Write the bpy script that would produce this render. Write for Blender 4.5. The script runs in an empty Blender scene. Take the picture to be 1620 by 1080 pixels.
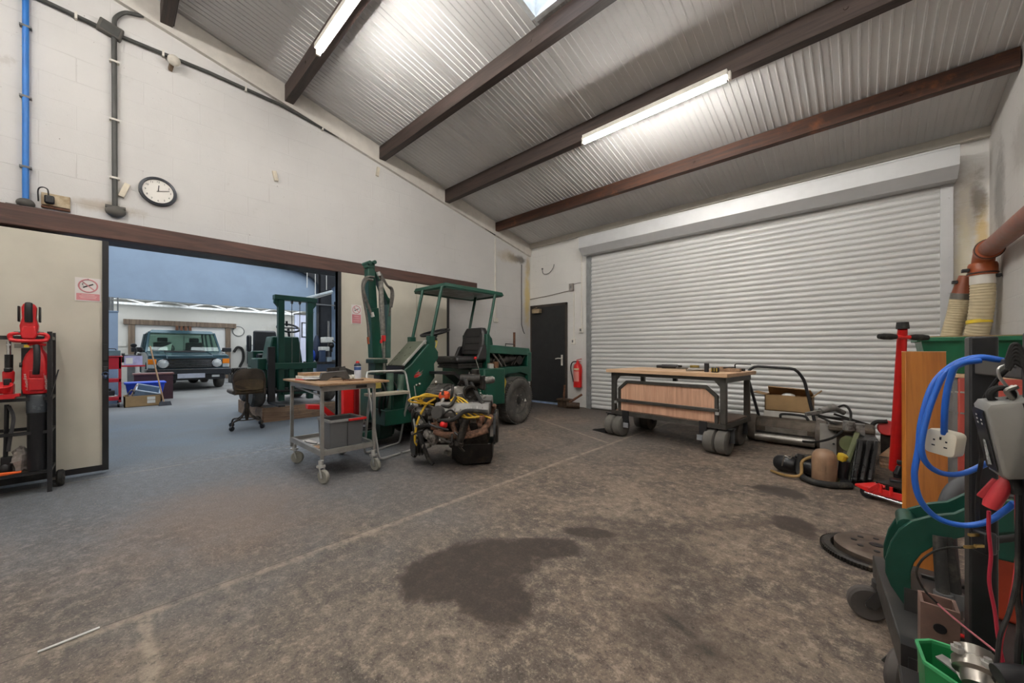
import bpy, bmesh, math, random
from mathutils import Vector as V, Matrix
PI = math.pi
R = math.radians
random.seed(7)
S = bpy.context.scene
COL = S.collection

# ------------------------------------------------------------------ camera
cd = bpy.data.cameras.new('camera')
cam = bpy.data.objects.new('camera', cd)
COL.objects.link(cam)
cam.location = (0, 0, 1.1)
cam.rotation_euler = (PI / 2, 0, 0.751)
cd.sensor_fit = 'HORIZONTAL'
cd.sensor_width = 36
cd.lens = 36 * 592 / 1620
cd.shift_y = 16.5 / 1620
cd.clip_start = 0.02
S.camera = cam

# ------------------------------------------------------------------ sky and exposure
w = bpy.data.worlds.new('world')
S.world = w
w.use_nodes = True
bg = w.node_tree.nodes['Background']
bg.inputs['Color'].default_value = (0.88, 0.94, 1.0, 1)
bg.inputs['Strength'].default_value = 1.45
S.view_settings.view_transform = 'Standard'
S.view_settings.look = 'None'
S.view_settings.gamma = 1
S.view_settings.use_curve_mapping = False
S.view_settings.exposure = 1.38
S.cycles.use_denoising = True
S.cycles.max_bounces = 8
S.cycles.diffuse_bounces = 5
S.cycles.sample_clamp_indirect = 6
TUBE_POWER = 55.0      # emission strength of the fluorescent tubes

# ------------------------------------------------------------------ mesh helpers
W = {}                                          # object -> world matrix of things and parts


def hexc(h, a=1):
    if not isinstance(h, str):
        return (*h, a)
    c = [int(h[i:i + 2], 16) / 255 for i in (0, 2, 4)]
    return tuple([x / 12.92 if x <= .04045 else ((x + .055) / 1.055) ** 2.4 for x in c] + [a])


def smooth_path(pts, k=6, closed=False):
    P = [V(p) for p in pts]
    n = len(P)
    if n < 3:
        return P
    out = []
    rng = n if closed else n - 1
    for i in range(rng):
        if closed:
            a, b, c, d = P[(i - 1) % n], P[i], P[(i + 1) % n], P[(i + 2) % n]
        else:
            b, c = P[i], P[i + 1]
            a = P[i - 1] if i else b * 2 - c
            d = P[i + 2] if i + 2 < n else c * 2 - b
        for j in range(k):
            t = j / k
            out.append(.5 * ((2 * b) + (c - a) * t + (2 * a - 5 * b + 4 * c - d) * t * t + (3 * b - a - 3 * c + d) * t ** 3))
    if not closed:
        out.append(P[-1])
    return out


def frame_of(d):
    d = V(d).normalized()
    u = V((0, 0, 1)) if abs(d.z) < .95 else V((1, 0, 0))
    x = u.cross(d).normalized()
    return x, d.cross(x).normalized(), d


class MB:
    """collects shapes and links them as one mesh object"""

    def __init__(s):
        s.v, s.f = [], []

    def add(s, vs, fs):
        o = len(s.v)
        s.v += [V(p) for p in vs]
        s.f += [[i + o for i in f] for f in fs]
        return s

    def box(s, c, d, rz=0, m=None):
        x, y, z = d[0] / 2, d[1] / 2, d[2] / 2
        m = m or Matrix.Rotation(rz, 3, 'Z')
        vs = [V(c) + m @ V(p) for p in ((-x, -y, -z), (x, -y, -z), (x, y, -z), (-x, y, -z), (-x, -y, z), (x, -y, z), (x, y, z), (-x, y, z))]
        return s.add(vs, [(3, 2, 1, 0), (4, 5, 6, 7), (0, 1, 5, 4), (1, 2, 6, 5), (2, 3, 7, 6), (3, 0, 4, 7)])

    def bx(s, a, b):
        return s.box([(a[i] + b[i]) / 2 for i in range(3)], [abs(b[i] - a[i]) for i in range(3)])

    def hexa(s, bot, top):
        return s.add(list(bot) + list(top), [(3, 2, 1, 0), (4, 5, 6, 7), (0, 1, 5, 4), (1, 2, 6, 5), (2, 3, 7, 6), (3, 0, 4, 7)])

    def bar(s, a, b, w, h, up=None):
        a, b = V(a), V(b)
        d = (b - a).normalized()
        if up is None:
            x, y, _ = frame_of(d)
        else:
            x = d.cross(V(up)).normalized()
            y = x.cross(d)
        x, y = x * w / 2, y * h / 2
        return s.add([a - x - y, a + x - y, a + x + y, a - x + y, b - x - y, b + x - y, b + x + y, b - x + y],
                     [(3, 2, 1, 0), (4, 5, 6, 7), (0, 1, 5, 4), (1, 2, 6, 5), (2, 3, 7, 6), (3, 0, 4, 7)])

    def tube(s, pts, r, n=8, k=6, closed=False, smooth=True):
        P = smooth_path(pts, k, closed) if smooth else [V(p) for p in pts]
        m = len(P)
        rs = r if isinstance(r, (list, tuple)) else [r, r]
        vs, fs = [], []
        nx = None
        for i, p in enumerate(P):
            if closed:
                d = P[(i + 1) % m] - P[i - 1]
            else:
                d = P[min(i + 1, m - 1)] - P[max(i - 1, 0)]
            if d.length < 1e-9:
                d = V((0, 0, 1))
            d.normalize()
            if nx is None:
                nx = frame_of(d)[0]
            nx = (nx - d * nx.dot(d))
            if nx.length < 1e-6:
                nx = frame_of(d)[0]
            nx.normalize()
            ny = d.cross(nx)
            t = i / max(1, m - 1) * (len(rs) - 1)
            q = min(int(t), len(rs) - 2)
            rr = rs[q] + (rs[q + 1] - rs[q]) * (t - q)
            vs += [p + (nx * math.cos(2 * PI * j / n) + ny * math.sin(2 * PI * j / n)) * rr for j in range(n)]
        for i in range(m if closed else m - 1):
            a, b = i * n, ((i + 1) % m) * n
            fs += [(a + j, a + (j + 1) % n, b + (j + 1) % n, b + j) for j in range(n)]
        if not closed:
            fs += [tuple(range(n))[::-1], tuple(range((m - 1) * n, m * n))]
        return s.add(vs, fs)

    def cyl(s, a, b, r, r2=None, n=16):
        return s.tube([a, b], [r, r if r2 is None else r2], n, smooth=False)

    def lathe(s, prof, o=(0, 0, 0), ax=(0, 0, 1), n=24):
        x, y, d = frame_of(ax)
        o = V(o)
        vs, fs = [], []
        for r, z in prof:
            vs += [o + d * z + (x * math.cos(2 * PI * j / n) + y * math.sin(2 * PI * j / n)) * max(r, 1e-4) for j in range(n)]
        for i in range(len(prof) - 1):
            a, b = i * n, (i + 1) * n
            fs += [(a + j, a + (j + 1) % n, b + (j + 1) % n, b + j) for j in range(n)]
        fs += [tuple(range(n))[::-1], tuple(range((len(prof) - 1) * n, len(prof) * n))]
        return s.add(vs, fs)

    def prism(s, poly, o, ux, uy, t):
        """2D outline poly in the plane (ux, uy) at o, given thickness t along ux x uy"""
        o, ux, uy = V(o), V(ux).normalized(), V(uy).normalized()
        nn = ux.cross(uy).normalized() * t
        a = [o + ux * p[0] + uy * p[1] for p in poly]
        n = len(a)
        return s.add(a + [p + nn for p in a], [tuple(range(n))[::-1], tuple(range(n, 2 * n))] + [(i, (i + 1) % n, n + (i + 1) % n, n + i) for i in range(n)])

    def torus(s, c, ax, R_, r, n=28, k=10):
        x, y, d = frame_of(ax)
        return s.tube([V(c) + (x * math.cos(2 * PI * i / n) + y * math.sin(2 * PI * i / n)) * R_ for i in range(n)], r, k, closed=True, smooth=False)

    def ball(s, c, r, n=14, k=9):
        r = V(r) if isinstance(r, (tuple, list, V)) else V((r, r, r))
        vs, fs = [], []
        for i in range(k + 1):
            a = PI * i / k
            for j in range(n):
                b = 2 * PI * j / n
                vs.append(V(c) + V((r.x * math.sin(a) * math.cos(b), r.y * math.sin(a) * math.sin(b), -r.z * math.cos(a))))
        for i in range(k):
            fs += [(i * n + j, i * n + (j + 1) % n, (i + 1) * n + (j + 1) % n, (i + 1) * n + j) for j in range(n)]
        return s.add(vs, fs)

    def loft(s, rings, cap=True):
        n = len(rings[0])
        vs = [p for r in rings for p in r]
        fs = []
        for i in range(len(rings) - 1):
            a, b = i * n, (i + 1) * n
            fs += [(a + j, a + (j + 1) % n, b + (j + 1) % n, b + j) for j in range(n)]
        if cap:
            fs += [tuple(range(n))[::-1], tuple(range((len(rings) - 1) * n, len(rings) * n))]
        return s.add(vs, fs)

    def build(s, name, mat, parent=None, bevel=0, seg=2, ang=38, local=False, label=None):
        me = bpy.data.meshes.new(name)
        m = W.get(parent, Matrix())
        inv = Matrix() if local else m.inverted()
        me.from_pydata([inv @ p for p in s.v], [], s.f)
        b = bmesh.new()
        b.from_mesh(me)
        bmesh.ops.remove_doubles(b, verts=b.verts, dist=1e-6)
        bmesh.ops.recalc_face_normals(b, faces=b.faces)
        b.to_mesh(me)
        b.free()
        for p in me.polygons:
            p.use_smooth = True
        me.set_sharp_from_angle(angle=R(ang))
        me.materials.append(mat)
        o = bpy.data.objects.new(name, me)
        COL.objects.link(o)
        if parent:
            o.parent = parent
        W[o] = m
        if bevel:
            md = o.modifiers.new('bevel', 'BEVEL')
            md.width = bevel
            md.segments = seg
            md.limit_method = 'ANGLE'
            md.angle_limit = R(40)
            md.harden_normals = False
        if label:
            o['label'] = label
        return o


def tag(o, label=None, cat=None, group=None, kind=None):
    if label:
        o['label'] = label
    if cat:
        o['category'] = cat
    if group:
        o['group'] = group
    if kind:
        o['kind'] = kind
    return o


def thing(name, label, cat, loc=(0, 0, 0), rz=0, group=None):
    o = bpy.data.objects.new(name, None)
    o.empty_display_size = .1
    COL.objects.link(o)
    o.location = loc
    o.rotation_euler = (0, 0, rz)
    W[o] = Matrix.Translation(V(loc)) @ Matrix.Rotation(rz, 4, 'Z')
    return tag(o, label, cat, group)


def dup(root, loc=None, rz=None, label=None):
    r = root.copy()
    COL.objects.link(r)
    if loc is not None:
        r.location = loc
    if rz is not None:
        r.rotation_euler = (0, 0, rz)
    if label:
        r['label'] = label
    for ch in list(root.children):
        c = ch.copy()
        COL.objects.link(c)
        c.parent = r
        for g in list(ch.children):
            q = g.copy()
            COL.objects.link(q)
            q.parent = c
    return r


def struct(mb, name, mat, label=None, parent=None, **k):
    o = mb.build(name, mat, parent, **k)
    if parent is None:
        o['kind'] = 'structure'
    if label:
        o['label'] = label
    return o


def text(body, size, o, ux, uy, mat, parent, name='lettering', ext=.0006, align='CENTER'):
    cu = bpy.data.curves.new(name, 'FONT')
    cu.body = body
    cu.size = size
    cu.align_x = align
    cu.align_y = 'CENTER'
    cu.extrude = ext
    cu.resolution_u = 2
    tmp = bpy.data.objects.new(name, cu)
    COL.objects.link(tmp)
    dg = bpy.context.evaluated_depsgraph_get()
    dg.update()
    me = bpy.data.meshes.new_from_object(tmp.evaluated_get(dg))
    bpy.data.objects.remove(tmp)
    ux, uy = V(ux).normalized(), V(uy).normalized()
    uz = ux.cross(uy)
    m = Matrix(((ux.x, uy.x, uz.x, o[0]), (ux.y, uy.y, uz.y, o[1]), (ux.z, uy.z, uz.z, o[2]), (0, 0, 0, 1)))
    me.transform(W.get(parent, Matrix()).inverted() @ m)
    me.materials.clear()
    me.materials.append(mat)
    ob = bpy.data.objects.new(name, me)
    COL.objects.link(ob)
    if parent:
        ob.parent = parent
    W[ob] = W.get(parent, Matrix())
    return ob


# ------------------------------------------------------------------ materials
class NT:
    def __init__(s, name):
        s.m = bpy.data.materials.new(name)
        s.m.use_nodes = True
        s.t = s.m.node_tree
        s.b = s.t.nodes['Principled BSDF']
        s.co = s.n('ShaderNodeTexCoord').outputs['Object']

    def n(s, k, **kw):
        x = s.t.nodes.new(k)
        for a, b in kw.items():
            setattr(x, a, b)
        return x

    def set(s, sock, v):
        if isinstance(v, bpy.types.NodeSocket):
            s.t.links.new(v, sock)
        else:
            sock.default_value = v

    def noise(s, scale, det=4, rough=.55, co=None, dist=0):
        x = s.n('ShaderNodeTexNoise')
        s.set(x.inputs['Vector'], co or s.co)
        x.inputs['Scale'].default_value = scale
        x.inputs['Detail'].default_value = det
        x.inputs['Roughness'].default_value = rough
        x.inputs['Distortion'].default_value = dist
        return x.outputs['Fac']

    def math(s, op, a, b=0.0, c=None, clamp=False):
        x = s.n('ShaderNodeMath', operation=op, use_clamp=clamp)
        s.set(x.inputs[0], a)
        s.set(x.inputs[1], b)
        if c is not None:
            s.set(x.inputs[2], c)
        return x.outputs[0]

    def step(s, v, a, b):
        x = s.n('ShaderNodeMapRange', interpolation_type='SMOOTHSTEP')
        s.set(x.inputs['Value'], v)
        x.inputs['From Min'].default_value = a
        x.inputs['From Max'].default_value = b
        return x.outputs['Result']

    def mix(s, f, a, b, mode='MIX'):
        x = s.n('ShaderNodeMix', data_type='RGBA', blend_type=mode)
        s.set(x.inputs['Factor'], f)
        s.set(x.inputs['A'], hexc(a) if isinstance(a, str) else a)
        s.set(x.inputs['B'], hexc(b) if isinstance(b, str) else b)
        return x.outputs['Result']

    def xyz(s, co=None):
        x = s.n('ShaderNodeSeparateXYZ')
        s.set(x.inputs[0], co or s.co)
        return x.outputs

    def vec(s, a, b, c=0.0):
        x = s.n('ShaderNodeCombineXYZ')
        for i, v in enumerate((a, b, c)):
            s.set(x.inputs[i], v)
        return x.outputs[0]

    def scale(s, v):
        x = s.n('ShaderNodeMapping')
        s.set(x.inputs['Vector'], s.co)
        x.inputs['Scale'].default_value = v
        return x.outputs[0]

    def bump(s, h, st=.2, d=.01):
        x = s.n('ShaderNodeBump')
        x.inputs['Strength'].default_value = st
        x.inputs['Distance'].default_value = d
        s.set(x.inputs['Height'], h)
        s.set(s.b.inputs['Normal'], x.outputs[0])

    def out(s, col, rough=.5, metal=0.0):
        s.set(s.b.inputs['Base Color'], hexc(col) if isinstance(col, str) else col)
        s.set(s.b.inputs['Roughness'], rough)
        s.set(s.b.inputs['Metallic'], metal)
        return s.m


def shade(c, k):
    c = hexc(c)
    return (min(1, c[0] * k), min(1, c[1] * k), min(1, c[2] * k), 1)


def mat(name, c, rough=.5, metal=0.0, var=.15, sc=9, dirt=None, amt=.5, dsc=5, bump=0, spec=None):
    """plain surface with uneven colour, patches of dirt and fine relief"""
    n = NT(name)
    a = n.noise(sc, 5)
    col = n.mix(n.step(a, .3, .7), shade(c, 1 - var), shade(c, 1 + var))
    if dirt:
        k = n.step(n.noise(dsc, 7, .65), 1 - amt - .12, 1 - amt + .12)
        col = n.mix(k, col, dirt)
    if bump:
        n.bump(n.noise(sc * 6, 4), bump, .004)
    m = n.out(col, n.math('MULTIPLY_ADD', n.noise(sc * 2, 3), .2, rough - .1, clamp=True), metal)
    if spec is not None:
        n.b.inputs['Specular IOR Level'].default_value = spec
    return m


def wood(name, c1, c2, rough=.5, ax=0, sc=1.0, dirt=None, amt=.3):
    n = NT(name)
    v = [14 * sc, 14 * sc, 14 * sc]
    v[ax] = 1.0 * sc
    co = n.scale(v)
    a = n.noise(1.6, 6, .6, co, 1.2)
    b = n.noise(9, 3, .5, co)
    col = n.mix(n.step(a, .3, .7), c1, c2)
    col = n.mix(n.math('MULTIPLY', n.step(b, .45, .75), .35), col, shade(c1, .6))
    if dirt:
        col = n.mix(n.step(n.noise(4, 6, .65), 1 - amt - .1, 1 - amt + .15), col, dirt)
    n.bump(b, .15, .003)
    return n.out(col, rough)


def emit(name, c, st):
    n = NT(name)
    n.b.inputs['Base Color'].default_value = hexc(c)
    n.b.inputs['Emission Color'].default_value = hexc(c)
    n.b.inputs['Emission Strength'].default_value = st
    return n.m


def glass(name, c, rough=.03, keep=.75):
    n = NT(name)
    tr = n.n('ShaderNodeBsdfTransparent')
    tr.inputs[0].default_value = hexc(c)
    gl = n.n('ShaderNodeBsdfGlossy')
    gl.inputs['Roughness'].default_value = rough
    fr = n.n('ShaderNodeLayerWeight')
    fr.inputs[0].default_value = .35
    mx = n.n('ShaderNodeMixShader')
    n.set(mx.inputs[0], n.math('MULTIPLY_ADD', fr.outputs['Facing'], 1 - keep, .06, clamp=True))
    n.t.links.new(tr.outputs[0], mx.inputs[1])
    n.t.links.new(gl.outputs[0], mx.inputs[2])
    n.t.links.new(mx.outputs[0], n.t.nodes['Material Output'].inputs['Surface'])
    return n.m


BLK = mat('black_paint', '1c1c1e', .45, var=.25, dirt='39352f', amt=.3)
RUB = mat('black_rubber', '1b1a19', .75, var=.3, bump=.2, dirt='4b463f', amt=.38, dsc=14)
TYRE = mat('tyre_rubber', '484643', .85, var=.15, bump=.2, dirt='6a655e', amt=.42, dsc=6)
PLB = mat('black_plastic', '17171a', .4, var=.2)
STL = mat('worn_steel', '8b8781', .38, .85, var=.2, dirt='4a4136', amt=.3, dsc=12)
GALV = mat('galvanised_steel', 'b9b9b6', .4, .6, var=.1)
CHR = mat('chrome', 'dcdcdc', .15, 1, var=.05)
RUST = mat('rusty_iron', '6f4a36', .85, .1, var=.4, sc=22, dirt='2d2622', amt=.4, dsc=10, bump=.5)
OILY = mat('oily_dark_metal', '2f2c29', .42, .5, var=.5, sc=20, dirt='5a4f42', amt=.35, dsc=16, bump=.35)
ALU = mat('dull_cast_aluminium', '8d8a86', .55, .55, var=.25, sc=18, dirt='3d3832', amt=.42, dsc=14, bump=.3)
GRN = mat('dark_green_paint', '0c4334', .38, var=.16, sc=5, dirt='0a2a22', amt=.26, dsc=6)
RED = mat('bright_red_plastic', 'd0201f', .38, var=.1)
REDP = mat('red_paint', 'b81f1e', .4, var=.15, dirt='6b2018', amt=.25, dsc=14)
WHT = mat('white_plastic', 'd9d5cc', .45, var=.05)
YEL = mat('yellow_plastic', 'e0c22e', .45, var=.1)
BLU = mat('blue_plastic_pipe', '2a74c4', .4, var=.08)
GREYP = mat('grey_paint', '6c6d6c', .5, var=.12)
ORG = mat('orange_plastic', 'e8621f', .45, var=.1)

# ------------------------------------------------------------------ floor
def floor_material():
    n = NT('stained_concrete')
    x, y, _ = n.xyz()
    big = n.noise(.55, 5, .6)
    mid = n.noise(2.2, 8, .72, dist=.4)
    patch = n.noise(1.3, 8, .7, dist=.8)
    fine = n.noise(17, 8, .8)
    grit = n.noise(95, 4, .8)
    col = n.mix(n.step(mid, .36, .64), '564d46', '78695c')
    col = n.mix(n.math('MULTIPLY', n.step(patch, .5, .6), .55), col, '8c7c6c')
    col = n.mix(n.math('MULTIPLY', n.step(patch, .46, .34), .6), col, '4d4844')
    col = n.mix(n.math('MULTIPLY', n.step(big, .46, .62), .5), col, '5d5751')
    col = n.mix(n.math('MULTIPLY', n.step(fine, .5, .62), .7), col, 'a09181')
    col = n.mix(n.math('MULTIPLY', n.step(fine, .49, .36), .75), col, '38322e')
    # worn blue-grey floor paint, thick beyond the sliding doors and thin near them
    wear = n.math('ADD', n.math('MULTIPLY', n.math('SUBTRACT', mid, .5), 2.4), n.math('MULTIPLY', n.math('SUBTRACT', big, .5), 2.2))
    edge = n.math('ADD', n.math('SUBTRACT', n.math('MULTIPLY', x, -1), 3.1), n.math('MULTIPLY', n.step(y, 4.4, 1.2), .55))
    edge = n.math('SUBTRACT', edge, n.math('MULTIPLY', n.step(y, 1.7, 3.2), 1.4))
    k = n.step(n.math('ADD', edge, wear), -.9, 2.0)
    paint = n.mix(n.step(fine, .35, .7), '4c565f', '78838e')
    paint = n.mix(n.step(x, -5.0, -5.5), paint, '62727f')
    paint = n.mix(n.step(x, -8, -11), paint, '8d9192')
    col = n.mix(n.math('MULTIPLY', k, .92), col, paint)
    # dull grey wash at the left
    k = n.math('MULTIPLY', n.step(x, -.9, -2.6), n.step(big, .3, .6))
    col = n.mix(n.math('MULTIPLY', k, .5), col, '5f5d5c')
    # brown scuff in the grey paint
    wob = n.math('MULTIPLY', n.math('SUBTRACT', n.noise(3.6, 9, .72, dist=.6), .5), 1.7)

    def blob(cx, cy, rx, ry, a0=1.1, a1=.75, rot=0.0):
        dx, dy = n.math('SUBTRACT', x, cx), n.math('SUBTRACT', y, cy)
        c, s_ = math.cos(rot), math.sin(rot)
        u = n.math('ADD', n.math('MULTIPLY', dx, c / rx), n.math('MULTIPLY', dy, s_ / rx))
        v = n.math('ADD', n.math('MULTIPLY', dx, -s_ / ry), n.math('MULTIPLY', dy, c / ry))
        d = n.math('SQRT', n.math('ADD', n.math('MULTIPLY', u, u), n.math('MULTIPLY', v, v)))
        return n.step(n.math('ADD', d, wob), a0, a1)
    col = n.mix(n.math('MULTIPLY', blob(-3.2, .55, .8, .55, 1.4, .3), .45), col, '776353')
    col = n.mix(n.math('MULTIPLY', n.step(grit, .56, .66), .6), col, 'aba091')
    col = n.mix(n.math('MULTIPLY', n.step(grit, .45, .34), .65), col, '2a2522')
    spots = n.step(n.noise(30, 2, .5), .24, .2)
    col = n.mix(n.math('MULTIPLY', spots, .8), col, '2b2624')
    # dark oil stains
    oil = '332b27'
    wet = None
    for (bx_, by_, _), rx, ry, rot in (((-1.517, 1.14, 0), .2, .23, .6), ((-1.451, 1.358, 0), .26, .2, .8), ((-1.206, 1.167, 0), .17, .18, .3), ((-1.31, 1.665, 0), .24, .11, .7), ((-1.218, 1.983, 0), .16, .06, .6),
                                       ((-0.305, 2.948, 0), .11, .15, .4), ((-0.465, 3.606, 0), .16, .12, .3)):
        k = blob(bx_, by_, rx, ry, 1.25, .85, rot)
        wet = k if wet is None else n.math('MAXIMUM', wet, k)
    for (bx_, by_, _), rx, ry, rot in (((-1, 2.3, 0), .5, .05, .45), ((-0.596, 2.701, 0), .45, .05, .85), ((-0.063, 3.029, 0), .35, .06, .3), ((-0.904, 1.997, 0), .4, .3, 0), ((-0.494, 1.547, 0), .3, .25, 0)):
        wet = n.math('MAXIMUM', wet, n.math('MULTIPLY', blob(bx_, by_, rx, ry, 1.5, .4, rot), .5))
    col = n.mix(n.math('MULTIPLY', wet, .82), col, oil)
    tar = n.math('MAXIMUM', blob(-0.542, 1.559, .1, .016, 2.0, .2, -.35), blob(-0.414, 1.503, .045, .05, 1.9, .1))
    tar = n.math('MULTIPLY', tar, n.step(fine, .34, .6))
    col = n.mix(n.math('MULTIPLY', tar, .8), col, '1d1a19')
    # long pale slab joint and cross joint
    jx = n.math('ABSOLUTE', n.math('ADD', n.math('ADD', x, 2.2), n.math('MULTIPLY', wob, .04)))
    j = n.math('MULTIPLY', n.step(jx, .045, .004), n.step(n.noise(6, 4), .3, .55))
    jy = n.math('ABSOLUTE', n.math('SUBTRACT', n.math('ADD', y, n.math('MULTIPLY', x, .42)), 3.16))
    j = n.math('MAXIMUM', j, n.math('MULTIPLY', n.math('MULTIPLY', n.step(jy, .035, .004), n.step(x, -2.1, -2.3)), n.step(x, -4.2, -3.9)))
    jz = n.math('ABSOLUTE', n.math('ADD', x, 4.86))
    j = n.math('MAXIMUM', j, n.math('MULTIPLY', n.math('MULTIPLY', n.step(jz, .02, .004), n.step(y, 2.3, 2.0)), .6))
    jw = n.math('ABSOLUTE', n.math('ADD', n.math('SUBTRACT', y, .09), n.math('MULTIPLY', wob, .06)))
    j = n.math('MAXIMUM', j, n.math('MULTIPLY', n.math('MULTIPLY', n.step(jw, .03, .006), n.step(x, -2.25, -2.15)), n.step(x, -1.6, -1.75)))
    col = n.mix(n.math('MULTIPLY', n.math('MULTIPLY', j, n.step(fine, .3, .55)), .55), col, 'a89b8a')
    jd = n.step(n.math('ABSOLUTE', n.math('ADD', x, 2.222)), .006, .002)
    jd = n.math('MAXIMUM', jd, n.step(n.math('ABSOLUTE', n.math('ADD', x, 4.845)), .006, .003))
    col = n.mix(n.math('MULTIPLY', jd, .5), col, '3a332e')
    # darker towards the back wall
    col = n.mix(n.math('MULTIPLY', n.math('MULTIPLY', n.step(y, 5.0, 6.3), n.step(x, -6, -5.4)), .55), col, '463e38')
    n.bump(n.math('ADD', n.math('MULTIPLY', fine, .6), grit), .3, .003)
    rough = n.math('SUBTRACT', n.math('MULTIPLY_ADD', fine, .25, .55), n.math('MULTIPLY', k, .2))
    m = n.out(col, rough)
    n.b.inputs['Specular IOR Level'].default_value = .35
    return m


struct(MB().bx((-21.5, -4, -.1), (1.3, 10, 0)), 'floor', floor_material())


def wall_material(name, ua, c='d6d4d2', stains=()):
    """white painted blockwork; ua is the horizontal axis of the wall"""
    n = NT(name)
    p = n.xyz()
    u, z = p[ua], p[2]
    br = n.n('ShaderNodeTexBrick')
    warp = n.math('MULTIPLY', n.math('SUBTRACT', n.noise(2, 2), .5), .03)
    n.set(br.inputs['Vector'], n.vec(u, n.math('ADD', z, warp), 0))
    br.inputs['Scale'].default_value = 1
    br.inputs['Brick Width'].default_value = .45
    br.inputs['Row Height'].default_value = .228
    br.inputs['Mortar Size'].default_value = .006
    br.inputs['Mortar Smooth'].default_value = .6
    line = n.math('MULTIPLY', br.outputs['Fac'], n.step(n.noise(1.3, 4), .5, .72))
    a = n.noise(1.1, 5, .6)
    col = n.mix(n.step(a, .3, .7), c, shade(c, .93))
    col = n.mix(n.math('MULTIPLY', line, .22), col, '8f8982')
    col = n.mix(n.math('MULTIPLY', n.step(n.noise(4.5, 8, .7), .62, .75), .35), col, 'a8a098')
    col = n.mix(n.math('MULTIPLY', n.step(n.noise(38, 2), .73, .78), .7), col, '6b635c')
    wob = n.math('MULTIPLY', n.math('SUBTRACT', n.noise(5, 6, .7), .5), 1.6)
    for su, sz, ru, rz_, sc_, am in stains:
        du = n.math('DIVIDE', n.math('SUBTRACT', u, su), ru)
        dz = n.math('DIVIDE', n.math('SUBTRACT', z, sz), rz_)
        d = n.math('SQRT', n.math('ADD', n.math('MULTIPLY', du, du), n.math('MULTIPLY', dz, dz)))
        col = n.mix(n.math('MULTIPLY', n.step(n.math('ADD', d, wob), 1.1, .3), am), col, sc_)
    n.bump(n.math('SUBTRACT', n.math('MULTIPLY_ADD', n.noise(22, 6, .65), .35, n.math('MULTIPLY', n.noise(3, 3), .5)), n.math('MULTIPLY', br.outputs['Fac'], .25)), .4, .012)
    return n.out(col, .72)


WL = wall_material('white_block_wall_left', 1, stains=((5.95, 3.1, .4, .1, '2f2a26', .75), (6.3, 2.3, .12, .8, 'd9c27a', .8), (6.33, 3.0, .1, .25, 'b7a478', .6),
                                                       (5.7, 3.1, .4, .15, 'b9a98d', .55), (-.02, 2.52, .25, .08, '96815f', .5)))
WB = wall_material('white_block_wall_back', 0, 'd9d7d3', stains=((.86, 2.7, .14, .5, '8d7d68', .6), (.95, 2.3, .06, .5, 'd8b768', .7), (.93, 2.75, .07, .3, '4e453c', .7), (.82, 1.8, .1, 1.0, 'd8cda9', .6)))
WR = wall_material('white_block_wall_right', 1, 'd8d5d1', stains=((6.0, 2.6, .25, .7, '6f6a66', .55), (5.3, 2.9, .4, .3, '9a948d', .45), (6.3, 1.6, .14, 1.0, '9c958c', .5)))
WF = wall_material('white_block_wall_far', 1, 'd6d3cb', stains=((5.2, 1.9, .6, .5, 'a79f92', .4),))


def roof(y):
    return 3.48 + .215 * (6.4 - y) if y > -.5 else 4.9635 + .215 * (y + .5)


# left gable wall with the wide doorway to the next workshop
b = MB()
X0, X1 = -5.42, -5.62


def gable(ys, z0):
    poly = [(y, z0) for y in (ys[0], ys[-1])] + [(y, roof(y)) for y in reversed(ys)]
    b.prism(poly, (X1, 0, 0), (0, 1, 0), (0, 0, 1), X0 - X1)


gable([-3.5, -.5, -.3], 0)
gable([-.3, 2.6], 2.2)
gable([2.6, 6.6], 0)
struct(b, 'wall_left', WL)
struct(MB().bx((-5.62, 6.4, 0), (1.2, 6.6, 3.48)), 'wall_back', WB)
struct(MB().prism([(-3.5, 0), (6.6, 0), (6.6, roof(6.6)), (-.5, roof(-.5)), (-3.5, roof(-3.5))], (1.0, 0, 0), (0, 1, 0), (0, 0, 1), .2), 'wall_right', WR)
struct(MB().bx((-5.62, -3.7, 0), (1.2, -3.5, 4.35)), 'wall_front', WB)

# ribbed white roof panels; a gap is left for the skylight
CEIL = mat('white_roof_sheet', 'd2d1d0', .6, 0, var=.04, sc=2, spec=.4)


def ribbed(xa, xb, ya, yb, pitch=.0667):
    xs = []
    x = xa
    i = 0
    while x < xb - 1e-4:
        seam = i % 15 == 0
        d = .006 if not seam else -.006
        for t, h in ((0, 0), (.55, 0), (.63, -d), (.78, -d), (.86, 0)):
            xs.append((min(xb, x + pitch * t), h))
        x += pitch
        i += 1
    xs.append((xb, 0))
    return xs


def sheet(b, xa, xb, ya, yb):
    xs = ribbed(xa, xb, ya, yb)
    vs, fs = [], []
    for y in (ya, yb):
        for x, h in xs:
            vs.append((x, y, roof(y) + h))
    for y in (ya, yb):
        for x, h in xs:
            vs.append((x, y, roof(y) + .08))
    n = len(xs)
    for i in range(n - 1):
        fs += [(i, i + 1, n + i + 1, n + i), (2 * n + i, 2 * n + i + 1, 3 * n + i + 1, 3 * n + i)]
        fs += [(i, i + 1, 2 * n + i + 1, 2 * n + i), (n + i, n + i + 1, 3 * n + i + 1, 3 * n + i)]
    for e in (0, n - 1):
        fs.append((e, n + e, 3 * n + e, 2 * n + e))
    b.add(vs, fs)


b = MB()
SX0, SX1, SY0, SY1 = -2.26, -1.26, 1.62, 2.74
for xa, xb, ya, yb in ((-5.42, SX0, -.5, 6.4), (SX1, 1.0, -.5, 6.4), (SX0, SX1, SY1, 6.4), (SX0, SX1, -.5, SY0),
                       (-5.42, 1.0, -3.5, -.5)):
    sheet(b, xa, xb, ya, yb)
ceil = struct(b, 'ceiling', CEIL, ang=20)
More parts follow.
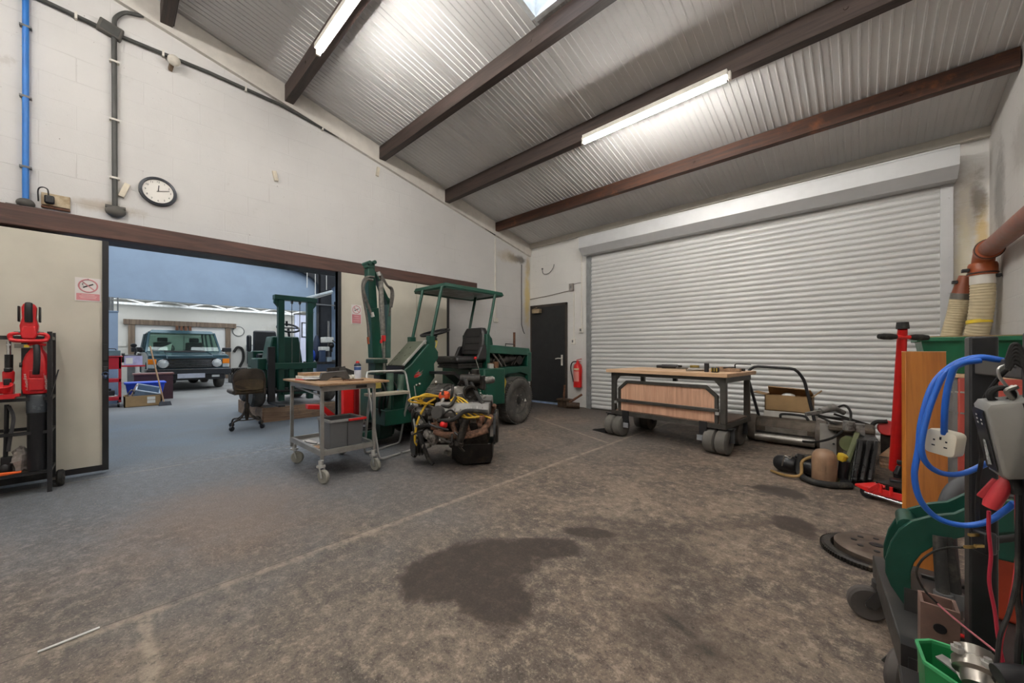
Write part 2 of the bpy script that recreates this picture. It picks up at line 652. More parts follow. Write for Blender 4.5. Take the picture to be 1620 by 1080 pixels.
# eaves flashing strips along the top of the walls
FL = mat('pale_flashing', 'c9c3b8', .6, var=.05)
b = MB().bar((-5.4, 6.36, roof(6.36) - .05), (1.0, 6.36, roof(6.36) - .05), .06, .1, (0, 0, 1))
struct(b, 'trim_1', FL, 'pale flashing strip along the back wall under the roof panels')
b = MB().bar((-5.395, -.5, roof(-.5) - .14), (-5.395, 6.4, roof(6.4) - .14), .05, .25, (0, 0, 1))
struct(b, 'trim_2', mat('white_upstand', 'd3cec6', .65, var=.06), 'white upstand along the top of the left gable wall')

# skylight: frame, pane, daylight portal
b = MB()
for p, q in (((SX0, SY0), (SX1, SY0)), ((SX1, SY0), (SX1, SY1)), ((SX1, SY1), (SX0, SY1)), ((SX0, SY1), (SX0, SY0))):
    b.bar((*p, roof(p[1]) + .05), (*q, roof(q[1]) + .05), .05, .16, (0, 0, 1))
sk = struct(b, 'window_1', mat('skylight_frame', 'dfe3e6', .5), 'skylight in the roof above the second beam')
b = MB().prism([(SX0, 0), (SX1, 0), (SX1, SY1 - SY0), (SX0, SY1 - SY0)], (0, SY0, roof(SY0) + .12), (1, 0, 0), (0, 1, -.215), .006)
b.build('pane', glass('clear_rooflight', 'f0f6fb'), sk)
pl = bpy.data.lights.new('skylight_portal', 'AREA')
pl.shape = 'RECTANGLE'
pl.size, pl.size_y = SX1 - SX0, SY1 - SY0
pl.cycles.is_portal = True
po = bpy.data.objects.new('skylight_portal', pl)
po.location = ((SX0 + SX1) / 2, (SY0 + SY1) / 2, roof((SY0 + SY1) / 2) + .16)
po.rotation_euler = (-math.atan(.215), 0, 0)
COL.objects.link(po)

# dark timber purlins
BEAM = wood('dark_brown_timber', '2c211c', '453630', .6, 0, .8, dirt='5d3a26', amt=.22)
BEAM4 = wood('rusty_brown_timber', '35221a', '553322', .65, 0, .8, dirt='8a4f2c', amt=.36)
sl = math.atan(-.215)
for i, (y, h, t, mm) in enumerate(((.4, .2, .1, BEAM), (1.56, .21, .1, BEAM), (2.84, .19, .1, BEAM), (4.07, .22, .1, BEAM), (5.31, .17, .09, BEAM4), (-.9, .2, .1, BEAM), (-2.2, .2, .1, BEAM))):
    z = min(roof(y - .05), roof(y + .05)) - .005 - h / 2
    b = MB().bx((-5.41, y - t / 2, z - h / 2), (.99, y + t / 2, z + h / 2))
    if i < 5:
        b.bx((-5.38, y + t / 2, z - h / 2 + .02), (.99, y + t / 2 + .012, z - h / 2 + .035))
        for k in range(3):
            b.cyl((-5 + k * 1.9 + .37 * i, y - t / 2 - .008, z), (-5 + k * 1.9 + .37 * i, y - t / 2, z), .018, n=8)
    struct(b, 'trim_%d' % (3 + i), mm, ['dark timber roof beam at the far left top of the view', 'dark timber roof beam carrying the left fluorescent tube', 'dark timber roof beam beside the skylight',
                                        'dark timber roof beam carrying the right fluorescent tube', 'reddish timber roof beam nearest the shutter', 'roof beam behind the camera', 'roof beam by the front wall'][i], bevel=.004, seg=1)

# timber header over the sliding doors, with the black track box behind
HEAD = wood('brown_stained_timber', '3f2a24', '5e4036', .5, 1, .7, dirt='33241f', amt=.3)
b = MB()
b.hexa([(-5.1, -3.4, 2.1), (-5.0, -3.4, 2.1), (-5.0, 4.45, 2.17), (-5.1, 4.45, 2.17)],
       [(-5.1, -3.4, 2.275), (-5.0, -3.4, 2.275), (-5.0, 4.45, 2.325), (-5.1, 4.45, 2.325)])
struct(b, 'trim_10', HEAD, 'brown timber header running above both sliding doors', bevel=.006)
struct(MB().hexa([(-5.42, -3.4, 2.12), (-5.1, -3.4, 2.12), (-5.1, 4.4, 2.18), (-5.42, 4.4, 2.18)], [(-5.42, -3.4, 2.26), (-5.1, -3.4, 2.26), (-5.1, 4.4, 2.31), (-5.42, 4.4, 2.31)]),
       'trim_11', BLK, 'black door track box behind the timber header')

# cream sliding doors
CREAM = mat('cream_door_paint', 'c6c1b3', .5, var=.05, sc=3, dirt='b0a795', amt=.24, dsc=2.2)


def sliding(i, ya, yb, label, edges, zt):
    d = struct(MB().bx((-5.07, ya, .06), (-5.0, yb, zt)), 'door_%d' % i, CREAM, label)
    b = MB().bx((-5.075, ya, .035), (-4.993, yb, .085))
    b.build('bottom_rail', BLK, d)
    for y in edges:
        MB().bx((-5.08, y - .02, .035), (-4.985, y + .02, zt)).build('edge_frame', BLK, d)
    return d


d1 = sliding(1, -3.3, -.05, 'large cream sliding door left of the opening', (-.035,), 2.1)
b = MB().bx((-4.985, -.053, 1.02), (-4.955, -.018, 1.17)).bx((-4.985, -.05, .93), (-4.965, -.02, .97))
b.build('handle', BLK, d1, bevel=.004, label='black pull handle and hasp')
b = MB().torus((-4.968, -.035, .9), (1, 0, 0), .018, .005, 14, 6).ball((-4.965, -.035, .875), (.012, .014, .02))
b.build('padlock', mat('blue_grey_padlock', '42506b', .35, .6), d1, label='small hanging padlock')
d2 = sliding(2, 2.02, 3.82, 'cream sliding door behind the green digger', (2.04, 3.8), 2.15)
b = MB()
for y in (2.62, 3.2):
    b.bx((-5.0, y, .09), (-4.997, y + .008, 2.14))
b.build('panel_joint', mat('cream_joint', 'a89f8a', .6), d2)

# no smoking signs on the two doors
SIGNW = mat('sign_white', 'ddd8d6', .4, var=.03)
SIGNR = mat('faded_sign_red', 'c9848a', .5, var=.05)


def nosmoke(ya, yb, za, zb, label, narrow):
    t = thing('no_smoking_sign', label, 'sign', (-5.0, (ya + yb) / 2, za), group='no smoking signs')
    MB().bx((-5.0, ya, za), (-4.996, yb, zb)).build('panel', SIGNW, t)
    yc = (ya + yb) / 2
    rr = (yb - ya) * (.36 if not narrow else .38)
    zc = zb - rr * 1.25
    MB().torus((-4.996, yc, zc), (1, 0, 0), rr, rr * .09, 28, 6).bar((-4.9955, yc - rr * .7, zc + rr * .7), (-4.9955, yc + rr * .7, zc - rr * .7), rr * .15, .002, (1, 0, 0)).build('prohibition_ring', SIGNR, t)
    b = MB().bar((-4.9965, yc - rr * .55, zc - rr * .3), (-4.9965, yc + rr * .55, zc + rr * .3), rr * .2, .002, (1, 0, 0))
    b.tube([(-4.995, yc - rr * .5, zc), (-4.995, yc - rr * .62, zc + rr * .25), (-4.995, yc - rr * .4, zc + rr * .45)], rr * .04, 5)
    b.build('cigarette', PLB, t)
    zt = zc - rr * 1.25
    MB().bx((-4.996, ya + .008, za + .008), (-4.995, yb - .008, zt)).build('red_band', SIGNR, t)
    h = (zt - za - .016)
    b = MB()
    for k, f in enumerate((.6, .8, .7)):
        b.bx((-4.995, yc - (yb - ya) * .42 * f, zt - h * (.24 + .26 * k) - .003), (-4.9945, yc + (yb - ya) * .42 * f, zt - h * (.24 + .26 * k) + .003))
    b.build('faded_print', mat('faded_pink_print', 'dcb4b4', .5), t)
    MB().ball((-4.995, yc, zb - .01), .004, 8, 5).build('screw', BLK, t)


nosmoke(-.215, -.062, 1.548, 1.752, 'faded no smoking sign on the left sliding door above the tool rack', False)
nosmoke(2.2, 2.335, 1.48, 1.735, 'faded no smoking sign on the right sliding door beside the digger boom', True)

# roller shutter: guides, slatted curtain, housing
SHUT = mat('silver_grey_shutter', 'cdcdcc', .4, .12, var=.03, sc=2, dirt='8a8884', amt=.2, dsc=7)
HOUS = mat('pale_grey_housing', 'bfc0c1', .4, .15, var=.03)
b = MB()
ys = []
z = .015
while z < 2.98:
    for t, o in ((0, 0), (.12, .010), (.3, .0165), (.5, .018), (.7, .015), (.88, .006), (.95, -.004)):
        ys.append((z + t * .0757, 6.345 - o))
    z += .0757
vs = [(x, y, zz) for x in (-3.82, .655) for zz, y in ys]
n_ = len(ys)
b.add(vs, [(i, i + 1, n_ + i + 1, n_ + i) for i in range(n_ - 1)])
b.bx((-3.82, 6.355, .015), (.655, 6.37, 2.98))
sh = struct(b, 'door_3', SHUT, 'wide silver roller shutter door, fully closed', ang=60)
b = MB().bx((-3.92, 6.32, 0), (-3.81, 6.4, 3.0)).bx((-3.845, 6.3, 0), (-3.81, 6.32, 3.0))
b.build('guide_rail', mat('guide_grey', '8f9192', .45, .3), sh, bevel=.003, seg=1)
b = MB().bx((.645, 6.32, 0), (.742, 6.4, 3.0))
for zz in (1.35, 1.75, 2.15, 2.8):
    b.cyl((.71, 6.315, zz), (.71, 6.32, zz), .008, n=8)
b.build('guide_rail', HOUS, sh, bevel=.003, seg=1)
pr = [(6.4, 3.275), (6.05, 3.275), (6.05, 3.06), (6.18, 2.955), (6.4, 2.955)]
b = MB().prism(pr, (-3.925, 0, 0), (0, 1, 0), (0, 0, 1), 4.68)
b.bx((-3.925, 6.045, 3.25), (.755, 6.05, 3.256))
b.build('housing', HOUS, sh, bevel=.004, seg=1)

# black personnel door
d = struct(MB().bx((-5.34, 6.365, .04), (-4.45, 6.405, 2.07)), 'door_4', mat('black_door', '1f2021', .42, var=.15, dirt='2e2e2d', amt=.3), 'plain black personnel door in the back left corner')
b = MB().bx((-5.38, 6.36, 0), (-5.34, 6.4, 2.12)).bx((-4.45, 6.36, 0), (-4.41, 6.4, 2.12)).bx((-5.38, 6.36, 2.07), (-4.41, 6.4, 2.12))
b.build('frame', mat('brown_black_frame', '3a322c', .6), d)
b = MB().bx((-4.545, 6.35, .82), (-4.505, 6.366, 1.04)).cyl((-4.525, 6.35, .965), (-4.525, 6.31, .965), .011, n=10).tube([(-4.525, 6.315, .965), (-4.6, 6.312, .967), (-4.66, 6.314, .955)], .011, 8)
b.build('handle', WHT, d, bevel=.003, label='white lever handle')
b = MB().bx((-5.27, 6.28, 1.94), (-5.06, 6.365, 2.03)).bar((-5.26, 6.3, 2.035), (-5.1, 6.25, 2.05), .02, .012)
b.build('door_closer', mat('bronze_closer', 'b5a284', .4, .5), d, bevel=.006, label='bronze door closer box')
MB().bx((-5.34, 6.33, 0), (-4.45, 6.4, .035)).build('threshold', mat('blue_white_threshold', 'a9c4e6', .4, .3), d)

# ------------------------------------------------------------------ the workshops beyond the doorway
BLUEW = mat('pale_blue_wall_paint', '8b9db1', .6, var=.06, sc=2)
LAV = mat('lavender_wall_paint', 'a5abbf', .6, var=.06, sc=2)
WHITEW = mat('white_far_wall', 'd3d0c8', .7, var=.08, sc=2)
MIDCEIL = mat('grey_white_ceiling', 'c9cbcc', .6, var=.05)
# middle bay
struct(MB().bx((-11.6, -2.4, 0), (-5.62, -2.25, 4.6)), 'wall_middle_left', BLUEW)
struct(MB().bx((-11.6, 5.6, 0), (-5.62, 5.75, 4.6)), 'wall_middle_right', BLUEW)
b = MB().bx((-11.72, -2.4, 2.26), (-11.6, 5.75, 4.6)).bx((-11.72, 4.02, 0), (-11.6, 5.75, 2.26)).bx((-11.72, -2.4, 0), (-11.6, -.18, 2.26))
struct(b, 'wall_middle_back', BLUEW)
b = MB()
for xa, xb, ya, yb in ((-11.7, -5.6, -2.4, -1.2), (-11.7, -5.6, 1.2, 2.0), (-11.7, -5.6, 4.6, 5.75), (-6.6, -5.6, -1.2, 4.6), (-11.7, -10.8, -1.2, 4.6)):
    b.bx((xa, ya, 4.6), (xb, yb, 4.66))
struct(b, 'ceiling_middle', MIDCEIL)
for xa, ya, xb, yb in ((-10.8, -1.2, -6.6, 1.2), (-10.8, 2.0, -6.6, 4.6)):  # unseen roof openings, added so daylight reaches the middle bay
    pl = bpy.data.lights.new('rooflight_portal', 'AREA')
    pl.shape = 'RECTANGLE'
    pl.size, pl.size_y = xb - xa, yb - ya
    pl.cycles.is_portal = True
    po = bpy.data.objects.new('rooflight_portal', pl)
    po.location = ((xa + xb) / 2, (ya + yb) / 2, 4.68)
    COL.objects.link(po)
struct(MB().bx((-11.65, -.18, 0), (-11.56, .1, 1.95)).bx((-11.68, -.19, 1.95), (-11.54, .11, 1.97)), 'trim_13', BLUEW, 'pale blue boarded pier at the left of the far opening')
b = MB()
for k in range(4):
    b.cyl((-11.6, -.1 + k * .04, 1.97), (-11.6, -.1 + k * .04, 2.26), .018, n=8)
b.bx((-11.62, .085, 1.97), (-11.58, .11, 2.26))
struct(b, 'trim_14', GREYP, 'grey pipes on top of the blue pier')
# black steel portal column with curved haunch
b = MB().bx((-11.58, 4.07, 0), (-11.38, 4.12, 3.4)).bx((-11.58, 4.37, 0), (-11.38, 4.42, 3.4)).bx((-11.4, 4.07, 0), (-11.38, 4.42, 3.4))
b.prism([(4.12, 2.97), (3.93, 3.19), (3.67, 3.32), (3.2, 3.42), (2.4, 3.55), (2.4, 3.8), (5.5, 3.8), (5.5, 3.36), (4.7, 3.16), (4.42, 2.97)], (-11.54, 0, 0), (0, 1, 0), (0, 0, 1), .15)
struct(b, 'trim_15', BLK, 'black steel column with a curved haunch at the right of the blue wall')
b = MB()
for y in (3.74, 4.26):
    b.bx((-11.36, y, 2.9), (-11.35, y + .015, 4.0))
struct(b, 'trim_16', WHT, 'thin white conduits beside the black steel column')

# far workshop
struct(MB().bx((-19.7, -3.2, 0), (-19.5, 7, 3.4)), 'wall_far', WF)
struct(MB().bx((-19.5, -3.2, 0), (-11.72, -3.0, 3.4)), 'wall_far_left', WHITEW)
struct(MB().bx((-19.5, 6.8, 0), (-11.72, 7.0, 3.4)), 'wall_far_right', WHITEW)
b = MB()
for xa, xb in ((-19.6, -18.9), (-17.7, -17.1), (-15.9, -15.1), (-13.6, -11.7)):
    b.bx((xa, -3.2, 2.95), (xb, 7, 3.0))
for ya, yb in ((-3.2, -2.4), (1.3, 1.9), (6.2, 7)):
    b.bx((-19.6, ya, 2.952), (-11.7, yb, 3.002))
struct(b, 'ceiling_far', mat('white_sheet', 'dcdcd8', .5, var=.04))
pl = bpy.data.lights.new('rooflight_portal', 'AREA')
pl.shape = 'RECTANGLE'
pl.size, pl.size_y = 5.5, 8.8
pl.cycles.is_portal = True
po = bpy.data.objects.new('rooflight_portal', pl)
po.location = (-16.2, 1.9, 3.05)
COL.objects.link(po)
WST = mat('white_roof_steel', 'd9d9d6', .5)
for i, x in enumerate((-18.4, -16.5, -14.4)):
    b = MB().bx((x - .05, -3, 2.72), (x + .05, 6.8, 2.8))
    for k in range(8):
        y = -2.6 + k * 1.15
        b.bar((x, y, 2.8), (x, y + .55, 2.95), .04, .04).bar((x, y + 1.1, 2.8), (x, y + .55, 2.95), .04, .04)
    struct(b, 'trim_%d' % (20 + i), WST, 'white roof truss number %s in the far workshop, counted from the far wall' % ('one', 'two', 'three', 'four')[i])
struct(MB().bx((-14.6, 4.4, 0), (-14.5, 6.8, 2.41)), 'wall_far_partition', LAV)
struct(MB().bx((-14.62, 4.38, 2.41), (-14.48, 6.8, 2.45)), 'trim_24', BLK, 'dark capping on the lavender partition')
# timber framed doors in the far wall
OAK = wood('weathered_oak', '5f4f43', '85725f', .7, 2, .6)
d = struct(MB().bx((-19.5, .6, 0), (-19.46, 3.3, 2.1)), 'door_5', mat('white_doors', 'd9d7d3', .55, var=.05, sc=2), 'white double doors in the far wall')
MB().bx((-19.45, 1.94, .05), (-19.44, 1.96, 2.1)).build('meeting_edge', GREYP, d)
for y in (.42, 3.26):
    MB().bx((-19.5, y, 0), (-19.38, y + .17, 2.1)).build('timber_post', OAK, d, bevel=.01)
MB().bx((-19.5, .3, 2.1), (-19.36, 3.62, 2.29)).build('timber_lintel', OAK, d, bevel=.01)
b = MB()
for k in range(4):
    b.bx((-19.4, 1.7 + k * .13, 1.8 - .04 * (k % 2)), (-19.35, 1.78 + k * .13, 2.1))
b.build('hanging_brackets', RUST, d)
MB().bx((-19.5, .1, 1.3), (-19.47, .38, 1.46)).build('wall_box', WHT, d)

# ------------------------------------------------------------------ off-road car
CARP = mat('dark_teal_car_paint', '3a535c', .22, .3, var=.04, sc=2)
CGL = glass('car_glass', 'd4e2dc', .02, .88)
car = thing('car', 'dark teal boxy off-road car parked nose-on in the far workshop', 'car', (-14.0, 1.557, 0))


def cx(x, y, z):
    return (-14.0 + x, 1.557 + y, z)


b = MB()
hw = .885
# lower body between the wheel arches: side profile extruded across
side = [(-.02, .42), (-.02, .56), (-.02, .92), (-.06, .99), (-1.2, 1.09), (-4.25, 1.08), (-4.4, 1.0), (-4.42, .55), (-4.3, .42), (-3.98, .42)]
arch = lambda c: [(c - .44 * math.cos(PI * k / 8), .40 + .42 * math.sin(PI * k / 8)) for k in range(9)]
poly = side + [(x, z) for x, z in arch(-3.54)] + [(x, z) for x, z in arch(-.86)]
b.prism(poly, cx(0, -hw, 0), (1, 0, 0), (0, 0, 1), -2 * hw)
b.build('body', CARP, car, bevel=.03, seg=3)
b = MB()
for y0, y1 in ((-.86, -.5), (-.5, .5), (.5, .86)):
    dz = .0 if y0 == -.5 else .03
    b.hexa([cx(-.03, y0, .96), cx(-.03, y1, .96), cx(-1.25, y1, 1.06), cx(-1.25, y0, 1.06)],
           [cx(-.06, y0, 1.0 + dz * .6), cx(-.06, y1, 1.0 + dz * .6), cx(-1.22, y1, 1.1 + dz), cx(-1.22, y0, 1.1 + dz)])
b.build('bonnet', CARP, car, bevel=.015)
MB().hexa([cx(-1.05, -.48, 1.1), cx(-1.05, .48, 1.1), cx(-1.2, .48, 1.115), cx(-1.2, -.48, 1.115)], [cx(-1.06, -.46, 1.12), cx(-1.06, .46, 1.12), cx(-1.2, .46, 1.135), cx(-1.2, -.46, 1.135)]).build('bonnet_vent', PLB, car)
# greenhouse: pillars, roof and glass
pw, rw = .86, .76
A = [(-1.2, pw, 1.1), (-1.72, rw, 1.7)]
MB().hexa([cx(-1.68, -rw - .03, 1.68), cx(-1.68, rw + .03, 1.68), cx(-4.1, rw + .03, 1.7), cx(-4.1, -rw - .03, 1.7)], [cx(-1.8, -rw + .04, 1.78), cx(-1.8, rw - .04, 1.78), cx(-4.0, rw - .04, 1.78), cx(-4.0, -rw + .04, 1.78)]).build('roof', CARP, car, bevel=.02)
for s_ in (-1, 1):
    for p_, q_, t_ in ((-1.2, -1.72, .05), (-2.45, -2.5, .09), (-3.5, -3.4, .08), (-4.32, -4.05, .07)):
        MB().bar(cx(p_, s_ * pw, 1.08), cx(q_, s_ * (rw + .01), 1.7), .05, t_).build('roof_pillar', CARP, car)
MB().bar(cx(-1.2, -pw, 1.1), cx(-1.2, pw, 1.1), .05, .04).build('scuttle', CARP, car)
MB().hexa([cx(-1.2, -pw, 1.1), cx(-1.2, pw, 1.1), cx(-1.21, pw, 1.1), cx(-1.21, -pw, 1.1)], [cx(-1.71, -rw, 1.69), cx(-1.71, rw, 1.69), cx(-1.72, rw, 1.69), cx(-1.72, -rw, 1.69)]).build('windscreen', CGL, car)
b = MB()
for s_ in (-1, 1):
    b.hexa([cx(-1.25, s_ * pw, 1.1), cx(-4.3, s_ * pw, 1.1), cx(-4.3, s_ * (pw - .01), 1.1), cx(-1.25, s_ * (pw - .01), 1.1)], [cx(-1.75, s_ * rw, 1.69), cx(-4.05, s_ * rw, 1.69), cx(-4.05, s_ * (rw - .01), 1.69), cx(-1.75, s_ * (rw - .01), 1.69)])
b.build('side_glass', CGL, car)
MB().hexa([cx(-4.3, -pw, 1.1), cx(-4.3, pw, 1.1), cx(-4.31, pw, 1.1), cx(-4.31, -pw, 1.1)], [cx(-4.06, -rw, 1.69), cx(-4.06, rw, 1.69), cx(-4.07, rw, 1.69), cx(-4.07, -rw, 1.69)]).build('rear_glass', CGL, car)
SEAT = mat('dark_seat_fabric', '34383a', .8)
for s_ in (-1, 1):
    b = MB().box(cx(-2.5, s_ * .4, 1.05), (.5, .5, .2)).hexa([cx(-2.66, s_ * .4 - .25, 1.0), cx(-2.66, s_ * .4 + .25, 1.0), cx(-2.8, s_ * .4 + .25, 1.0), cx(-2.8, s_ * .4 - .25, 1.0)], [cx(-2.82, s_ * .4 - .22, 1.42), cx(-2.82, s_ * .4 + .22, 1.42), cx(-2.93, s_ * .4 + .22, 1.42), cx(-2.93, s_ * .4 - .22, 1.42)])
    b.box(cx(-2.9, s_ * .4, 1.5), (.08, .26, .15))
    b.build('seat', SEAT, car, bevel=.03)
MB().torus(cx(-1.75, -.4, 1.2), (-.8, 0, .6), .19, .014).bar(cx(-1.75, -.58, 1.2), cx(-1.75, -.22, 1.2), .02, .02).build('steering_wheel', PLB, car)
MB().bx(cx(-1.25, -.8, 1.02), cx(-1.7, .8, 1.13)).build('dashboard', PLB, car)
for y in (-.25, .45):
    MB().bar(cx(-1.18, y, 1.13), cx(-1.22, y - .5, 1.15), .018, .018).build('wiper', PLB, car)
MB().hexa([cx(-1.28, -.62, 1.14), cx(-1.28, -.32, 1.14), cx(-1.32, -.32, 1.14), cx(-1.32, -.62, 1.14)], [cx(-1.45, -.55, 1.22), cx(-1.45, -.28, 1.36), cx(-1.47, -.28, 1.36), cx(-1.47, -.55, 1.22)]).build('paper_on_dashboard', WHT, car)
# front: grille, lamps, bumper
b = MB().bx(cx(-.02, -.58, .64), cx(.0, .58, .92))
for k in range(6):
    b.bx(cx(0, -.57, .66 + k * .043), cx(.018, .57, .682 + k * .043))
b.build('grille', mat('black_grille', '15181a', .4), car)
b = MB()
for k in range(5):
    b.bx(cx(.018, -.46, .684 + k * .043), cx(.022, .46, .692 + k * .043))
b.build('grille_brightwork', CHR, car)
for s_ in (-1, 1):
    h = MB().lathe([(.0, -.02), (.1, -.02), (.105, .02), (.09, .045), (.05, .06), (0, .063)], cx(0, s_ * .585, .77), (1, 0, 0), 24).build('headlight', mat('headlight_glass', 'cfd3d2', .12, .3, var=.1), car)
    MB().torus(cx(.022, s_ * .585, .77), (1, 0, 0), .108, .012).build('headlight_rim', CHR, h)
    MB().bx(cx(-.05, s_ * .885, .76), cx(.02, s_ * .72, .9)).build('indicator', mat('amber_lens', 'f0871c', .2, var=.05), car, bevel=.008, label='amber indicator lens')
    MB().bx(cx(-.05, s_ * .885, .65), cx(.02, s_ * .72, .755)).build('side_lamp', mat('clear_lens', 'b9c0c2', .2), car, bevel=.008)
b = MB().bx(cx(-.1, -.92, .45), cx(.1, .92, .62)).bx(cx(-.5, -.93, .46), cx(.0, -.88, .62)).bx(cx(-.5, .88, .46), cx(.0, .93, .62))
bp = b.build('bumper', mat('dark_bumper', '23272c', .45), car, bevel=.02)
MB().bx(cx(.1, -.92, .605), cx(.106, .92, .62)).build('bumper_strip', CHR, bp)
b = MB().bx(cx(-.15, -.78, .3), cx(.06, .78, .46))
ap = b.build('front_apron', PLB, car, bevel=.02)
for s_ in (-1, 1):
    MB().bx(cx(.06, s_ * .46, .37), cx(.075, s_ * .64, .43)).build('fog_lamp', mat('fog_lens', 'c9cccb', .2, .2), ap)
MB().bx(cx(.1, -.3, .36), cx(.112, .3, .49)).build('number_plate', mat('blank_plate', 'b4b9c6', .5, var=.12, sc=5), car, label='blank pale number plate')
b = MB()
for k in range(2):
    b.cyl(cx(-.4, -.35 + k * .7, .26), cx(-.75, -.35 + k * .7, .3), .07, n=10)
b.bar(cx(-.86, -.7, .3), cx(-.86, .7, .3), .08, .08).ball(cx(-.86, .15, .28), .13)
b.build('front_axle', OILY, car)
for (x, y) in ((-.86, -1), (-.86, 1), (-3.54, -1), (-3.54, 1)):
    wh = MB().lathe([(.2, -.1), (.34, -.1), (.365, -.07), (.37, 0), (.365, .07), (.34, .1), (.2, .1)], cx(x, y * .76, .37), (0, 1, 0), 30).build('wheel', TYRE, car)
    MB().lathe([(0, -.06), (.2, -.1), (.21, 0), (.2, .1), (0, .06)], cx(x, y * .76, .37), (0, 1, 0), 24).build('rim', STL, wh)
for s_ in (-1, 1):
    MB().bar(cx(-1.35, s_ * .85, 1.13), cx(-1.33, s_ * .98, 1.14), .04, .05).box(cx(-1.33, s_ * 1.05, 1.17), (.09, .24, .14)).build('door_mirror', PLB, car, bevel=.02)

# ------------------------------------------------------------------ timber platform and green forklift
PALLET = wood('old_plank', '7a5f4a', 'a0846a', .75, 1, .8, dirt='5d5148', amt=.4)
plt = thing('wooden_platform', 'low wooden platform that the green forklift stands on', 'platform', (-7.6, 2.8, 0))
b = MB()
for k in range(8):
    b.bx((-6.83 - k * .2, 1.63, .18), (-7.02 - k * .2, 4.0, .22))
b.build('deck_boards', mat('grey_deck', '8a8480', .7, var=.2, dirt='625a54', amt=.4), plt)
MB().bx((-6.83, 1.62, 0), (-6.79, 4.0, .225)).bx((-8.42, 1.62, 0), (-8.38, 4.0, .225)).bx((-8.4, 1.6, 0), (-6.8, 1.64, .225)).bx((-8.4, 3.96, 0), (-6.8, 4.0, .225)).build('side_boards', PALLET, plt)

fk = thing('forklift', 'small green homemade forklift with a tall mast behind the swivel chair', 'forklift', (-7.4, 2.12, .22))
b = MB()
for y in (1.9, 2.34):
    b.bx((-7.02, y - .045, .3), (-6.92, y + .045, 1.98))
    s_ = 1 if y > 2 else -1
    b.prism([(y - s_ * .045, 1.98), (y + s_ * .1, 1.98), (y + s_ * .1, 1.9), (y - s_ * .045, 1.72)], (-7.0, 0, 0), (0, 1, 0), (0, 0, 1), .06)
b.bx((-7.04, 1.8, 1.95), (-6.9, 2.44, 2.03))
b.build('mast', GRN, fk, bevel=.006)
b = MB()
for y in (2.06, 2.18):
    b.cyl((-6.95, y, .9), (-6.95, y, 1.95), .006, n=6)
    b.lathe([(.03, -.012), (.02, 0), (.03, .012)], (-6.95, y, 1.93), (0, 1, 0), 12)
b.build('lift_chains', STL, fk)
b = MB().bx((-6.93, 1.68, .82), (-6.86, 2.42, .92)).bx((-6.93, 1.9, .4), (-6.87, 2.34, .46)).bx((-6.93, 2.0, .4), (-6.88, 2.08, .85)).bx((-6.93, 2.2, .4), (-6.88, 2.28, .85))
b.build('carriage', GRN, fk, bevel=.006)
b = MB().prism([(1.72, .78), (2.3, .78), (2.22, 1.36), (1.82, 1.36)], (-7.5, 0, 0), (0, 1, 0), (0, 0, 1), .38)
b.build('cowl', GRN, fk, bevel=.02)
MB().bx((-8.25, 1.7, .5), (-7.1, 2.4, .82)).bx((-8.3, 1.72, .82), (-7.9, 2.4, 1.12)).bx((-7.5, 1.6, .8), (-7.05, 1.72, 1.0)).build('chassis', GRN, fk, bevel=.02)
MB().torus((-7.38, 2.13, 1.52), (.45, 0, .9), .17, .016).bar((-7.38, 1.97, 1.52), (-7.38, 2.29, 1.52), .025, .02).cyl((-7.38, 2.13, 1.5), (-7.3, 2.13, 1.3), .02).cyl((-7.36, 2.1, 1.55), (-7.36, 2.1, 1.64), .018, n=8).build('steering_wheel', PLB, fk)
b = MB().box((-8.0, 1.98, 1.0), (.44, .44, .14)).hexa([(-8.12, 1.78, 1.05), (-8.12, 2.2, 1.05), (-8.24, 2.2, 1.05), (-8.24, 1.78, 1.05)], [(-8.2, 1.8, 1.5), (-8.2, 2.16, 1.5), (-8.3, 2.16, 1.5), (-8.3, 1.8, 1.5)])
b.box((-7.9, 1.66, 1.25), (.1, .07, .3))
b.build('seat', mat('black_vinyl', '1d1e20', .4), fk, bevel=.05, seg=3)
b = MB().bx((-6.9, 1.69, .3), (-6.84, 1.79, 1.18)).bx((-6.86, 1.69, .28), (-6.3, 1.78, .31))
b.build('fork', BLK, fk, bevel=.005)
for (x, y, r) in ((-7.08, 1.58, .25), (-7.08, 2.66, .25), (-8.05, 1.66, .22), (-8.05, 2.46, .22)):
    wh = MB().lathe([(.12, -.08), (r - .03, -.09), (r, -.06), (r, .06), (r - .03, .09), (.12, .08)], (x, y, .225 + r), (0, 1, 0), 26).build('wheel', TYRE, fk)
    MB().lathe([(0, -.05), (.1, -.07), (.13, 0), (.1, .07), (0, .05)], (x, y, .225 + r), (0, 1, 0), 16).build('hub', BLK, wh)
MB().cyl((-7.08, 1.6, .46), (-7.08, 2.64, .46), .05).build('axle', OILY, fk)
b = MB().tube([(-7.0, 1.8, .5), (-6.86, 1.84, .47), (-6.84, 2.3, .46), (-6.9, 2.5, .46)], .02)
b.build('hydraulic_hose', RUB, fk)

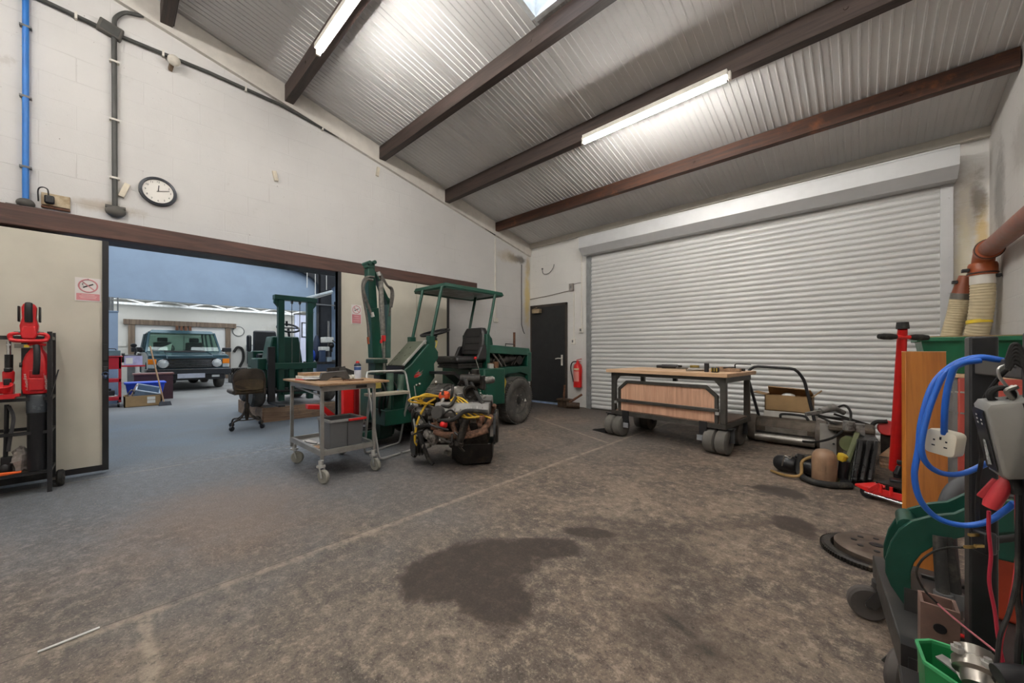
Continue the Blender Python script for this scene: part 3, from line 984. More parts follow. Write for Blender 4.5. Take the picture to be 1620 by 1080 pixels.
# ------------------------------------------------------------------ swivel chair
ch = thing('swivel_chair', 'old brown steel swivel chair on castors seen from behind', 'chair', (-6.35, 1.38, 0))
BRN = mat('brown_vinyl', '4a3c2b', .5, var=.2, dirt='6a5b3a', amt=.4, dsc=6)
BRF = mat('brown_steel', '433a31', .4, .5, var=.2)
cy0 = 1.345
prof = [(-.19, .0), (-.2, .1), (-.19, .2), (-.15, .26), (-.08, .285), (.08, .285), (.15, .26), (.19, .2), (.2, .1), (.19, .0), (.1, -.02), (-.1, -.02)]
b = MB()
b.loft([[(-6.36 + .015 - .16 * (1 - abs(p[0]) / .2) * 0 - (.06 * (p[0] / .2) ** 2) + dx, cy0 + p[0] * k, .58 + p[1] * k) for p in prof] for dx, k in ((.0, .93), (.012, 1), (.025, 1), (.035, .95))])
bk = b.build('backrest', BRF, ch)
b = MB().loft([[(-6.36 + .05 - .06 * (p[0] / .2) ** 2 + dx, cy0 + p[0] * k, .57 + p[1] * k * .55) for p in prof] for dx, k in ((0, .92), (.006, .9))])
b.build('back_pad', BRN, bk, label='worn olive brown pad')
b = MB().box((-6.56, cy0, .535), (.4, .4, .06))
b.build('seat', BRN, ch, bevel=.025, seg=3)
b = MB().bar((-6.34, cy0 - .17, .5), (-6.37, cy0 - .19, .72), .02, .04).bar((-6.34, cy0 + .17, .5), (-6.37, cy0 + .19, .72), .02, .04).bx((-6.7, cy0 - .18, .5), (-6.36, cy0 + .18, .51))
b.build('seat_frame', BRF, ch)
b = MB().lathe([(.02, .5), (.02, .36), (.034, .35), (.034, .3), (.026, .28), (.03, .18), (.018, .12)], (-6.52, cy0, 0), (0, 0, 1), 14)
b.build('pedestal', BRF, ch)
for k in range(4):
    a = R(35 + 90 * k)
    u = V((math.cos(a), math.sin(a), 0))
    c = V((-6.52, cy0, 0))
    lg = MB().tube([c + u * .02 + V((0, 0, .3)), c + u * .06 + V((0, 0, .2)), c + u * .13 + V((0, 0, .14)), c + u * .22 + V((0, 0, .12)), c + u * .25 + V((0, 0, .06))], .012, 8).build('leg', BRF, ch)
    MB().lathe([(.01, -.014), (.032, -.014), (.035, 0), (.032, .014), (.01, .014)], c + u * .25 + V((0, 0, .035)), (-u.y, u.x, 0), 14).build('castor', PLB, lg)
MB().torus((-6.52, cy0, .13), (0, 0, 1), .13, .008, 30, 6).build('foot_ring', BRF, ch)

# ------------------------------------------------------------------ clutter beyond the doorway
TRD = mat('red_tool_trolley_paint', 'b01d2c', .4, var=.1)
t = thing('tool_trolley', 'red tool trolley with open shelves beside the blue pier', 'trolley', (-10.95, .02, 0))
b = MB()
for y in (-.16, .12):
    for x in (-10.8, -11.1):
        b.bx((x - .02, y - .02, .1), (x + .02, y + .02, 1.0))
for z in (.14, .5):
    b.bx((-11.12, -.18, z), (-10.78, .14, z + .07))
b.bx((-11.12, -.18, .76), (-10.78, .14, 1.0)).bx((-11.14, -.2, 1.0), (-10.76, .16, 1.02))
b.build('frame', TRD, t, bevel=.006)
MB().bx((-10.78, .14, .8), (-10.9, .48, .83)).build('side_shelf', TRD, t)
for x, y in ((-10.8, -.14), (-10.8, .1), (-11.1, -.14), (-11.1, .1)):
    MB().lathe([(.02, -.015), (.05, -.015), (.05, .015), (.02, .015)], (x, y, .05), (0, 1, 0), 14).build('castor', PLB, t)
g = thing('toolbox', 'grey-green metal toolbox on top of the red tool trolley', 'toolbox', (-10.95, -.02, 1.02))
MB().bx((-11.08, -.18, 1.02), (-10.8, .13, 1.13)).build('case', mat('grey_green', '5d7377', .5), g, bevel=.008)
MB().tube([(-10.95, -.1, 1.13), (-10.95, -.08, 1.16), (-10.95, .05, 1.16), (-10.95, .07, 1.13)], .008).build('handle', PLB, g)
g = thing('battery_charger', 'small dark charger on the bottom shelf of the red tool trolley', 'charger', (-10.95, -.02, .21))
MB().bx((-11.02, -.14, .21), (-10.85, .05, .33)).bx((-10.98, -.1, .33), (-10.9, .0, .37)).build('case', PLB, g, bevel=.01)
MB().tube([(-10.86, .05, .24), (-10.82, .08, .23), (-10.8, .02, .225), (-10.84, -.05, .225)], .008).build('lead', WHT, g)
g = thing('parts_box', 'lilac and white carton on the side shelf of the red trolley', 'box', (-10.86, .3, .83))
MB().bx((-10.93, .18, .83), (-10.8, .44, 1.02)).build('carton', mat('lilac_card', 'a9a5c4', .6), g)
MB().bx((-10.8, .2, .86), (-10.797, .3, .98)).build('label_patch', WHT, g)
g = thing('bench_grinder', 'dark bench grinder standing behind the red trolley by the oak post', 'grinder', (-13.2, .33, 0))
MB().bx((-13.25, .27, 0), (-13.1, .4, .86)).bx((-13.3, .2, 0), (-13.05, .47, .03)).build('pedestal', GREYP, g)
MB().cyl((-13.18, .2, .96), (-13.18, .48, .96), .075).lathe([(0, -.03), (.12, -.03), (.12, .03), (0, .03)], (-13.18, .2, .96), (0, 1, 0)).lathe([(0, -.03), (.12, -.03), (.12, .03), (0, .03)], (-13.18, .48, .96), (0, 1, 0)).build('motor', OILY, g)
MB().tube([(-13.1, .4, 1.03), (-13.1, .42, 1.15), (-13.1, .38, 1.24)], .02).ball((-13.1, .38, 1.26), (.04, .06, .05)).build('lamp', PLB, g)

CARD = mat('brown_card', '9a7d57', .8, var=.1, dirt='7a603f', amt=.3)
t = thing('cardboard_box', 'long brown cardboard box full of scrap on the floor in front of the car', 'box', (-10.75, .45, 0))
b = MB()
for a, c in (((-10.62, .17, 0), (-10.6, .72, .22)), ((-11.0, .17, 0), (-10.98, .72, .22)), ((-11.0, .17, 0), (-10.6, .19, .22)), ((-11.0, .7, 0), (-10.6, .72, .22)), ((-11.0, .17, 0), (-10.6, .72, .01))):
    b.bx(a, c)
b.build('carton', CARD, t)
for z in (.06, .13):
    MB().bx((-10.6, .5, z), (-10.597, .62, z + .06)).build('label_sticker', WHT, t)
t = thing('plastic_crate', 'pale blue-grey plastic crate tipped over in the long cardboard box', 'crate', (-10.8, .52, .12))
m = Matrix.Rotation(R(-16), 3, 'X') @ Matrix.Rotation(R(20), 3, 'Y')
b = MB()
for c, d in (((0, -.17, 0), (.3, .012, .22)), ((0, .17, 0), (.3, .012, .22)), ((.15, 0, 0), (.012, .35, .22)), ((-.15, 0, 0), (.012, .35, .22)), ((0, 0, -.11), (.3, .35, .012))):
    b.box(V((-10.8, .5, .24)) + m @ V(c), d, m=m)
b.build('shell', mat('blue_grey_plastic', '8397ad', .5), t)
b = MB()
for c, d in (((0, -.18, .11), (.34, .02, .02)), ((0, .18, .11), (.34, .02, .02)), ((.16, 0, .11), (.02, .37, .02)), ((-.16, 0, .11), (.02, .37, .02))):
    b.box(V((-10.8, .5, .24)) + m @ V(c), d, m=m)
b.build('rim', mat('pale_plastic', 'b9c4cf', .5), t)
tag(MB().bar((-10.8, .22, .05), (-10.78, .36, .43), .05, .03).build('wooden_batten', wood('pale_batten', 'b39a8c', 'c9b4a6', .7, 2), None), 'pale pinkish batten leaning in the left end of the long cardboard box', 'batten')
b = MB()
for k in range(7):
    b.ball((-10.75 - random.random() * .15, .25 + k * .02, .2 + random.random() * .03), (.04, .025, .03))
b.tube([(-10.7, .22, .24), (-10.7, .28, .34), (-10.75, .32, .26)], .012)
tag(b.build('scrap_metal', ALU), 'heap of small grey scrap parts in the long cardboard box', 'scrap metal', kind='stuff')
t = thing('storage_tub', 'bright blue plastic tub behind the long cardboard box', 'tub', (-11.2, .5, 0))
MB().hexa([(-11.4, .26, 0), (-11.4, .72, 0), (-11.08, .72, 0), (-11.08, .26, 0)], [(-11.46, .2, .44), (-11.46, .8, .44), (-11.03, .8, .44), (-11.03, .2, .44)]).build('shell', mat('royal_blue_plastic', '1d3fae', .4), t, bevel=.01)
MB().bx((-11.48, .18, .43), (-11.02, .82, .46)).build('rim', mat('bright_blue_plastic', '2e5ce0', .4), t, bevel=.008)
t = thing('wooden_chest', 'dark red-brown wooden chest behind the blue tub', 'chest', (-12.1, .65, 0))
MB().bx((-12.3, .35, 0), (-11.9, 1.0, .58)).build('case', mat('mahogany', '3c2228', .5), t)
MB().bx((-12.32, .33, .58), (-11.88, 1.02, .61)).build('lid', mat('mahogany_lid', '7d5550', .5), t)
t = thing('broom', 'wooden handled broom leaning against the cardboard box before the car', 'broom', (-10.5, .74, 0))
MB().cyl((-10.5, .74, .07), (-10.95, .56, 1.22), .014, n=8).build('handle', wood('broom_handle', '8a6a4b', 'a98662', .6, 2), t)
MB().hexa([(-10.53, .66, .0), (-10.53, .86, .0), (-10.43, .86, .0), (-10.43, .66, .0)], [(-10.52, .68, .08), (-10.52, .84, .08), (-10.46, .84, .08), (-10.46, .68, .08)]).build('bristles', mat('dark_bristle', '3a3a3e', .9, bump=.5), t)

# far wall clutter right of the car
t = thing('cupboard', 'pale grey wall cupboard right of the car in the far workshop', 'cupboard', (-19.3, 4.35, .95))
MB().bx((-19.495, 3.98, .62), (-19.2, 4.78, 1.38)).build('cabinet', mat('pale_grey_cabinet', 'c1c3c0', .5), t)
MB().bx((-19.2, 3.96, .6), (-19.19, 3.99, 1.4)).bx((-19.2, 3.96, 1.38), (-19.19, 4.8, 1.4)).build('edge', BLK, t)
t = thing('workbench', 'red legged steel workbench behind the swivel chair by the far wall', 'workbench', (-17.5, 4.2, 0))
MB().bx((-17.9, 3.75, .78), (-17.2, 5.3, .84)).build('top', OILY, t)
for y in (3.82, 4.55):
    MB().bx((-17.85, y, 0), (-17.25, y + .16, .78)).build('leg', TRD, t)
MB().bx((-17.85, 4.71, .3), (-17.25, 5.25, .76)).build('drawer_unit', PLB, t)
for k in range(3):
    o = MB()
    y = 4.95 + k * .23
    for q in range(3):
        o.torus((-19.487 + q * .012, y, 1.35 + .03 * math.sin(q)), (1, 0, .1 * q), (.095 - .012 * q), .011, 22, 6)
    tag(o.build('hose_coil', RUB), ['black hose coil hung nearest the pale cupboard on the far wall', 'middle black hose coil hung on the far wall', 'black hose coil hung furthest right on the far wall'][k], 'hose', 'hose coils on the far wall')
o = MB().tube([(-19.44, 3.55, 1.1), (-19.44, 3.68, 1.3), (-19.44, 3.85, 1.2), (-19.44, 3.88, .8), (-19.44, 3.75, .45)], .05)
tag(o.build('air_hose', RUB), 'thick black hose hanging beside the car bonnet on the far wall', 'hose')
t = thing('engine_parts', 'pile of dark engine parts on the floor between the car and the chair', 'engine parts', (-16.5, 3.1, 0))
b = MB().bx((-16.8, 2.9, 0), (-16.3, 3.5, .3)).cyl((-16.5, 3.0, .4), (-16.5, 3.4, .42), .12).ball((-16.4, 3.3, .36), .13)
for k in range(8):
    b.tube([(-16.4, 2.9 + k * .08, .3), (-16.35, 2.95 + k * .07, .5), (-16.5, 3 + k * .07, .36)], .03)
b.build('castings', OILY, t)
t = thing('wall_sign', 'small round pale wall sign right of the timber door frame', 'sign', (-19.47, 3.72, 1.95))
MB().lathe([(0, 0), (.2, 0), (.2, .02), (0, .02)], (-19.5, 3.72, 1.98), (1, 0, 0)).build('face', WHT, t)
MB().torus((-19.48, 3.72, 1.98), (1, 0, 0), .2, .015).build('ring', GREYP, t)
for k, (ya, yb, za, zb) in enumerate(((4.6, 4.9, 1.62, 2.15), (5.35, 5.62, 1.62, 2.15))):
    t = thing('picture_frame', ['empty black picture frame seen between the forklift masts', 'black picture frame right of the forklift mast'][k], 'frame', (-14.5, ya, za), group='black frames on the lavender partition')
    b = MB().bx((-14.5, ya, za), (-14.47, ya + .03, zb)).bx((-14.5, yb - .03, za), (-14.47, yb, zb)).bx((-14.5, ya, za), (-14.47, yb, za + .03)).bx((-14.5, ya, zb - .03), (-14.47, yb, zb))
    b.build('frame', PLB, t)
    MB().bx((-14.5, ya, za), (-14.49, yb, zb)).build('panel', mat('frame_panel', 'aab3c6', .5), t)

# bench with tools at the right, in front of the black column
t = thing('workbench', 'cluttered dark workbench in front of the black steel column', 'workbench', (-10.6, 4.2, 0))
MB().bx((-11.2, 3.6, .78), (-10.2, 5.2, .84)).build('top', OILY, t)
for x in (-11.1, -10.3):
    for y in (3.65, 5.1):
        MB().bx((x, y, 0), (x + .06, y + .06, .78)).build('leg', BLK, t)
MB().bx((-10.24, 3.6, .5), (-10.2, 5.2, .78)).build('apron', mat('navy_panel', '2f3a4a', .5), t)
t = thing('drill_press', 'pale and dark pillar drill on the cluttered bench', 'drill', (-10.7, 4.05, .84))
MB().bx((-10.85, 3.95, .84), (-10.55, 4.2, .88)).cyl((-10.75, 4.1, .88), (-10.75, 4.1, 1.95), .03).build('column', STL, t)
MB().bx((-10.8, 3.9, 1.35), (-10.5, 4.14, 1.5)).bx((-10.8, 3.84, 1.12), (-10.55, 4.05, 1.24)).build('head', mat('pale_machine_paint', 'c8c6bd', .5), t, bevel=.015)
MB().cyl((-10.58, 4.1, 1.35), (-10.58, 4.1, 1.1), .035).tube([(-10.5, 4.1, 1.42), (-10.42, 4.2, 1.3), (-10.42, 4.3, 1.2)], .014).ball((-10.58, 4.1, 1.28), .08).build('chuck', OILY, t)
t = thing('bench_vice', 'dark bench vice on the cluttered workbench', 'vice', (-10.4, 4.3, .84))
MB().bx((-10.5, 4.22, .84), (-10.3, 4.4, .9)).bx((-10.48, 4.25, .9), (-10.38, 4.38, 1.06)).bx((-10.34, 4.25, .92), (-10.28, 4.38, 1.06)).cyl((-10.4, 4.31, .95), (-10.15, 4.31, .95), .02).cyl((-10.16, 4.2, .95), (-10.16, 4.42, .95), .01).build('body', OILY, t, bevel=.006)
for k, (y, h, c, lb) in enumerate(((3.82, .3, '2d3c55', 'tall navy upright box at the left end of the cluttered bench'), (3.98, .12, '8f9aa2', 'small grey tin on the cluttered bench'), (4.52, .16, 'a9a79c', 'pale tin at the right of the vice'))):
    g = thing('tin', lb, 'tin', (-10.45, y, .84))
    MB().bx((-10.52, y - .06, .84), (-10.38, y + .06, .84 + h)).build('can', mat('tin_%d' % k, c, .5), g, bevel=.006)
    MB().bx((-10.525, y - .063, .84 + h), (-10.375, y + .063, .85 + h)).build('lid', GREYP, g)
t = thing('wall_bracket', 'black swing bracket with a lamp on the black steel column', 'bracket', (-11.3, 4.1, 2.45))
MB().bar((-11.3, 3.86, 2.45), (-11.3, 4.7, 2.46), .03, .03).build('arm', GREYP, t)
MB().bx((-11.36, 4.48, 2.35), (-11.2, 4.85, 2.58)).cyl((-11.25, 4.55, 2.34), (-11.25, 4.55, 2.25), .05).build('head', PLB, t, bevel=.01)
t = thing('tool_bag', 'blue and black bags at the left end of the cluttered bench', 'bag', (-10.9, 3.72, .84))
MB().ball((-10.9, 3.72, 1.0), (.1, .09, .17)).build('bag', mat('royal_blue_bag', '2347a8', .6), t)
MB().ball((-11.02, 3.88, 1.2), (.09, .09, .37)).build('dark_bag', mat('navy_bag', '2a3346', .7), t)
t = thing('fluorescent_fitting', 'pale unlit strip light sloping above the forklift mast', 'light', (-8.5, 2.9, 2.35))
MB().bar((-8.6, 2.65, 2.16), (-8.3, 3.25, 2.4), .09, .05).build('body', mat('pale_strip', 'c8d0d2', .5), t, bevel=.008)
MB().bar((-8.6, 2.67, 2.12), (-8.3, 3.23, 2.36), .03, .03).build('tube', WHT, t)
MB().cyl((-8.45, 2.95, 2.3), (-8.45, 2.95, 4.6), .008, n=6).build('drop_rod', WHT, t)
struct(MB().bx((-8.55, 1.9, 4.6), (-8.35, 4.7, 4.68)), 'trim_26', WST, 'white ceiling rib in the middle workshop')

# ------------------------------------------------------------------ fittings on the left wall
CLK = thing('wall_clock', 'round white faced wall clock with a dark rim above the timber header', 'clock', (-5.42, .337, 2.64))
MB().lathe([(.0, 0), (.145, 0), (.15, .012), (.145, .035), (.122, .04), (.118, .02), (0, .02)], (-5.42, .337, 2.783), (1, 0, 0), 40).build('rim', mat('clock_rim', '32343a', .35, .4), CLK)
MB().lathe([(0, 0), (.12, 0), (.12, .004), (0, .004)], (-5.397, .337, 2.783), (1, 0, 0), 40).build('dial', mat('clock_dial', 'ece9e2', .4, var=.02), CLK)
for k in range(1, 13):
    a = R(90 - 30 * k)
    text(str(k), .026, (-5.391, .337 + .097 * math.cos(a), 2.783 + .097 * math.sin(a)), (0, 1, 0), (0, 0, 1), PLB, CLK, 'numeral')
MB().bar((-5.39, .337, 2.783), (-5.39, .337 + .005, 2.783 + .062), .007, .003, (1, 0, 0)).build('hour_hand', PLB, CLK)
MB().bar((-5.388, .325, 2.779), (-5.388, .337 + .088, 2.783 + .025), .005, .003, (1, 0, 0)).build('minute_hand', PLB, CLK)

GRC = mat('grey_black_conduit', '4a4a48', .5, .2, var=.15)
GRB = mat('grey_iron_box', '55524e', .6, .2, var=.2, dirt='80796f', amt=.3)


def conduit(name, pts, r, m, label, cat='pipe', clips=0, x=None, parts=()):
    t = thing(name, label, cat, pts[0])
    MB().tube(pts, r, 10, smooth=False).build('pipe', m, t)
    for i in range(len(pts) - 1):
        a, c = V(pts[i]), V(pts[i + 1])
        n = max(1, int((c - a).length / .55))
        for k in range(n):
            p = a.lerp(c, (k + .5) / n)
            MB().box(p + V((-.004, 0, 0)), (r * 2 + .008, r * 3.4 if abs((c - a).normalized().y) < .5 else .018, .018 if abs((c - a).normalized().y) < .5 else r * 3.4)).build('clip', WHT if m != BLU else GREYP, t)
    return t


XW = -5.392
t = conduit('air_pipe', [(XW, -.515, 2.42), (XW, -.515, 4.9)], .02, BLU, 'blue vertical air pipe at the left edge of the white wall')
MB().ball((XW, -.515, 2.41), (.05, .055, .045)).bx((-5.42, -.62, 2.345), (-5.37, -.42, 2.385)).build('wall_joint', GRB, t)
t = conduit('air_pipe', [(-5.38, -3.2, 2.31), (-5.38, 1.2, 2.31), (-5.38, 4.35, 2.34)], .022, BLU, 'long blue air pipe lying along the top of the timber header')
b = MB().tube([(-5.38, 4.35, 2.34), (-5.37, 4.5, 2.37), (-5.37, 4.7, 2.36), (-5.38, 4.82, 2.25)], .016)
b.build('bent_end', mat('dark_blue_hose', '1e3a5e', .45), t)
t = conduit('conduit', [(XW, .025, 2.53), (XW, .02, 4.25)], .02, GRC, 'dark vertical conduit dropping from the junction box to a socket left of the clock')
MB().ball((XW, .03, 2.49), (.03, .075, .06)).bx((XW - .02, -.04, 2.52), (XW + .02, .1, 2.54)).build('round_box', GRB, t)
t = conduit('conduit', [(XW, -3.0, 4.3), (XW, -.45, 4.27), (XW, .0, 4.24), (XW, .75, 4.26), (XW, 1.45, 4.24), (XW, 2.5, 4.09), (XW, 3.03, 4.01), (XW, 3.7, 3.86), (XW, 5.28, 3.46)], .018, GRC, 'long dark conduit following the slope of the roof on the left wall')
t = thing('junction_box', 'grey iron junction box where two dark conduits cross', 'junction box', (XW, 0, 4.24))
MB().box((XW, -.005, 4.26), (.06, .17, .12), m=Matrix.Rotation(R(-14), 3, 'X')).build('case', GRB, t, bevel=.01)
MB().box((-5.366, -.005, 4.26), (.012, .13, .085), m=Matrix.Rotation(R(-14), 3, 'X')).build('lid', GRC, t, bevel=.004)
t = thing('conduit', 'dark flexible conduit curving up from the junction box to the roof', 'pipe', (XW, .02, 4.32))
MB().tube([(XW, .02, 4.31), (XW, .03, 4.4), (XW, .1, 4.5), (XW, .22, 4.55), (XW, .32, 4.66), (XW, .36, 4.76)], .018).build('pipe', GRC, t)
t = thing('motion_sensor', 'small white alarm sensor high on the left wall', 'sensor', (-5.42, .45, 4.1))
MB().bar((-5.42, .43, 4.12), (-5.34, .45, 4.2), .03, .04).build('bracket', mat('brown_bracket', '6e5c49', .6), t)
MB().ball((-5.33, .455, 4.19), (.05, .055, .055)).build('head', mat('sensor_white', 'cfc9bd', .45), t)
t = thing('wall_socket', 'double wall socket with a black plug in it above the timber header', 'socket', (-5.42, -.37, 2.45))
MB().bx((-5.42, -.43, 2.43), (-5.39, -.26, 2.54)).build('plate', mat('aged_cream_plastic', 'c9b99d', .5, dirt='9c8768'), t, bevel=.004)
MB().bx((-5.39, -.41, 2.44), (-5.34, -.35, 2.51)).build('plug', PLB, t, bevel=.01)
MB().tube([(-5.36, -.385, 2.5), (-5.35, -.39, 2.56), (-5.36, -.42, 2.575), (-5.38, -.445, 2.55), (-5.39, -.445, 2.45)], .005, 6).build('lead', PLB, t)
MB().bx((-5.42, -.43, 2.405), (-5.385, -.26, 2.42)).build('ledge', RUST, t)
for k, (y, z, l, a, lb) in enumerate(((1.414, 3.318, .12, 12, 'small pale wooden block fixed to the wall right of the clock'), (2.783, 3.855, .14, -8, 'small pale wooden block under the sloping conduit'), (.09, 2.72, .15, -18, 'thin white trim strip hanging loose left of the clock'))):
    t = tag(MB().box((-5.405, y, z), (.03, .045, l), m=Matrix.Rotation(R(a), 3, 'X')).build('wall_block', mat('pale_block_%d' % k, 'd8cfbd', .7), None, bevel=.004), lb, 'block', 'pale blocks on the left wall')
t = thing('wall_socket', 'small white switch on the left wall behind the digger canopy', 'switch', (-5.42, 5.2, 1.7))
MB().bx((-5.42, 5.25, 1.7), (-5.38, 5.36, 1.79)).build('plate', WHT, t, bevel=.004)
MB().bx((-5.42, 5.295, 1.79), (-5.4, 5.315, 3.4)).build('trunking', WHT, t)
MB().tube([(-5.408, 6.1, 3.0), (-5.41, 6.1, 1.7), (-5.41, 6.16, 1.55), (-5.41, 6.2, 1.5)], .008, 6, smooth=False).build('black_cable', PLB, t)

# ------------------------------------------------------------------ fittings on the back wall
t = thing('fire_extinguisher', 'red fire extinguisher hung on the wall beside the black door', 'fire extinguisher', (-4.13, 6.32, .4))
EX = (-4.11, 6.315)
MB().lathe([(.0, .4), (.078, .4), (.085, .42), (.085, .8), (.07, .85), (.035, .88), (.03, .9), (0, .9)], (*EX, 0), (0, 0, 1), 28).build('cylinder', RED, t)
MB().cyl((*EX, .89), (*EX, .93), .02).bar((EX[0] - .02, EX[1] - .01, .94), (EX[0] + .1, EX[1] - .02, .965), .02, .012).bar((EX[0] - .02, EX[1] - .01, .925), (EX[0] + .08, EX[1] - .02, .91), .018, .01).build('valve', REDP, t)
MB().tube([(EX[0] - .02, EX[1], .91), (EX[0] - .12, EX[1] - .01, .89), (EX[0] - .16, EX[1] - .01, .78), (EX[0] - .12, EX[1] - .01, .6), (EX[0] - .09, EX[1] - .02, .5)], .012).build('hose', PLB, t)
b = MB()
for k in range(9):
    a0 = R(-120 + k * 9)
    b.box((EX[0] + .0855 * math.cos(a0), EX[1] + .0855 * math.sin(a0), .62), (.0135, .001, .2), a0 + PI / 2)
lb = b.build('label_panel', mat('red_white_label', 'd98a80', .5, var=.1, sc=60), t)
b = MB()
for k in range(9):
    a0 = R(-120 + k * 9)
    b.box((EX[0] + .0855 * math.cos(a0), EX[1] + .0855 * math.sin(a0), .76), (.0135, .001, .04), a0 + PI / 2)
b.build('cream_band', mat('extinguisher_cream_band', 'd6bd92', .5), t)
b = MB().bx((EX[0] - .05, 6.38, .55), (EX[0] + .05, 6.4, .75))
b.build('wall_bracket', GREYP, t)
for nm, lb, x, z, w_, h_, m_ in (('wall_switch', 'grey switch box above the black door on the right', -4.3, 2.41, .1, .15, mat('grey_switch', '8c8580', .5)), ('wall_switch', 'upper small white switch box between the black door and the shutter', -4.07, 1.53, .08, .1, WHT),
                                 ('wall_socket', 'lower small white socket box between the black door and the shutter', -4.255, 1.31, .09, .11, WHT)):
    t = thing(nm, lb, 'switch', (x, 6.4, z - h_ / 2), group='boxes on the back wall')
    MB().bx((x - w_ / 2, 6.35, z - h_ / 2), (x + w_ / 2, 6.4, z + h_ / 2)).build('case', m_, t, bevel=.006)
    MB().bx((x - .015, 6.343, z - .02), (x + .015, 6.352, z + .03)).build('rocker', GREYP, t)
    if z < 2:
        MB().bx((x - .012, 6.385, z + h_ / 2), (x + .012, 6.4, 3.0 if x > -4.1 else 2.3)).build('trunking', WHT, t)
    else:
        MB().tube([(x + .05, 6.39, z + .06), (x + .14, 6.39, z + .07), (x + .22, 6.39, z + .068)], .006, 6).build('cable', GREYP, t)
t = thing('loose_cable', 'short loop of grey cable hanging on the back wall above the black door', 'cable', (-5.0, 6.4, 2.9))
MB().tube([(-5.06, 6.38, 2.9), (-5.03, 6.37, 2.8), (-4.95, 6.37, 2.77), (-4.85, 6.37, 2.79), (-4.76, 6.37, 2.87), (-4.74, 6.38, 2.95)], .008, 7).ball((-5.06, 6.385, 2.9), .02).build('cable', GREYP, t)
tag(MB().tube([(-5.41, 6.385, 2.27), (-4.9, 6.385, 2.3), (-4.36, 6.385, 2.35)], .006, 6, smooth=False).build('wall_cable', mat('brown_cable', '6f665c', .6)), 'thin cable running level above the black door', 'cable')
t = thing('brake_parts', 'small heap of rusty brackets and rods on the floor beside the black door', 'scrap metal', (-4.28, 6.2, 0))
MB().bx((-4.45, 6.1, 0), (-4.18, 6.24, .14)).bx((-4.47, 6.08, .13), (-4.15, 6.26, .17)).cyl((-4.2, 6.05, .07), (-3.98, 6.18, .06), .06).build('bracket', mat('oily_brown_iron', '4b3a2c', .7, .2, var=.4, sc=20, bump=.4), t, bevel=.008)
MB().cyl((-4.34, 6.16, .15), (-4.33, 6.18, .44), .022, n=10).cyl((-4.15, 6.08, .12), (-3.95, 6.22, .28), .022, n=10).build('rods', RUST, t)

# brown drain pipe and cream hoses in the back right corner
DRN = mat('brown_drain_pipe', '8a4b33', .4, var=.12, dirt='6b3626', amt=.3)
CRM = mat('cream_ribbed_hose', 'c6b795', .6, var=.08)
t = thing('drain_pipe', 'brown plastic extraction pipe along the right wall with an elbow down', 'pipe', (.87, 5.85, 1.9))
MB().tube([(.88, -3.4, 2.07), (.88, 5.72, 2.07)], .072, 20, smooth=False).build('pipe', DRN, t)
MB().lathe([(.072, 0), (.088, 0), (.09, .02), (.09, .1), (.082, .11), (.072, .11)], (.88, 5.62, 2.07), (0, 1, 0), 24).tube([(.88, 5.7, 2.07), (.88, 5.8, 2.065), (.88, 5.88, 2.0), (.88, 5.9, 1.93)], .076, 20).lathe([(.076, 0), (.095, 0), (.098, .02), (.098, .1), (.09, .12), (.076, .12)], (.88, 5.9, 1.86), (0, 0, 1), 24).build('elbow', mat('terracotta_elbow', 'a3542f', .4, var=.1), t)
MB().torus((.88, 5.63, 2.07), (0, 1, 0), .088, .009).torus((.88, 5.9, 1.88), (0, 0, 1), .096, .009).build('rubber_seals', mat('brown_seal', '4a3228', .6), t)
MB().bx((.74, 5.83, 1.9), (.79, 5.9, 1.93)).bx((.955, 5.85, 1.83), (.99, 5.92, 1.86)).build('clamp_ears', BLK, t, bevel=.004)


def ribbed_hose(pts, r, name, m, par, pitch=.028, n=18):
    P = smooth_path(pts, 24)
    L = sum((P[i + 1] - P[i]).length for i in range(len(P) - 1))
    k = int(L / (pitch / 4))
    P2 = []
    for i in range(k + 1):
        s_ = i / k * (len(P) - 1)
        q = min(int(s_), len(P) - 2)
        P2.append(P[q].lerp(P[q + 1], s_ - q))
    rs = [r * (1 + .03 * (1, 0, -1, 0)[i % 4]) for i in range(len(P2))]
    return MB().tube(P2, rs, n, smooth=False).build(name, m, par, ang=60)


t = thing('extraction_hose', 'cream ribbed hose clamped under the brown elbow, with a yellow band', 'hose', (.87, 5.9, 1.3))
ribbed_hose([(.88, 5.9, 1.78), (.88, 5.92, 1.6), (.865, 5.96, 1.38), (.84, 6.0, 1.2), (.82, 6.02, 1.08)], .083, 'hose', CRM, t)
MB().cyl((.88, 5.9, 1.87), (.88, 5.9, 1.77), .086, n=22).build('white_cuff', WHT, t)
MB().lathe([(.084, 0), (.088, 0), (.088, .035), (.084, .035)], (.866, 5.95, 1.385), (-.06, .1, 1), 22).build('tape_band', YEL, t, label='yellow tape band')
t = thing('extraction_hose', 'thinner cream ribbed hose with a brown cone, left of the yellow banded hose', 'hose', (.75, 6.15, 1.3))
MB().cyl((.80, 6.1, 1.9), (.775, 6.13, 1.72), .05, .075, n=20).build('cone', DRN, t)
MB().cyl((.775, 6.13, 1.72), (.765, 6.14, 1.66), .078, n=20).build('cuff', STL, t)
ribbed_hose([(.765, 6.14, 1.66), (.745, 6.16, 1.5), (.71, 6.18, 1.3), (.68, 6.18, 1.1)], .075, 'hose', CRM, t)
MB().bx((.70, 6.05, 1.82), (.74, 6.1, 1.85)).build('clamp_ear', BLK, t, bevel=.004)
tag(MB().bx((.55, 5.95, .95), (.98, 6.25, 1.05)).bx((.6, 6.0, 0), (.64, 6.2, .95)).bx((.9, 6.0, 0), (.94, 6.2, .95)).build('hose_stand', BLK), 'low black stand behind the green crate holding the hose ends', 'stand')

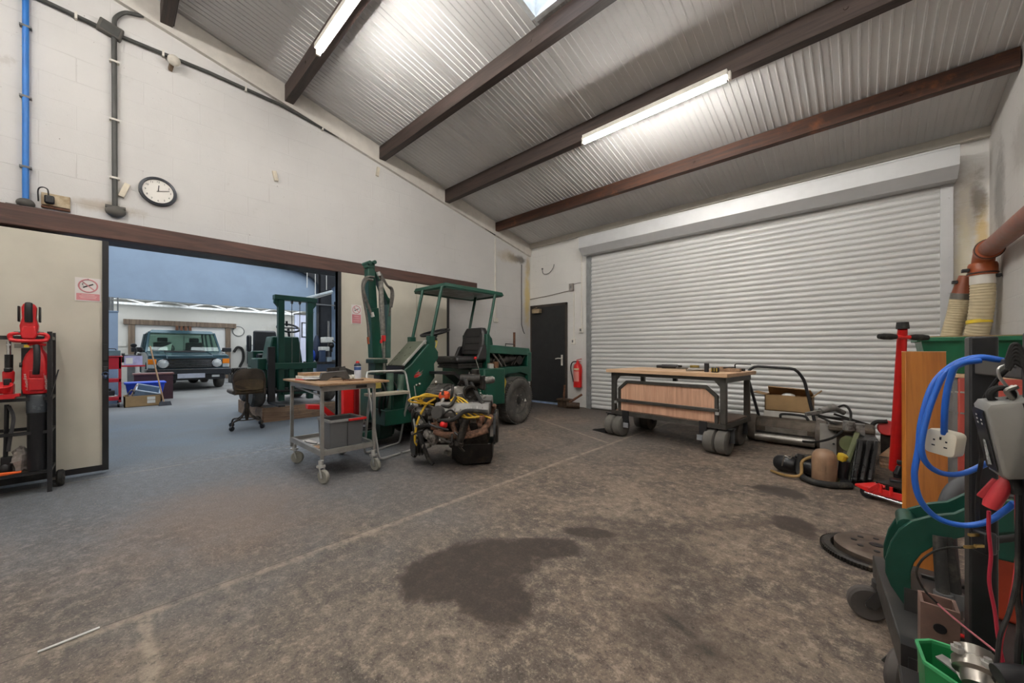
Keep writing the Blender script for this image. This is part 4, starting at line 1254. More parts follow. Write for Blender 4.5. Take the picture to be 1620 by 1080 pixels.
# ------------------------------------------------------------------ tool rack at the left edge
RK = thing('tool_rack', 'black steel tool rack standing against the left sliding door', 'rack', (-4.72, -.45, 0))
for (x, y) in ((-4.68, -.33), (-4.68, -1.05), (-4.96, -.33), (-4.96, -1.05)):
    MB().bx((x - .0125, y - .0125, 0), (x + .0125, y + .0125, 1.26)).build('post', BLK, RK)
for z, both in ((1.21, 0), (.735, 1), (.475, 1), (.165, 1)):
    MB().bx((-4.69, -1.05, z - .012), (-4.67, -.33, z + .012)).build('rail', BLK, RK)
    MB().bx((-4.97, -1.05, z - .012), (-4.95, -.33, z + .012)).build('rail', BLK, RK)
    MB().bx((-4.96, -.34, z - .012), (-4.68, -.32, z + .012)).build('rail', BLK, RK)
MB().bx((-4.95, -1.04, .165), (-4.69, -.34, .172)).build('bottom_shelf', mat('worn_shelf', '5a554f', .6), RK)
MB().bx((-4.95, -1.04, .735), (-4.69, -.34, .742)).build('middle_shelf', BLK, RK)
MB().bar((-4.665, -.325, .75), (-4.66, -.285, .96), .006, .05, (1, 0, 0)).build('side_bracket', BLK, RK)
w1 = MB().lathe([(.02, -.02), (.055, -.022), (.065, -.012), (.065, .012), (.055, .022), (.02, .02)], (-4.83, -.285, .065), (0, 1, 0), 22).build('wheel', RUB, RK)
MB().cyl((-4.83, -.34, .065), (-4.83, -.26, .065), .012).build('axle', STL, RK)
MB().cyl((-4.9, -.43, .742), (-4.9, -.43, 1.25), .008, n=8).build('hanging_rod', BLK, RK)
# red hedge trimmer standing on its guard
REDT = mat('tool_red', 'c71d24', .38, var=.08)
HT = thing('hedge_trimmer', 'red and black cordless hedge trimmer perched on top of the tool rack', 'power tool', (-4.7, -.43, 1.2))
b = MB()
b.loft([[(-4.70 + dx, -.43 + y, z) for y, z in ((-.03, 1.3), (.03, 1.3), (.042, 1.24), (.03, 1.2), (-.03, 1.2), (-.042, 1.24))] for dx in (-.05, .05)])
b.loft([[(-4.7 + x, -.43 + y, z) for x, y in ((-.04, -w_), (.04, -w_), (.05, 0), (.04, w_), (-.04, w_))] for z, w_ in ((1.24, .04), (1.3, .045), (1.36, .033), (1.44, .036), (1.47, .026))])
b.build('body', REDT, HT, bevel=.008)
MB().tube([(-4.655, -.43, 1.33), (-4.645, -.43, 1.38), (-4.645, -.43, 1.44), (-4.66, -.43, 1.47)], .02, 10).build('grip', BLK, HT)
for s_ in (-1, 1):
    MB().bx((-4.73, -.43 + s_ * .045, 1.33), (-4.67, -.43 + s_ * .055, 1.45)).build('side_pad', PLB, HT, bevel=.004)
MB().tube([(-4.67, -.51, 1.235), (-4.67, -.515, 1.2), (-4.66, -.49, 1.185), (-4.66, -.37, 1.185), (-4.67, -.345, 1.2), (-4.67, -.35, 1.235), (-4.68, -.43, 1.245)], .014, 10, closed=True).build('front_handle', REDT, HT)
MB().tube([(-4.672, -.5, 1.245), (-4.672, -.43, 1.25), (-4.672, -.36, 1.245)], .01, 8).build('handle_grip', PLB, HT)
MB().bx((-4.71, -.47, .76), (-4.7, -.425, 1.2)).build('blade', PLB, HT)
MB().bx((-4.69, -.5, 1.13), (-4.68, -.38, 1.16)).build('blade_cover', STL, HT)
MB().bx((-4.679, -.455, 1.135), (-4.677, -.43, 1.155)).build('warning_label', YEL, HT)
# red leaf blower with its black tube
LB = thing('leaf_blower', 'red cordless leaf blower nose down with a thick black tube on the tool rack', 'power tool', (-4.7, -.395, .19))
b = MB()
b.loft([[(-4.715 + .8 * r_ * math.cos(2 * PI * k / 20), -.398 + r_ * math.sin(2 * PI * k / 20), z) for k in range(20)] for r_, z in ((.04, .77), (.066, .78), (.073, .82), (.073, .95), (.07, 1.02), (.055, 1.08), (.035, 1.12), (.03, 1.15))])
b.build('housing', REDT, LB)
MB().bx((-4.67, -.435, .8), (-4.645, -.355, .9)).bx((-4.67, -.43, .9), (-4.65, -.36, .96)).build('front_panel', mat('tool_red_deep', 'b5161e', .4), LB, bevel=.012)
MB().tube([(-4.66, -.395, 1.15), (-4.64, -.39, 1.1), (-4.632, -.39, 1.0), (-4.645, -.395, .93)], .018, 10).build('handle', PLB, LB)
MB().tube([(-4.69, -.44, 1.15), (-4.68, -.4, 1.165), (-4.69, -.35, 1.155)], .012, 8).build('top_rim', REDT, LB)
for s_ in (-1, 1):
    MB().cyl((-4.7, -.398 + s_ * .068, 1.0), (-4.7, -.398 + s_ * .08, 1.0), .018, n=12).build('pivot', PLB, LB)
MB().lathe([(.045, .62), (.055, .63), (.055, .76), (.05, .77)], (-4.715, -.395, 0), (0, 0, 1), 24).build('nozzle_collar', mat('smoked_plastic', '3a3f45', .25), LB)
MB().lathe([(.051, .18), (.053, .2), (.053, .61), (.056, .62), (.056, .63), (.045, .63)], (-4.715, -.392, 0), (0, 0, 1), 24).build('blow_tube', PLB, LB)
for s_ in (-1, 1):
    a = R(-38 if s_ < 0 else 40)
    o = V((-4.715 + .0615 * math.cos(a) * .99, -.398 + .075 * math.sin(a), .87))
    text('Milwaukee', .03, o, (0, .12 * s_, 1) if s_ < 0 else (0, -.12, 1), (-math.cos(a) * 0 - .8 * math.sin(-a) * 0 - .62 * s_ * -1, -.78, 0) if s_ < 0 else (.62, -.78, 0), WHT, LB, 'brand_lettering')
text('M', .02, (-4.6265, -.39, .985), (0, 1, 0), (.1, 0, 1), WHT, LB, 'battery_lettering')
# small red drill, chrome tube and other tools on the rack
t = thing('cordless_drill', 'red and grey cordless drill on the middle shelf of the tool rack', 'power tool', (-4.72, -.53, .745))
MB().bx((-4.77, -.55, .78), (-4.67, -.505, .86)).lathe([(.022, 0), (.028, .02), (.03, .09), (.02, .1)], (-4.72, -.53, .86), (0, 0, 1), 16).build('motor_housing', REDT, t, bevel=.01)
MB().bx((-4.75, -.545, .745), (-4.69, -.51, .79)).bx((-4.69, -.548, .85), (-4.665, -.512, .9)).cyl((-4.7, -.53, .95), (-4.7, -.53, .98), .02).build('battery', PLB, t, bevel=.006)
t = thing('funnel', 'red open funnel on the edge of the tool rack', 'funnel', (-4.66, -.545, .745))
MB().lathe([(.03, -.03), (.045, .02), (.05, .03), (.044, .03), (.03, .0), (.0, -.02)], (-4.65, -.548, .83), (.5, 0, 1), 22).bx((-4.69, -.62, .75), (-4.62, -.49, .785)).build('cone', REDT, t, bevel=.004)
MB().bx((-4.7, -.51, .765), (-4.62, -.47, .785)).build('tongue', REDT, t, bevel=.004)
t = thing('chrome_tube', 'chrome topped black tube standing at the left edge of the tool rack', 'tube', (-4.78, -.535, .745))
MB().cyl((-4.78, -.535, .745), (-4.78, -.535, 1.08), .021, n=16).build('sleeve', PLB, t)
MB().cyl((-4.78, -.535, 1.08), (-4.78, -.535, 1.18), .013, n=14).bx((-4.768, -.545, 1.15), (-4.762, -.525, 1.16)).build('spigot', CHR, t)
t = thing('strap_trimmer', 'black strimmer shaft with a harness strap on the lower rack', 'power tool', (-4.75, -.545, .175))
MB().cyl((-4.76, -.55, .2), (-4.74, -.54, .7), .012).lathe([(.03, 0), (.035, .02), (.03, .06), (.015, .08)], (-4.76, -.55, .175), (0, 0, 1), 16).bx((-4.79, -.57, .24), (-4.74, -.52, .3)).build('shaft', PLB, t)
MB().tube([(-4.73, -.53, .69), (-4.70, -.505, .6), (-4.7, -.52, .45), (-4.71, -.53, .35)], .011, 6).build('strap', mat('grey_webbing', '3b3a3c', .8), t)
t = thing('plastic_bag', 'crumpled clear plastic bag with pink print on the bottom rack shelf', 'bag', (-4.76, -.48, .172))
b = MB().ball((-4.78, -.48, .26), (.06, .05, .1), 12, 8)
for v in b.v:
    v += V((random.uniform(-1, 1), random.uniform(-1, 1), random.uniform(-1, 1))) * .012
b.build('wrapping', mat('cloudy_plastic', '8e8681', .25, var=.2, sc=30, dirt='b8646d', amt=.28, dsc=16), t, ang=15)
tag(MB().hexa([(-4.7, -.62, .176), (-4.66, -.62, .176), (-4.67, -.465, .18), (-4.69, -.465, .18)], [(-4.7, -.62, .2), (-4.66, -.62, .2), (-4.67, -.465, .195), (-4.69, -.465, .195)]).build('wedge', ORG, bevel=.004), 'orange plastic wedge on the bottom shelf of the tool rack', 'wedge')

# ------------------------------------------------------------------ tube-framed trolley table
TUBM = mat('grey_trolley_tube', '9b9a96', .4, .6, var=.15, dirt='6a6258', amt=.3)
PLY = wood('worn_plywood_top', '8b6a4c', 'a88a68', .6, 0, .7, dirt='5f4c3a', amt=.35)
TB = thing('trolley_table', 'grey tube framed trolley with a plywood top and four castors', 'trolley', (-3.72, 1.45, 0))
lx, ly = (-3.33, -4.1), (1.215, 1.675)
for x in lx:
    for y in ly:
        MB().bx((x - .014, y - .014, .17), (x + .014, y + .014, .8)).build('leg', TUBM, TB, bevel=.004)
b = MB().bx((-4.1, 1.2, .77), (-3.33, 1.23, .81)).bx((-4.1, 1.66, .77), (-3.33, 1.69, .81)).bx((-3.345, 1.215, .765), (-3.315, 1.675, .815)).bx((-4.115, 1.215, .765), (-4.085, 1.675, .815))
b.build('top_frame', TUBM, TB)
MB().bx((-3.313, 1.5, .775), (-3.311, 1.6, .8)).build('maker_plate', PLB, TB)
b = MB().hexa([(-4.22, 1.17, .815), (-3.27, 1.17, .815), (-3.27, 1.8, .815), (-4.22, 1.8, .815)], [(-4.22, 1.17, .833), (-3.27, 1.17, .833), (-3.27, 1.8, .833), (-4.22, 1.8, .833)])
b.build('plywood_top', PLY, TB, bevel=.002)
b = MB().bx((-4.1, 1.2, .22), (-3.33, 1.225, .265)).bx((-4.1, 1.665, .22), (-3.33, 1.69, .265)).bx((-3.345, 1.2, .22), (-3.32, 1.69, .265)).bx((-4.11, 1.2, .22), (-4.085, 1.69, .265)).bx((-4.1, 1.21, .225), (-3.33, 1.68, .232))
b.build('lower_tray', TUBM, TB)
for x, y, a in ((-3.31, 1.2, 20), (-3.32, 1.665, 15), (-4.1, 1.235, 50), (-4.11, 1.68, 30)):
    u = V((math.cos(R(a)), math.sin(R(a)), 0))
    s_ = V((-u.y, u.x, 0))
    c = V((x, y, 0)) + u * .03
    f = MB().cyl((x, y, .13), (x, y, .19), .02).bar(c + s_ * .022 + V((0, 0, .05)), V((x, y, .15)) + s_ * .022, .004, .035).bar(c - s_ * .022 + V((0, 0, .05)), V((x, y, .15)) - s_ * .022, .004, .035).lathe([(0, 0), (.035, 0), (.035, .015), (0, .015)], (x, y, .135)).build('castor_fork', GALV, TB)
    wq = MB().lathe([(.03, -.014), (.05, -.016), (.058, -.01), (.06, 0), (.058, .01), (.05, .016), (.03, .014)], c + V((0, 0, .06)), s_, 26).build('castor_wheel', mat('grey_rubber', '8a8880', .7), TB)
    MB().lathe([(0, -.01), (.04, -.015), (.04, .015), (0, .01)], c + V((0, 0, .06)), s_, 20).build('wheel_centre', PLB, wq)
MB().cyl((-4.05, 1.235, .76), (-3.4, 1.235, .72), .008).build('tie_rod', GALV, TB)
# things on and in the trolley
t = thing('storage_bin', 'grey plastic bin with a red grip on the lower tray of the trolley table', 'bin', (-3.5, 1.44, .235))
GB = mat('mid_grey_plastic', '5c5d5f', .5, var=.05)
b = MB()
o = [(-3.38, 1.3), (-3.38, 1.6), (-3.66, 1.6), (-3.66, 1.3)]
ob = [(-3.4, 1.31), (-3.4, 1.59), (-3.64, 1.59), (-3.64, 1.31)]
ii = [(-3.39, 1.31), (-3.39, 1.59), (-3.65, 1.59), (-3.65, 1.31)]
for i in range(4):
    j = (i + 1) % 4
    b.hexa([(*ob[i], .235), (*ob[j], .235), (*[(ob[j][k] * .97 + ob[(j + 2) % 4][k] * .03) for k in (0, 1)], .235), (*[(ob[i][k] * .97 + ob[(i + 2) % 4][k] * .03) for k in (0, 1)], .235)],
           [(*o[i], .49), (*o[j], .49), (*ii[j], .49), (*ii[i], .49)])
b.bx((-3.64, 1.31, .235), (-3.4, 1.59, .242))
b.build('shell', GB, t)
b = MB()
for i in range(4):
    b.bar((*o[i], .49), (*o[(i + 1) % 4], .49), .018, .02)
b.build('rim', mat('pale_grey_rim', '8b8b8a', .5), t)
MB().bx((-3.375, 1.455, .478), (-3.355, 1.62, .5)).bx((-3.375, 1.605, .478), (-3.5, 1.62, .5)).build('grip', RED, t, bevel=.005, label='red grip strip')
MB().bx((-3.385, 1.452, .25), (-3.381, 1.456, .48)).build('divider_line', PLB, t)
t = thing('spray_can', 'white and blue aerosol can with a red cap on the trolley table', 'can', (-3.7, 1.69, .833))
MB().lathe([(0, 0), (.033, 0), (.033, .125), (.031, .13)], (-3.7, 1.69, .833), (0, 0, 1), 24).build('body', mat('can_white', 'cdd0da', .35, .2), t)
MB().lathe([(.0333, .085), (.0333, .118)], (-3.7, 1.69, .833), (0, 0, 1), 24).build('blue_band', mat('can_blue', '3f5d97', .4), t)
MB().lathe([(.034, .125), (.034, .135), (.025, .15), (.018, .155), (0, .155)], (-3.7, 1.69, .833), (0, 0, 1), 24).build('shoulder', mat('can_dark', '343a46', .35, .5), t)
MB().lathe([(.018, .15), (.018, .165), (.012, .175), (0, .178)], (-3.7, 1.69, .833), (0, 0, 1), 18).build('cap', RED, t)
t = thing('steel_channel', 'dark folded steel bracket lying on the trolley table', 'bracket', (-3.8, 1.48, .833))
b = MB().prism([(-.13, 0), (-.11, .07), (.1, .085), (.13, .02), (.11, .0), (.0, .045), (-.07, .0)], (-3.74, 1.47, .834), (.25, 1, 0), (0, 0, 1), .12)
b.bar((-3.74, 1.58, .84), (-3.76, 1.56, .95), .012, .13, (1, 0, 0))
b.build('fold', mat('dark_primer_steel', '4c4a48', .45, .5, var=.2), t)
b = MB()
for k in range(12):
    b.cyl((-3.42 - random.random() * .12, 1.45 + random.random() * .2, .837), (-3.44 - random.random() * .12, 1.45 + random.random() * .2, .84), .004, n=6)
tag(b.build('loose_screws', RUST), 'scatter of loose screws on the trolley table by the dark bracket', 'screws', kind='stuff')
t = thing('rubber_mat', 'black rubber sheet at the back of the trolley table behind the aerosol can', 'mat', (-4.0, 1.68, .833))
MB().prism([(-.16, 0), (-.15, .1), (.0, .11), (.12, .06), (.18, 0)], (-4.05, 1.68, .834), (.1, 1, 0), (0, 0, 1), .02).bx((-4.18, 1.55, .834), (-3.95, 1.78, .86)).build('sheet', RUB, t, bevel=.004)
t = thing('pipe_coupling', 'pair of short white pipe ends beside the aerosol can', 'pipe', (-3.72, 1.63, .833))
MB().lathe([(.013, 0), (.02, 0), (.02, .05), (.013, .05)], (-3.74, 1.61, .853), (1, .2, 0), 16).lathe([(.013, 0), (.02, 0), (.02, .05), (.013, .05)], (-3.74, 1.652, .853), (1, .2, 0), 16).build('ends', WHT, t)
t = thing('plywood_offcut', 'pale plywood offcuts stacked at the back left of the trolley table', 'board', (-4.1, 1.36, .833))
MB().bx((-4.2, 1.28, .833), (-4.0, 1.5, .86)).build('lower_board', WHT, t)
MB().bx((-4.21, 1.3, .86), (-4.04, 1.56, .89)).build('upper_board', PLY, t)
t = thing('plastic_bag', 'clear polythene bag lying on the trolley table at the left', 'bag', (-3.8, 1.3, .833))
b = MB().ball((-3.8, 1.3, .845), (.13, .07, .014), 14, 7)
for v in b.v:
    v += V((random.uniform(-1, 1), random.uniform(-1, 1), random.uniform(0, .6))) * .008
b.build('film', mat('polythene', 'b9b4b0', .2), t, ang=15)
tag(MB().bar((-3.95, 1.2, .838), (-3.86, 1.25, .838), .01, .008).build('pencil', RED), 'red pencil at the left corner of the trolley table', 'pencil')
t = thing('paper_pad', 'white paper pad with a pen on the lower tray of the trolley', 'paper', (-3.75, 1.26, .232))
MB().box((-3.78, 1.27, .243), (.26, .1, .02), .1).build('pad', WHT, t)
MB().tube([(-3.85, 1.25, .258), (-3.75, 1.24, .262), (-3.66, 1.28, .258), (-3.7, 1.31, .256)], .004, 6).build('cable_end', PLB, t)
MB().bx((-3.62, 1.23, .233), (-3.5, 1.29, .25)).build('wood_block', PLY, t)

# red engine crane behind the trolley table
t = thing('engine_crane', 'red engine crane post with a sloping red arm behind the trolley table', 'crane', (-4.75, 2.05, 0))
MB().bx((-4.82, 1.97, 0), (-4.7, 2.1, .8)).bx((-4.83, 1.96, .78), (-4.69, 2.11, .82)).build('post', RED, t, bevel=.006)
MB().bx((-4.76, 2.1, 0), (-4.68, 2.16, .78)).build('ram', mat('dark_red_ram', '7d1518', .4), t, bevel=.006)
b = MB().prism([(-.0, 0), (.17, -.02), (.36, -.2), (.36, -.27), (.3, -.25), (.15, -.07), (.0, -.05)], (-4.75, 1.55, .49), (.05, 1, 0), (0, 0, 1), .09)
b.build('arm', RED, t, bevel=.004)
MB().bx((-4.9, 1.6, .0), (-4.55, 1.66, .09)).bx((-4.92, 1.98, 0), (-4.55, 2.05, .07)).bx((-4.78, 1.62, .02), (-4.72, 2.04, .09)).build('base_legs', BLK, t)

# ------------------------------------------------------------------ folding step stool
t = thing('step_stool', 'folding aluminium tube step stool between the trolley table and the digger', 'step stool', (-3.85, 2.1, 0))
A1, A2 = (-3.557, 1.847, 0.012), (-3.678, 2.383, 0.012)
B1, B2 = (-3.898, 1.851, 0.012), (-4.049, 2.36, 0.012)
T1, T2 = (-3.86, 1.854, 0.888), (-3.86, 2.323, 0.884)


def lerp(a, c, k):
    return tuple(a[i] + (c[i] - a[i]) * k for i in range(3))


def rounded(pts, r=.05):
    out = [pts[0]]
    for i in range(1, len(pts) - 1):
        p = V(pts[i])
        a = (V(pts[i - 1]) - p).normalized() * r + p
        c = (V(pts[i + 1]) - p).normalized() * r + p
        out += [tuple(a), tuple((a + c + p * 2) / 4), tuple(c)]
    return out + [pts[-1]]


MB().tube(rounded([lerp(A1, A2, .5), A1, T1, T2, A2, lerp(A1, A2, .55)], .045), .0125, 10, smooth=False).build('front_frame', GALV, t)
q1, q2 = lerp(A1, T1, .72), lerp(A2, T2, .72)
MB().tube(rounded([q1, B1, B2, q2], .045), .0125, 10, smooth=False).build('rear_frame', GALV, t)
s1, s2 = V(lerp(A1, T1, .70)), V(lerp(A2, T2, .70))
d_ = (V(B1) - V(A1)).normalized()
b = MB()
b.hexa([s1 - d_ * .02, s2 - d_ * .02, s2 + d_ * .14, s1 + d_ * .14], [s1 - d_ * .02 + V((0, 0, .03)), s2 - d_ * .02 + V((0, 0, .03)), s2 + d_ * .14 + V((0, 0, .03)), s1 + d_ * .14 + V((0, 0, .03))])
b.build('step', mat('ribbed_step', 'b3aa98', .5, .3), t, bevel=.003)
MB().bar(lerp(A1, T1, .62), lerp(B1, q1, .6), .006, .02).build('stay_bar', GALV, t)
MB().bar(lerp(A2, T2, .62), lerp(B2, q2, .6), .006, .02).build('stay_bar', GALV, t)
tag(MB().bar((-2.199, -0.183, 0.004), (-2.216, -0.031, 0.004), .012, .004).build('metal_offcut', mat('bright_offcut', 'c9c9c6', .5, .1, var=.08)), 'thin bright metal strip lying on the floor at lower left', 'strip')

# ------------------------------------------------------------------ green mini digger
DG = thing('mini_digger', 'dark green homemade mini digger with a canopy, black seat and upright boom', 'digger', (-4.2, 3.4, 0))
XN, XF = -3.93, -4.42


def xprism(poly, xa, xb, name, m, par=None, **k):
    return MB().prism(poly, (xb, 0, 0), (0, 1, 0), (0, 0, 1), xa - xb).build(name, m, par or DG, **k)


# front cowl with sloping olive panel
side = [(2.33, .44), (2.36, .9), (2.42, .93), (2.68, 1.2), (2.76, 1.2), (2.84, 1.1), (2.84, 1.02), (2.78, .95), (2.79, .78), (2.74, .72), (2.55, .44)]
cw = xprism(side, XN, XF + .04, 'cowl', GRN, bevel=.012)
MB().hexa([(XF + .09, 2.365, .93), (XN - .05, 2.365, .93), (XN - .05, 2.66, 1.225), (XF + .09, 2.66, 1.225)], [(XF + .09, 2.358, .94), (XN - .05, 2.358, .94), (XN - .05, 2.653, 1.235), (XF + .09, 2.653, 1.235)]).build('sloping_panel', mat('olive_hood_panel', '4f5747', .3, var=.2, dirt='6e6d55', amt=.35), cw)
MB().bx((XF + .06, 2.34, .84), (XN - .02, 2.37, .93)).build('dark_vent', PLB, cw)
MB().hexa([(XN - .035, 2.35, .935), (XN + .002, 2.35, .935), (XN + .002, 2.665, 1.235), (XN - .035, 2.665, 1.235)], [(XN - .035, 2.345, .95), (XN + .002, 2.345, .95), (XN + .002, 2.655, 1.25), (XN - .035, 2.655, 1.25)]).build('bright_edge', GALV, cw)
# chrome and red flash badge on the cowl side
b = MB()
for k, (dy, dz, l) in enumerate(((0, 0, .13), (.02, -.025, .1), (.0, .025, .07))):
    b.prism([(0, 0), (l * .5, .012), (l, .035), (l * .6, -.004)], (XN + .002, 2.5 + dy, .82 + dz), (0, 1, .25), (0, -.25, 1), -.006)
b.build('chrome_flash', CHR, cw)
MB().prism([(0, 0), (.07, .03), (.09, -.01), (.05, -.035), (-.01, -.03)], (XN + .001, 2.49, .82), (0, 1, .2), (0, -.2, 1), -.004).build('red_flash', REDP, cw)
# front base frame and trough
MB().bx((XF, 2.1, .26), (XN + .02, 3.5, .44)).build('chassis_rail', GRN, DG, bevel=.01)
tr = [(-3.95, 2.028, 0.341), (-3.95, 2.369, 0.311), (-3.95, 2.335, 0.211), (-3.95, 2.074, 0.221)]
MB().prism([(1.97, .18), (2.38, .2), (2.36, .1), (2.26, .06), (2.04, .06), (1.97, .1)], (-4.62, 0, 0), (0, 1, 0), (0, 0, 1), .45).build('front_trough', GRN, DG, bevel=.01)
MB().bx((-4.57, 2.0, .182), (-4.2, 2.34, .2)).ball((-4.38, 2.16, .2), (.15, .12, .05)).build('trough_dirt', OILY, DG)
MB().bx((XF, 2.05, .3), (XF + .2, 2.4, .75)).bx((XN - .1, 2.2, .3), (XN + .01, 2.35, .62)).build('pedestal', GRN, DG, bevel=.01)
# rear: seat platform box, engine hood with an open side
MB().bx((-4.68, 3.45, .36), (-3.73, 3.85, .87)).build('side_tank', GRN, DG, bevel=.015)
MB().bx((-4.66, 3.443, .5), (-4.05, 3.45, .86)).bx((-3.99, 3.443, .4), (-3.75, 3.45, .86)).build('tank_panels', GRN, DG, bevel=.003)
MB().bx((-4.05, 3.43, .45), (-3.99, 3.452, .84)).build('panel_slot', PLB, DG)
MB().tube([(-4.02, 3.425, .5), (-4.02, 3.41, .62), (-4.025, 3.42, .72), (-4.02, 3.44, .82)], .014).build('slot_hose', GALV, DG)
b = MB().bx((XF - .06, 3.72, .82), (XN, 4.62, .87)).bx((XF - .06, 3.72, .42), (XN - .06, 4.6, .82))
b.bx((XF - .06, 4.58, .62), (XN, 4.68, 1.1)).bx((XF - .06, 3.68, .85), (XN, 3.75, 1.36))
b.hexa([(XF - .06, 3.7, 1.08), (XN, 3.7, 1.08), (XN, 4.68, 1.04), (XF - .06, 4.68, 1.04)], [(XF - .03, 3.7, 1.21), (XN - .03, 3.7, 1.21), (XN - .03, 4.66, 1.16), (XF - .03, 4.66, 1.16)])
b.bx((XF - .06, 3.72, .85), (XF - .03, 4.62, 1.1))
b.prism([(3.7, 1.2), (3.88, 1.2), (3.86, 1.3), (3.8, 1.36), (3.7, 1.38)], (XF - .02, 0, 0), (0, 1, 0), (0, 0, 1), .44)
b.build('engine_hood', GRN, DG, bevel=.014)
b = MB().bx((XF, 3.78, .87), (-4.08, 4.56, .98))
for k in range(6):
    b.ball((-4.03 - .05 * random.random(), 3.85 + k * .12, .95 + .05 * random.random()), (.05, .06, .06))
b.cyl((-4.0, 4.0, .95), (-4.0, 4.3, 1.0), .05).cyl((-4.0, 4.42, .97), (-3.96, 4.42, .97), .07)
for k in range(9):
    y = 3.8 + random.random() * .7
    b.tube([(-3.99, y, .9), (-3.97, y + .06, 1.0), (-4.0, y + .14, 1.04), (-4.0, y + .2, .93)], .012)
b.build('exposed_engine', OILY, DG)
MB().tube([(-3.96, 3.82, 1.08), (-3.955, 3.92, .98), (-3.96, 4.02, .88)], .016).tube([(-3.965, 3.95, 1.07), (-3.96, 4.05, .95), (-3.96, 4.1, .88)], .011).build('engine_hoses', STL, DG)
MB().cyl((-3.85, 3.68, .87), (-3.85, 3.68, .93), .045).build('tin_cup', GALV, DG)
MB().cyl((-3.87, 3.8, .87), (-3.87, 3.8, .96), .045).cyl((-3.92, 3.73, .87), (-3.92, 3.73, .94), .04).build('copper_fittings', mat('copper_brown', '7d5b45', .4, .6), DG)
MB().tube([(-4.0, 4.14, 1.19), (-4.0, 4.14, 1.225), (-4.0, 4.34, 1.22), (-4.0, 4.34, 1.18)], .007, 6, smooth=False).build('hood_handle', BLK, DG)
MB().cyl((-4.15, 4.5, 1.16), (-4.15, 4.5, 1.42), .02).build('exhaust_stub', RUST, DG)
MB().prism([(3.86, .84), (4.66, .84), (4.66, .66), (4.56, .74), (4.4, .78), (4.1, .76), (3.92, .68)], (XN - .1, 0, 0), (0, 1, 0), (0, 0, 1), .1).build('rear_mudguard', GRN, DG, bevel=.006)
MB().tube([(-3.82, 3.9, .74), (-3.8, 3.93, .66), (-3.81, 3.9, .55), (-3.83, 3.94, .48)], .014).tube([(-3.83, 3.94, .72), (-3.8, 3.9, .6), (-3.82, 3.93, .5)], .01).build('yellow_strap', mat('yellow_webbing', 'b7a03a', .7), DG, label='yellow webbing strap')
# seat
VIN = mat('black_vinyl_seat', '222122', .36, var=.2)
st = MB().loft([[(x, y, z) for x, z in ((-4.47, .98), (-4.44, 1.04), (-3.99, 1.04), (-3.96, .98), (-3.99, .94), (-4.44, .94))] for y in (3.17, 3.2, 3.6, 3.66)]).build('seat_cushion', VIN, DG, bevel=.025, seg=3)
b = MB()
b.loft([[(-4.215 + x * k, 3.62 + (z - 1.06) * .14 + dy, z) for x, z in ((-.23, 1.06), (-.25, 1.2), (-.23, 1.38), (-.17, 1.455), (.17, 1.455), (.23, 1.38), (.25, 1.2), (.23, 1.06))] for dy, k in ((0, .9), (.02, 1), (.08, 1), (.1, .94))])
sb = b.build('seat_back', VIN, DG, bevel=.012)
b = MB()
for k in range(3):
    b.tube([(-4.38, 3.622 + k * .016, 1.13 + k * .1), (-4.215, 3.612 + k * .016, 1.13 + k * .1), (-4.05, 3.622 + k * .016, 1.13 + k * .1)], .005, 6)
for x in (-4.38, -4.05):
    b.tube([(x, 3.618, 1.08), (x, 3.65, 1.28), (x * .999, 3.668, 1.42)], .005, 6)
b.build('seat_piping', PLB, sb)
for x in (-4.47, -3.97):
    MB().hexa([(x - .03, 3.5, .98), (x + .03, 3.5, .98), (x + .03, 3.74, .98), (x - .03, 3.74, .98)], [(x - .025, 3.6, 1.18), (x + .025, 3.6, 1.18), (x + .025, 3.74, 1.2), (x - .025, 3.74, 1.2)]).build('side_bolster', VIN, DG, bevel=.02, seg=3)
b = MB()
for k in range(3):
    b.bx((-4.45 + .01 * (k % 2), 3.2 + .01 * (k % 2), .875 + k * .023), (-3.98 - .01 * (k % 2), 3.64, .895 + k * .023))
b.build('seat_suspension', RUB, DG)
MB().cyl((-3.87, 3.47, .87), (-3.88, 3.42, 1.0), .007, n=8).build('lever', CHR, DG)
MB().ball((-3.88, 3.418, 1.015), .022).build('lever_knob', RED, DG, label='red lever knob')
# steering wheel
b = MB().torus((-4.2, 2.98, 1.36), (0, -.28, 1), .19, .017, 36, 8)
for a in (90, 210, 330):
    b.bar((-4.2, 2.98, 1.345), (-4.2 + .18 * math.cos(R(a)), 2.98 + .17 * math.sin(R(a)), 1.36 + .05 * math.sin(R(a))), .022, .012)
b.lathe([(0, -.02), (.045, -.02), (.04, .02), (0, .025)], (-4.2, 2.98, 1.345), (0, -.28, 1), 18)
b.build('steering_wheel', PLB, DG)
MB().cyl((-4.2, 2.985, 1.33), (-4.2, 2.8, 1.05), .032).box((-4.12, 2.9, 1.26), (.12, .03, .04)).build('steering_column', BLK, DG)
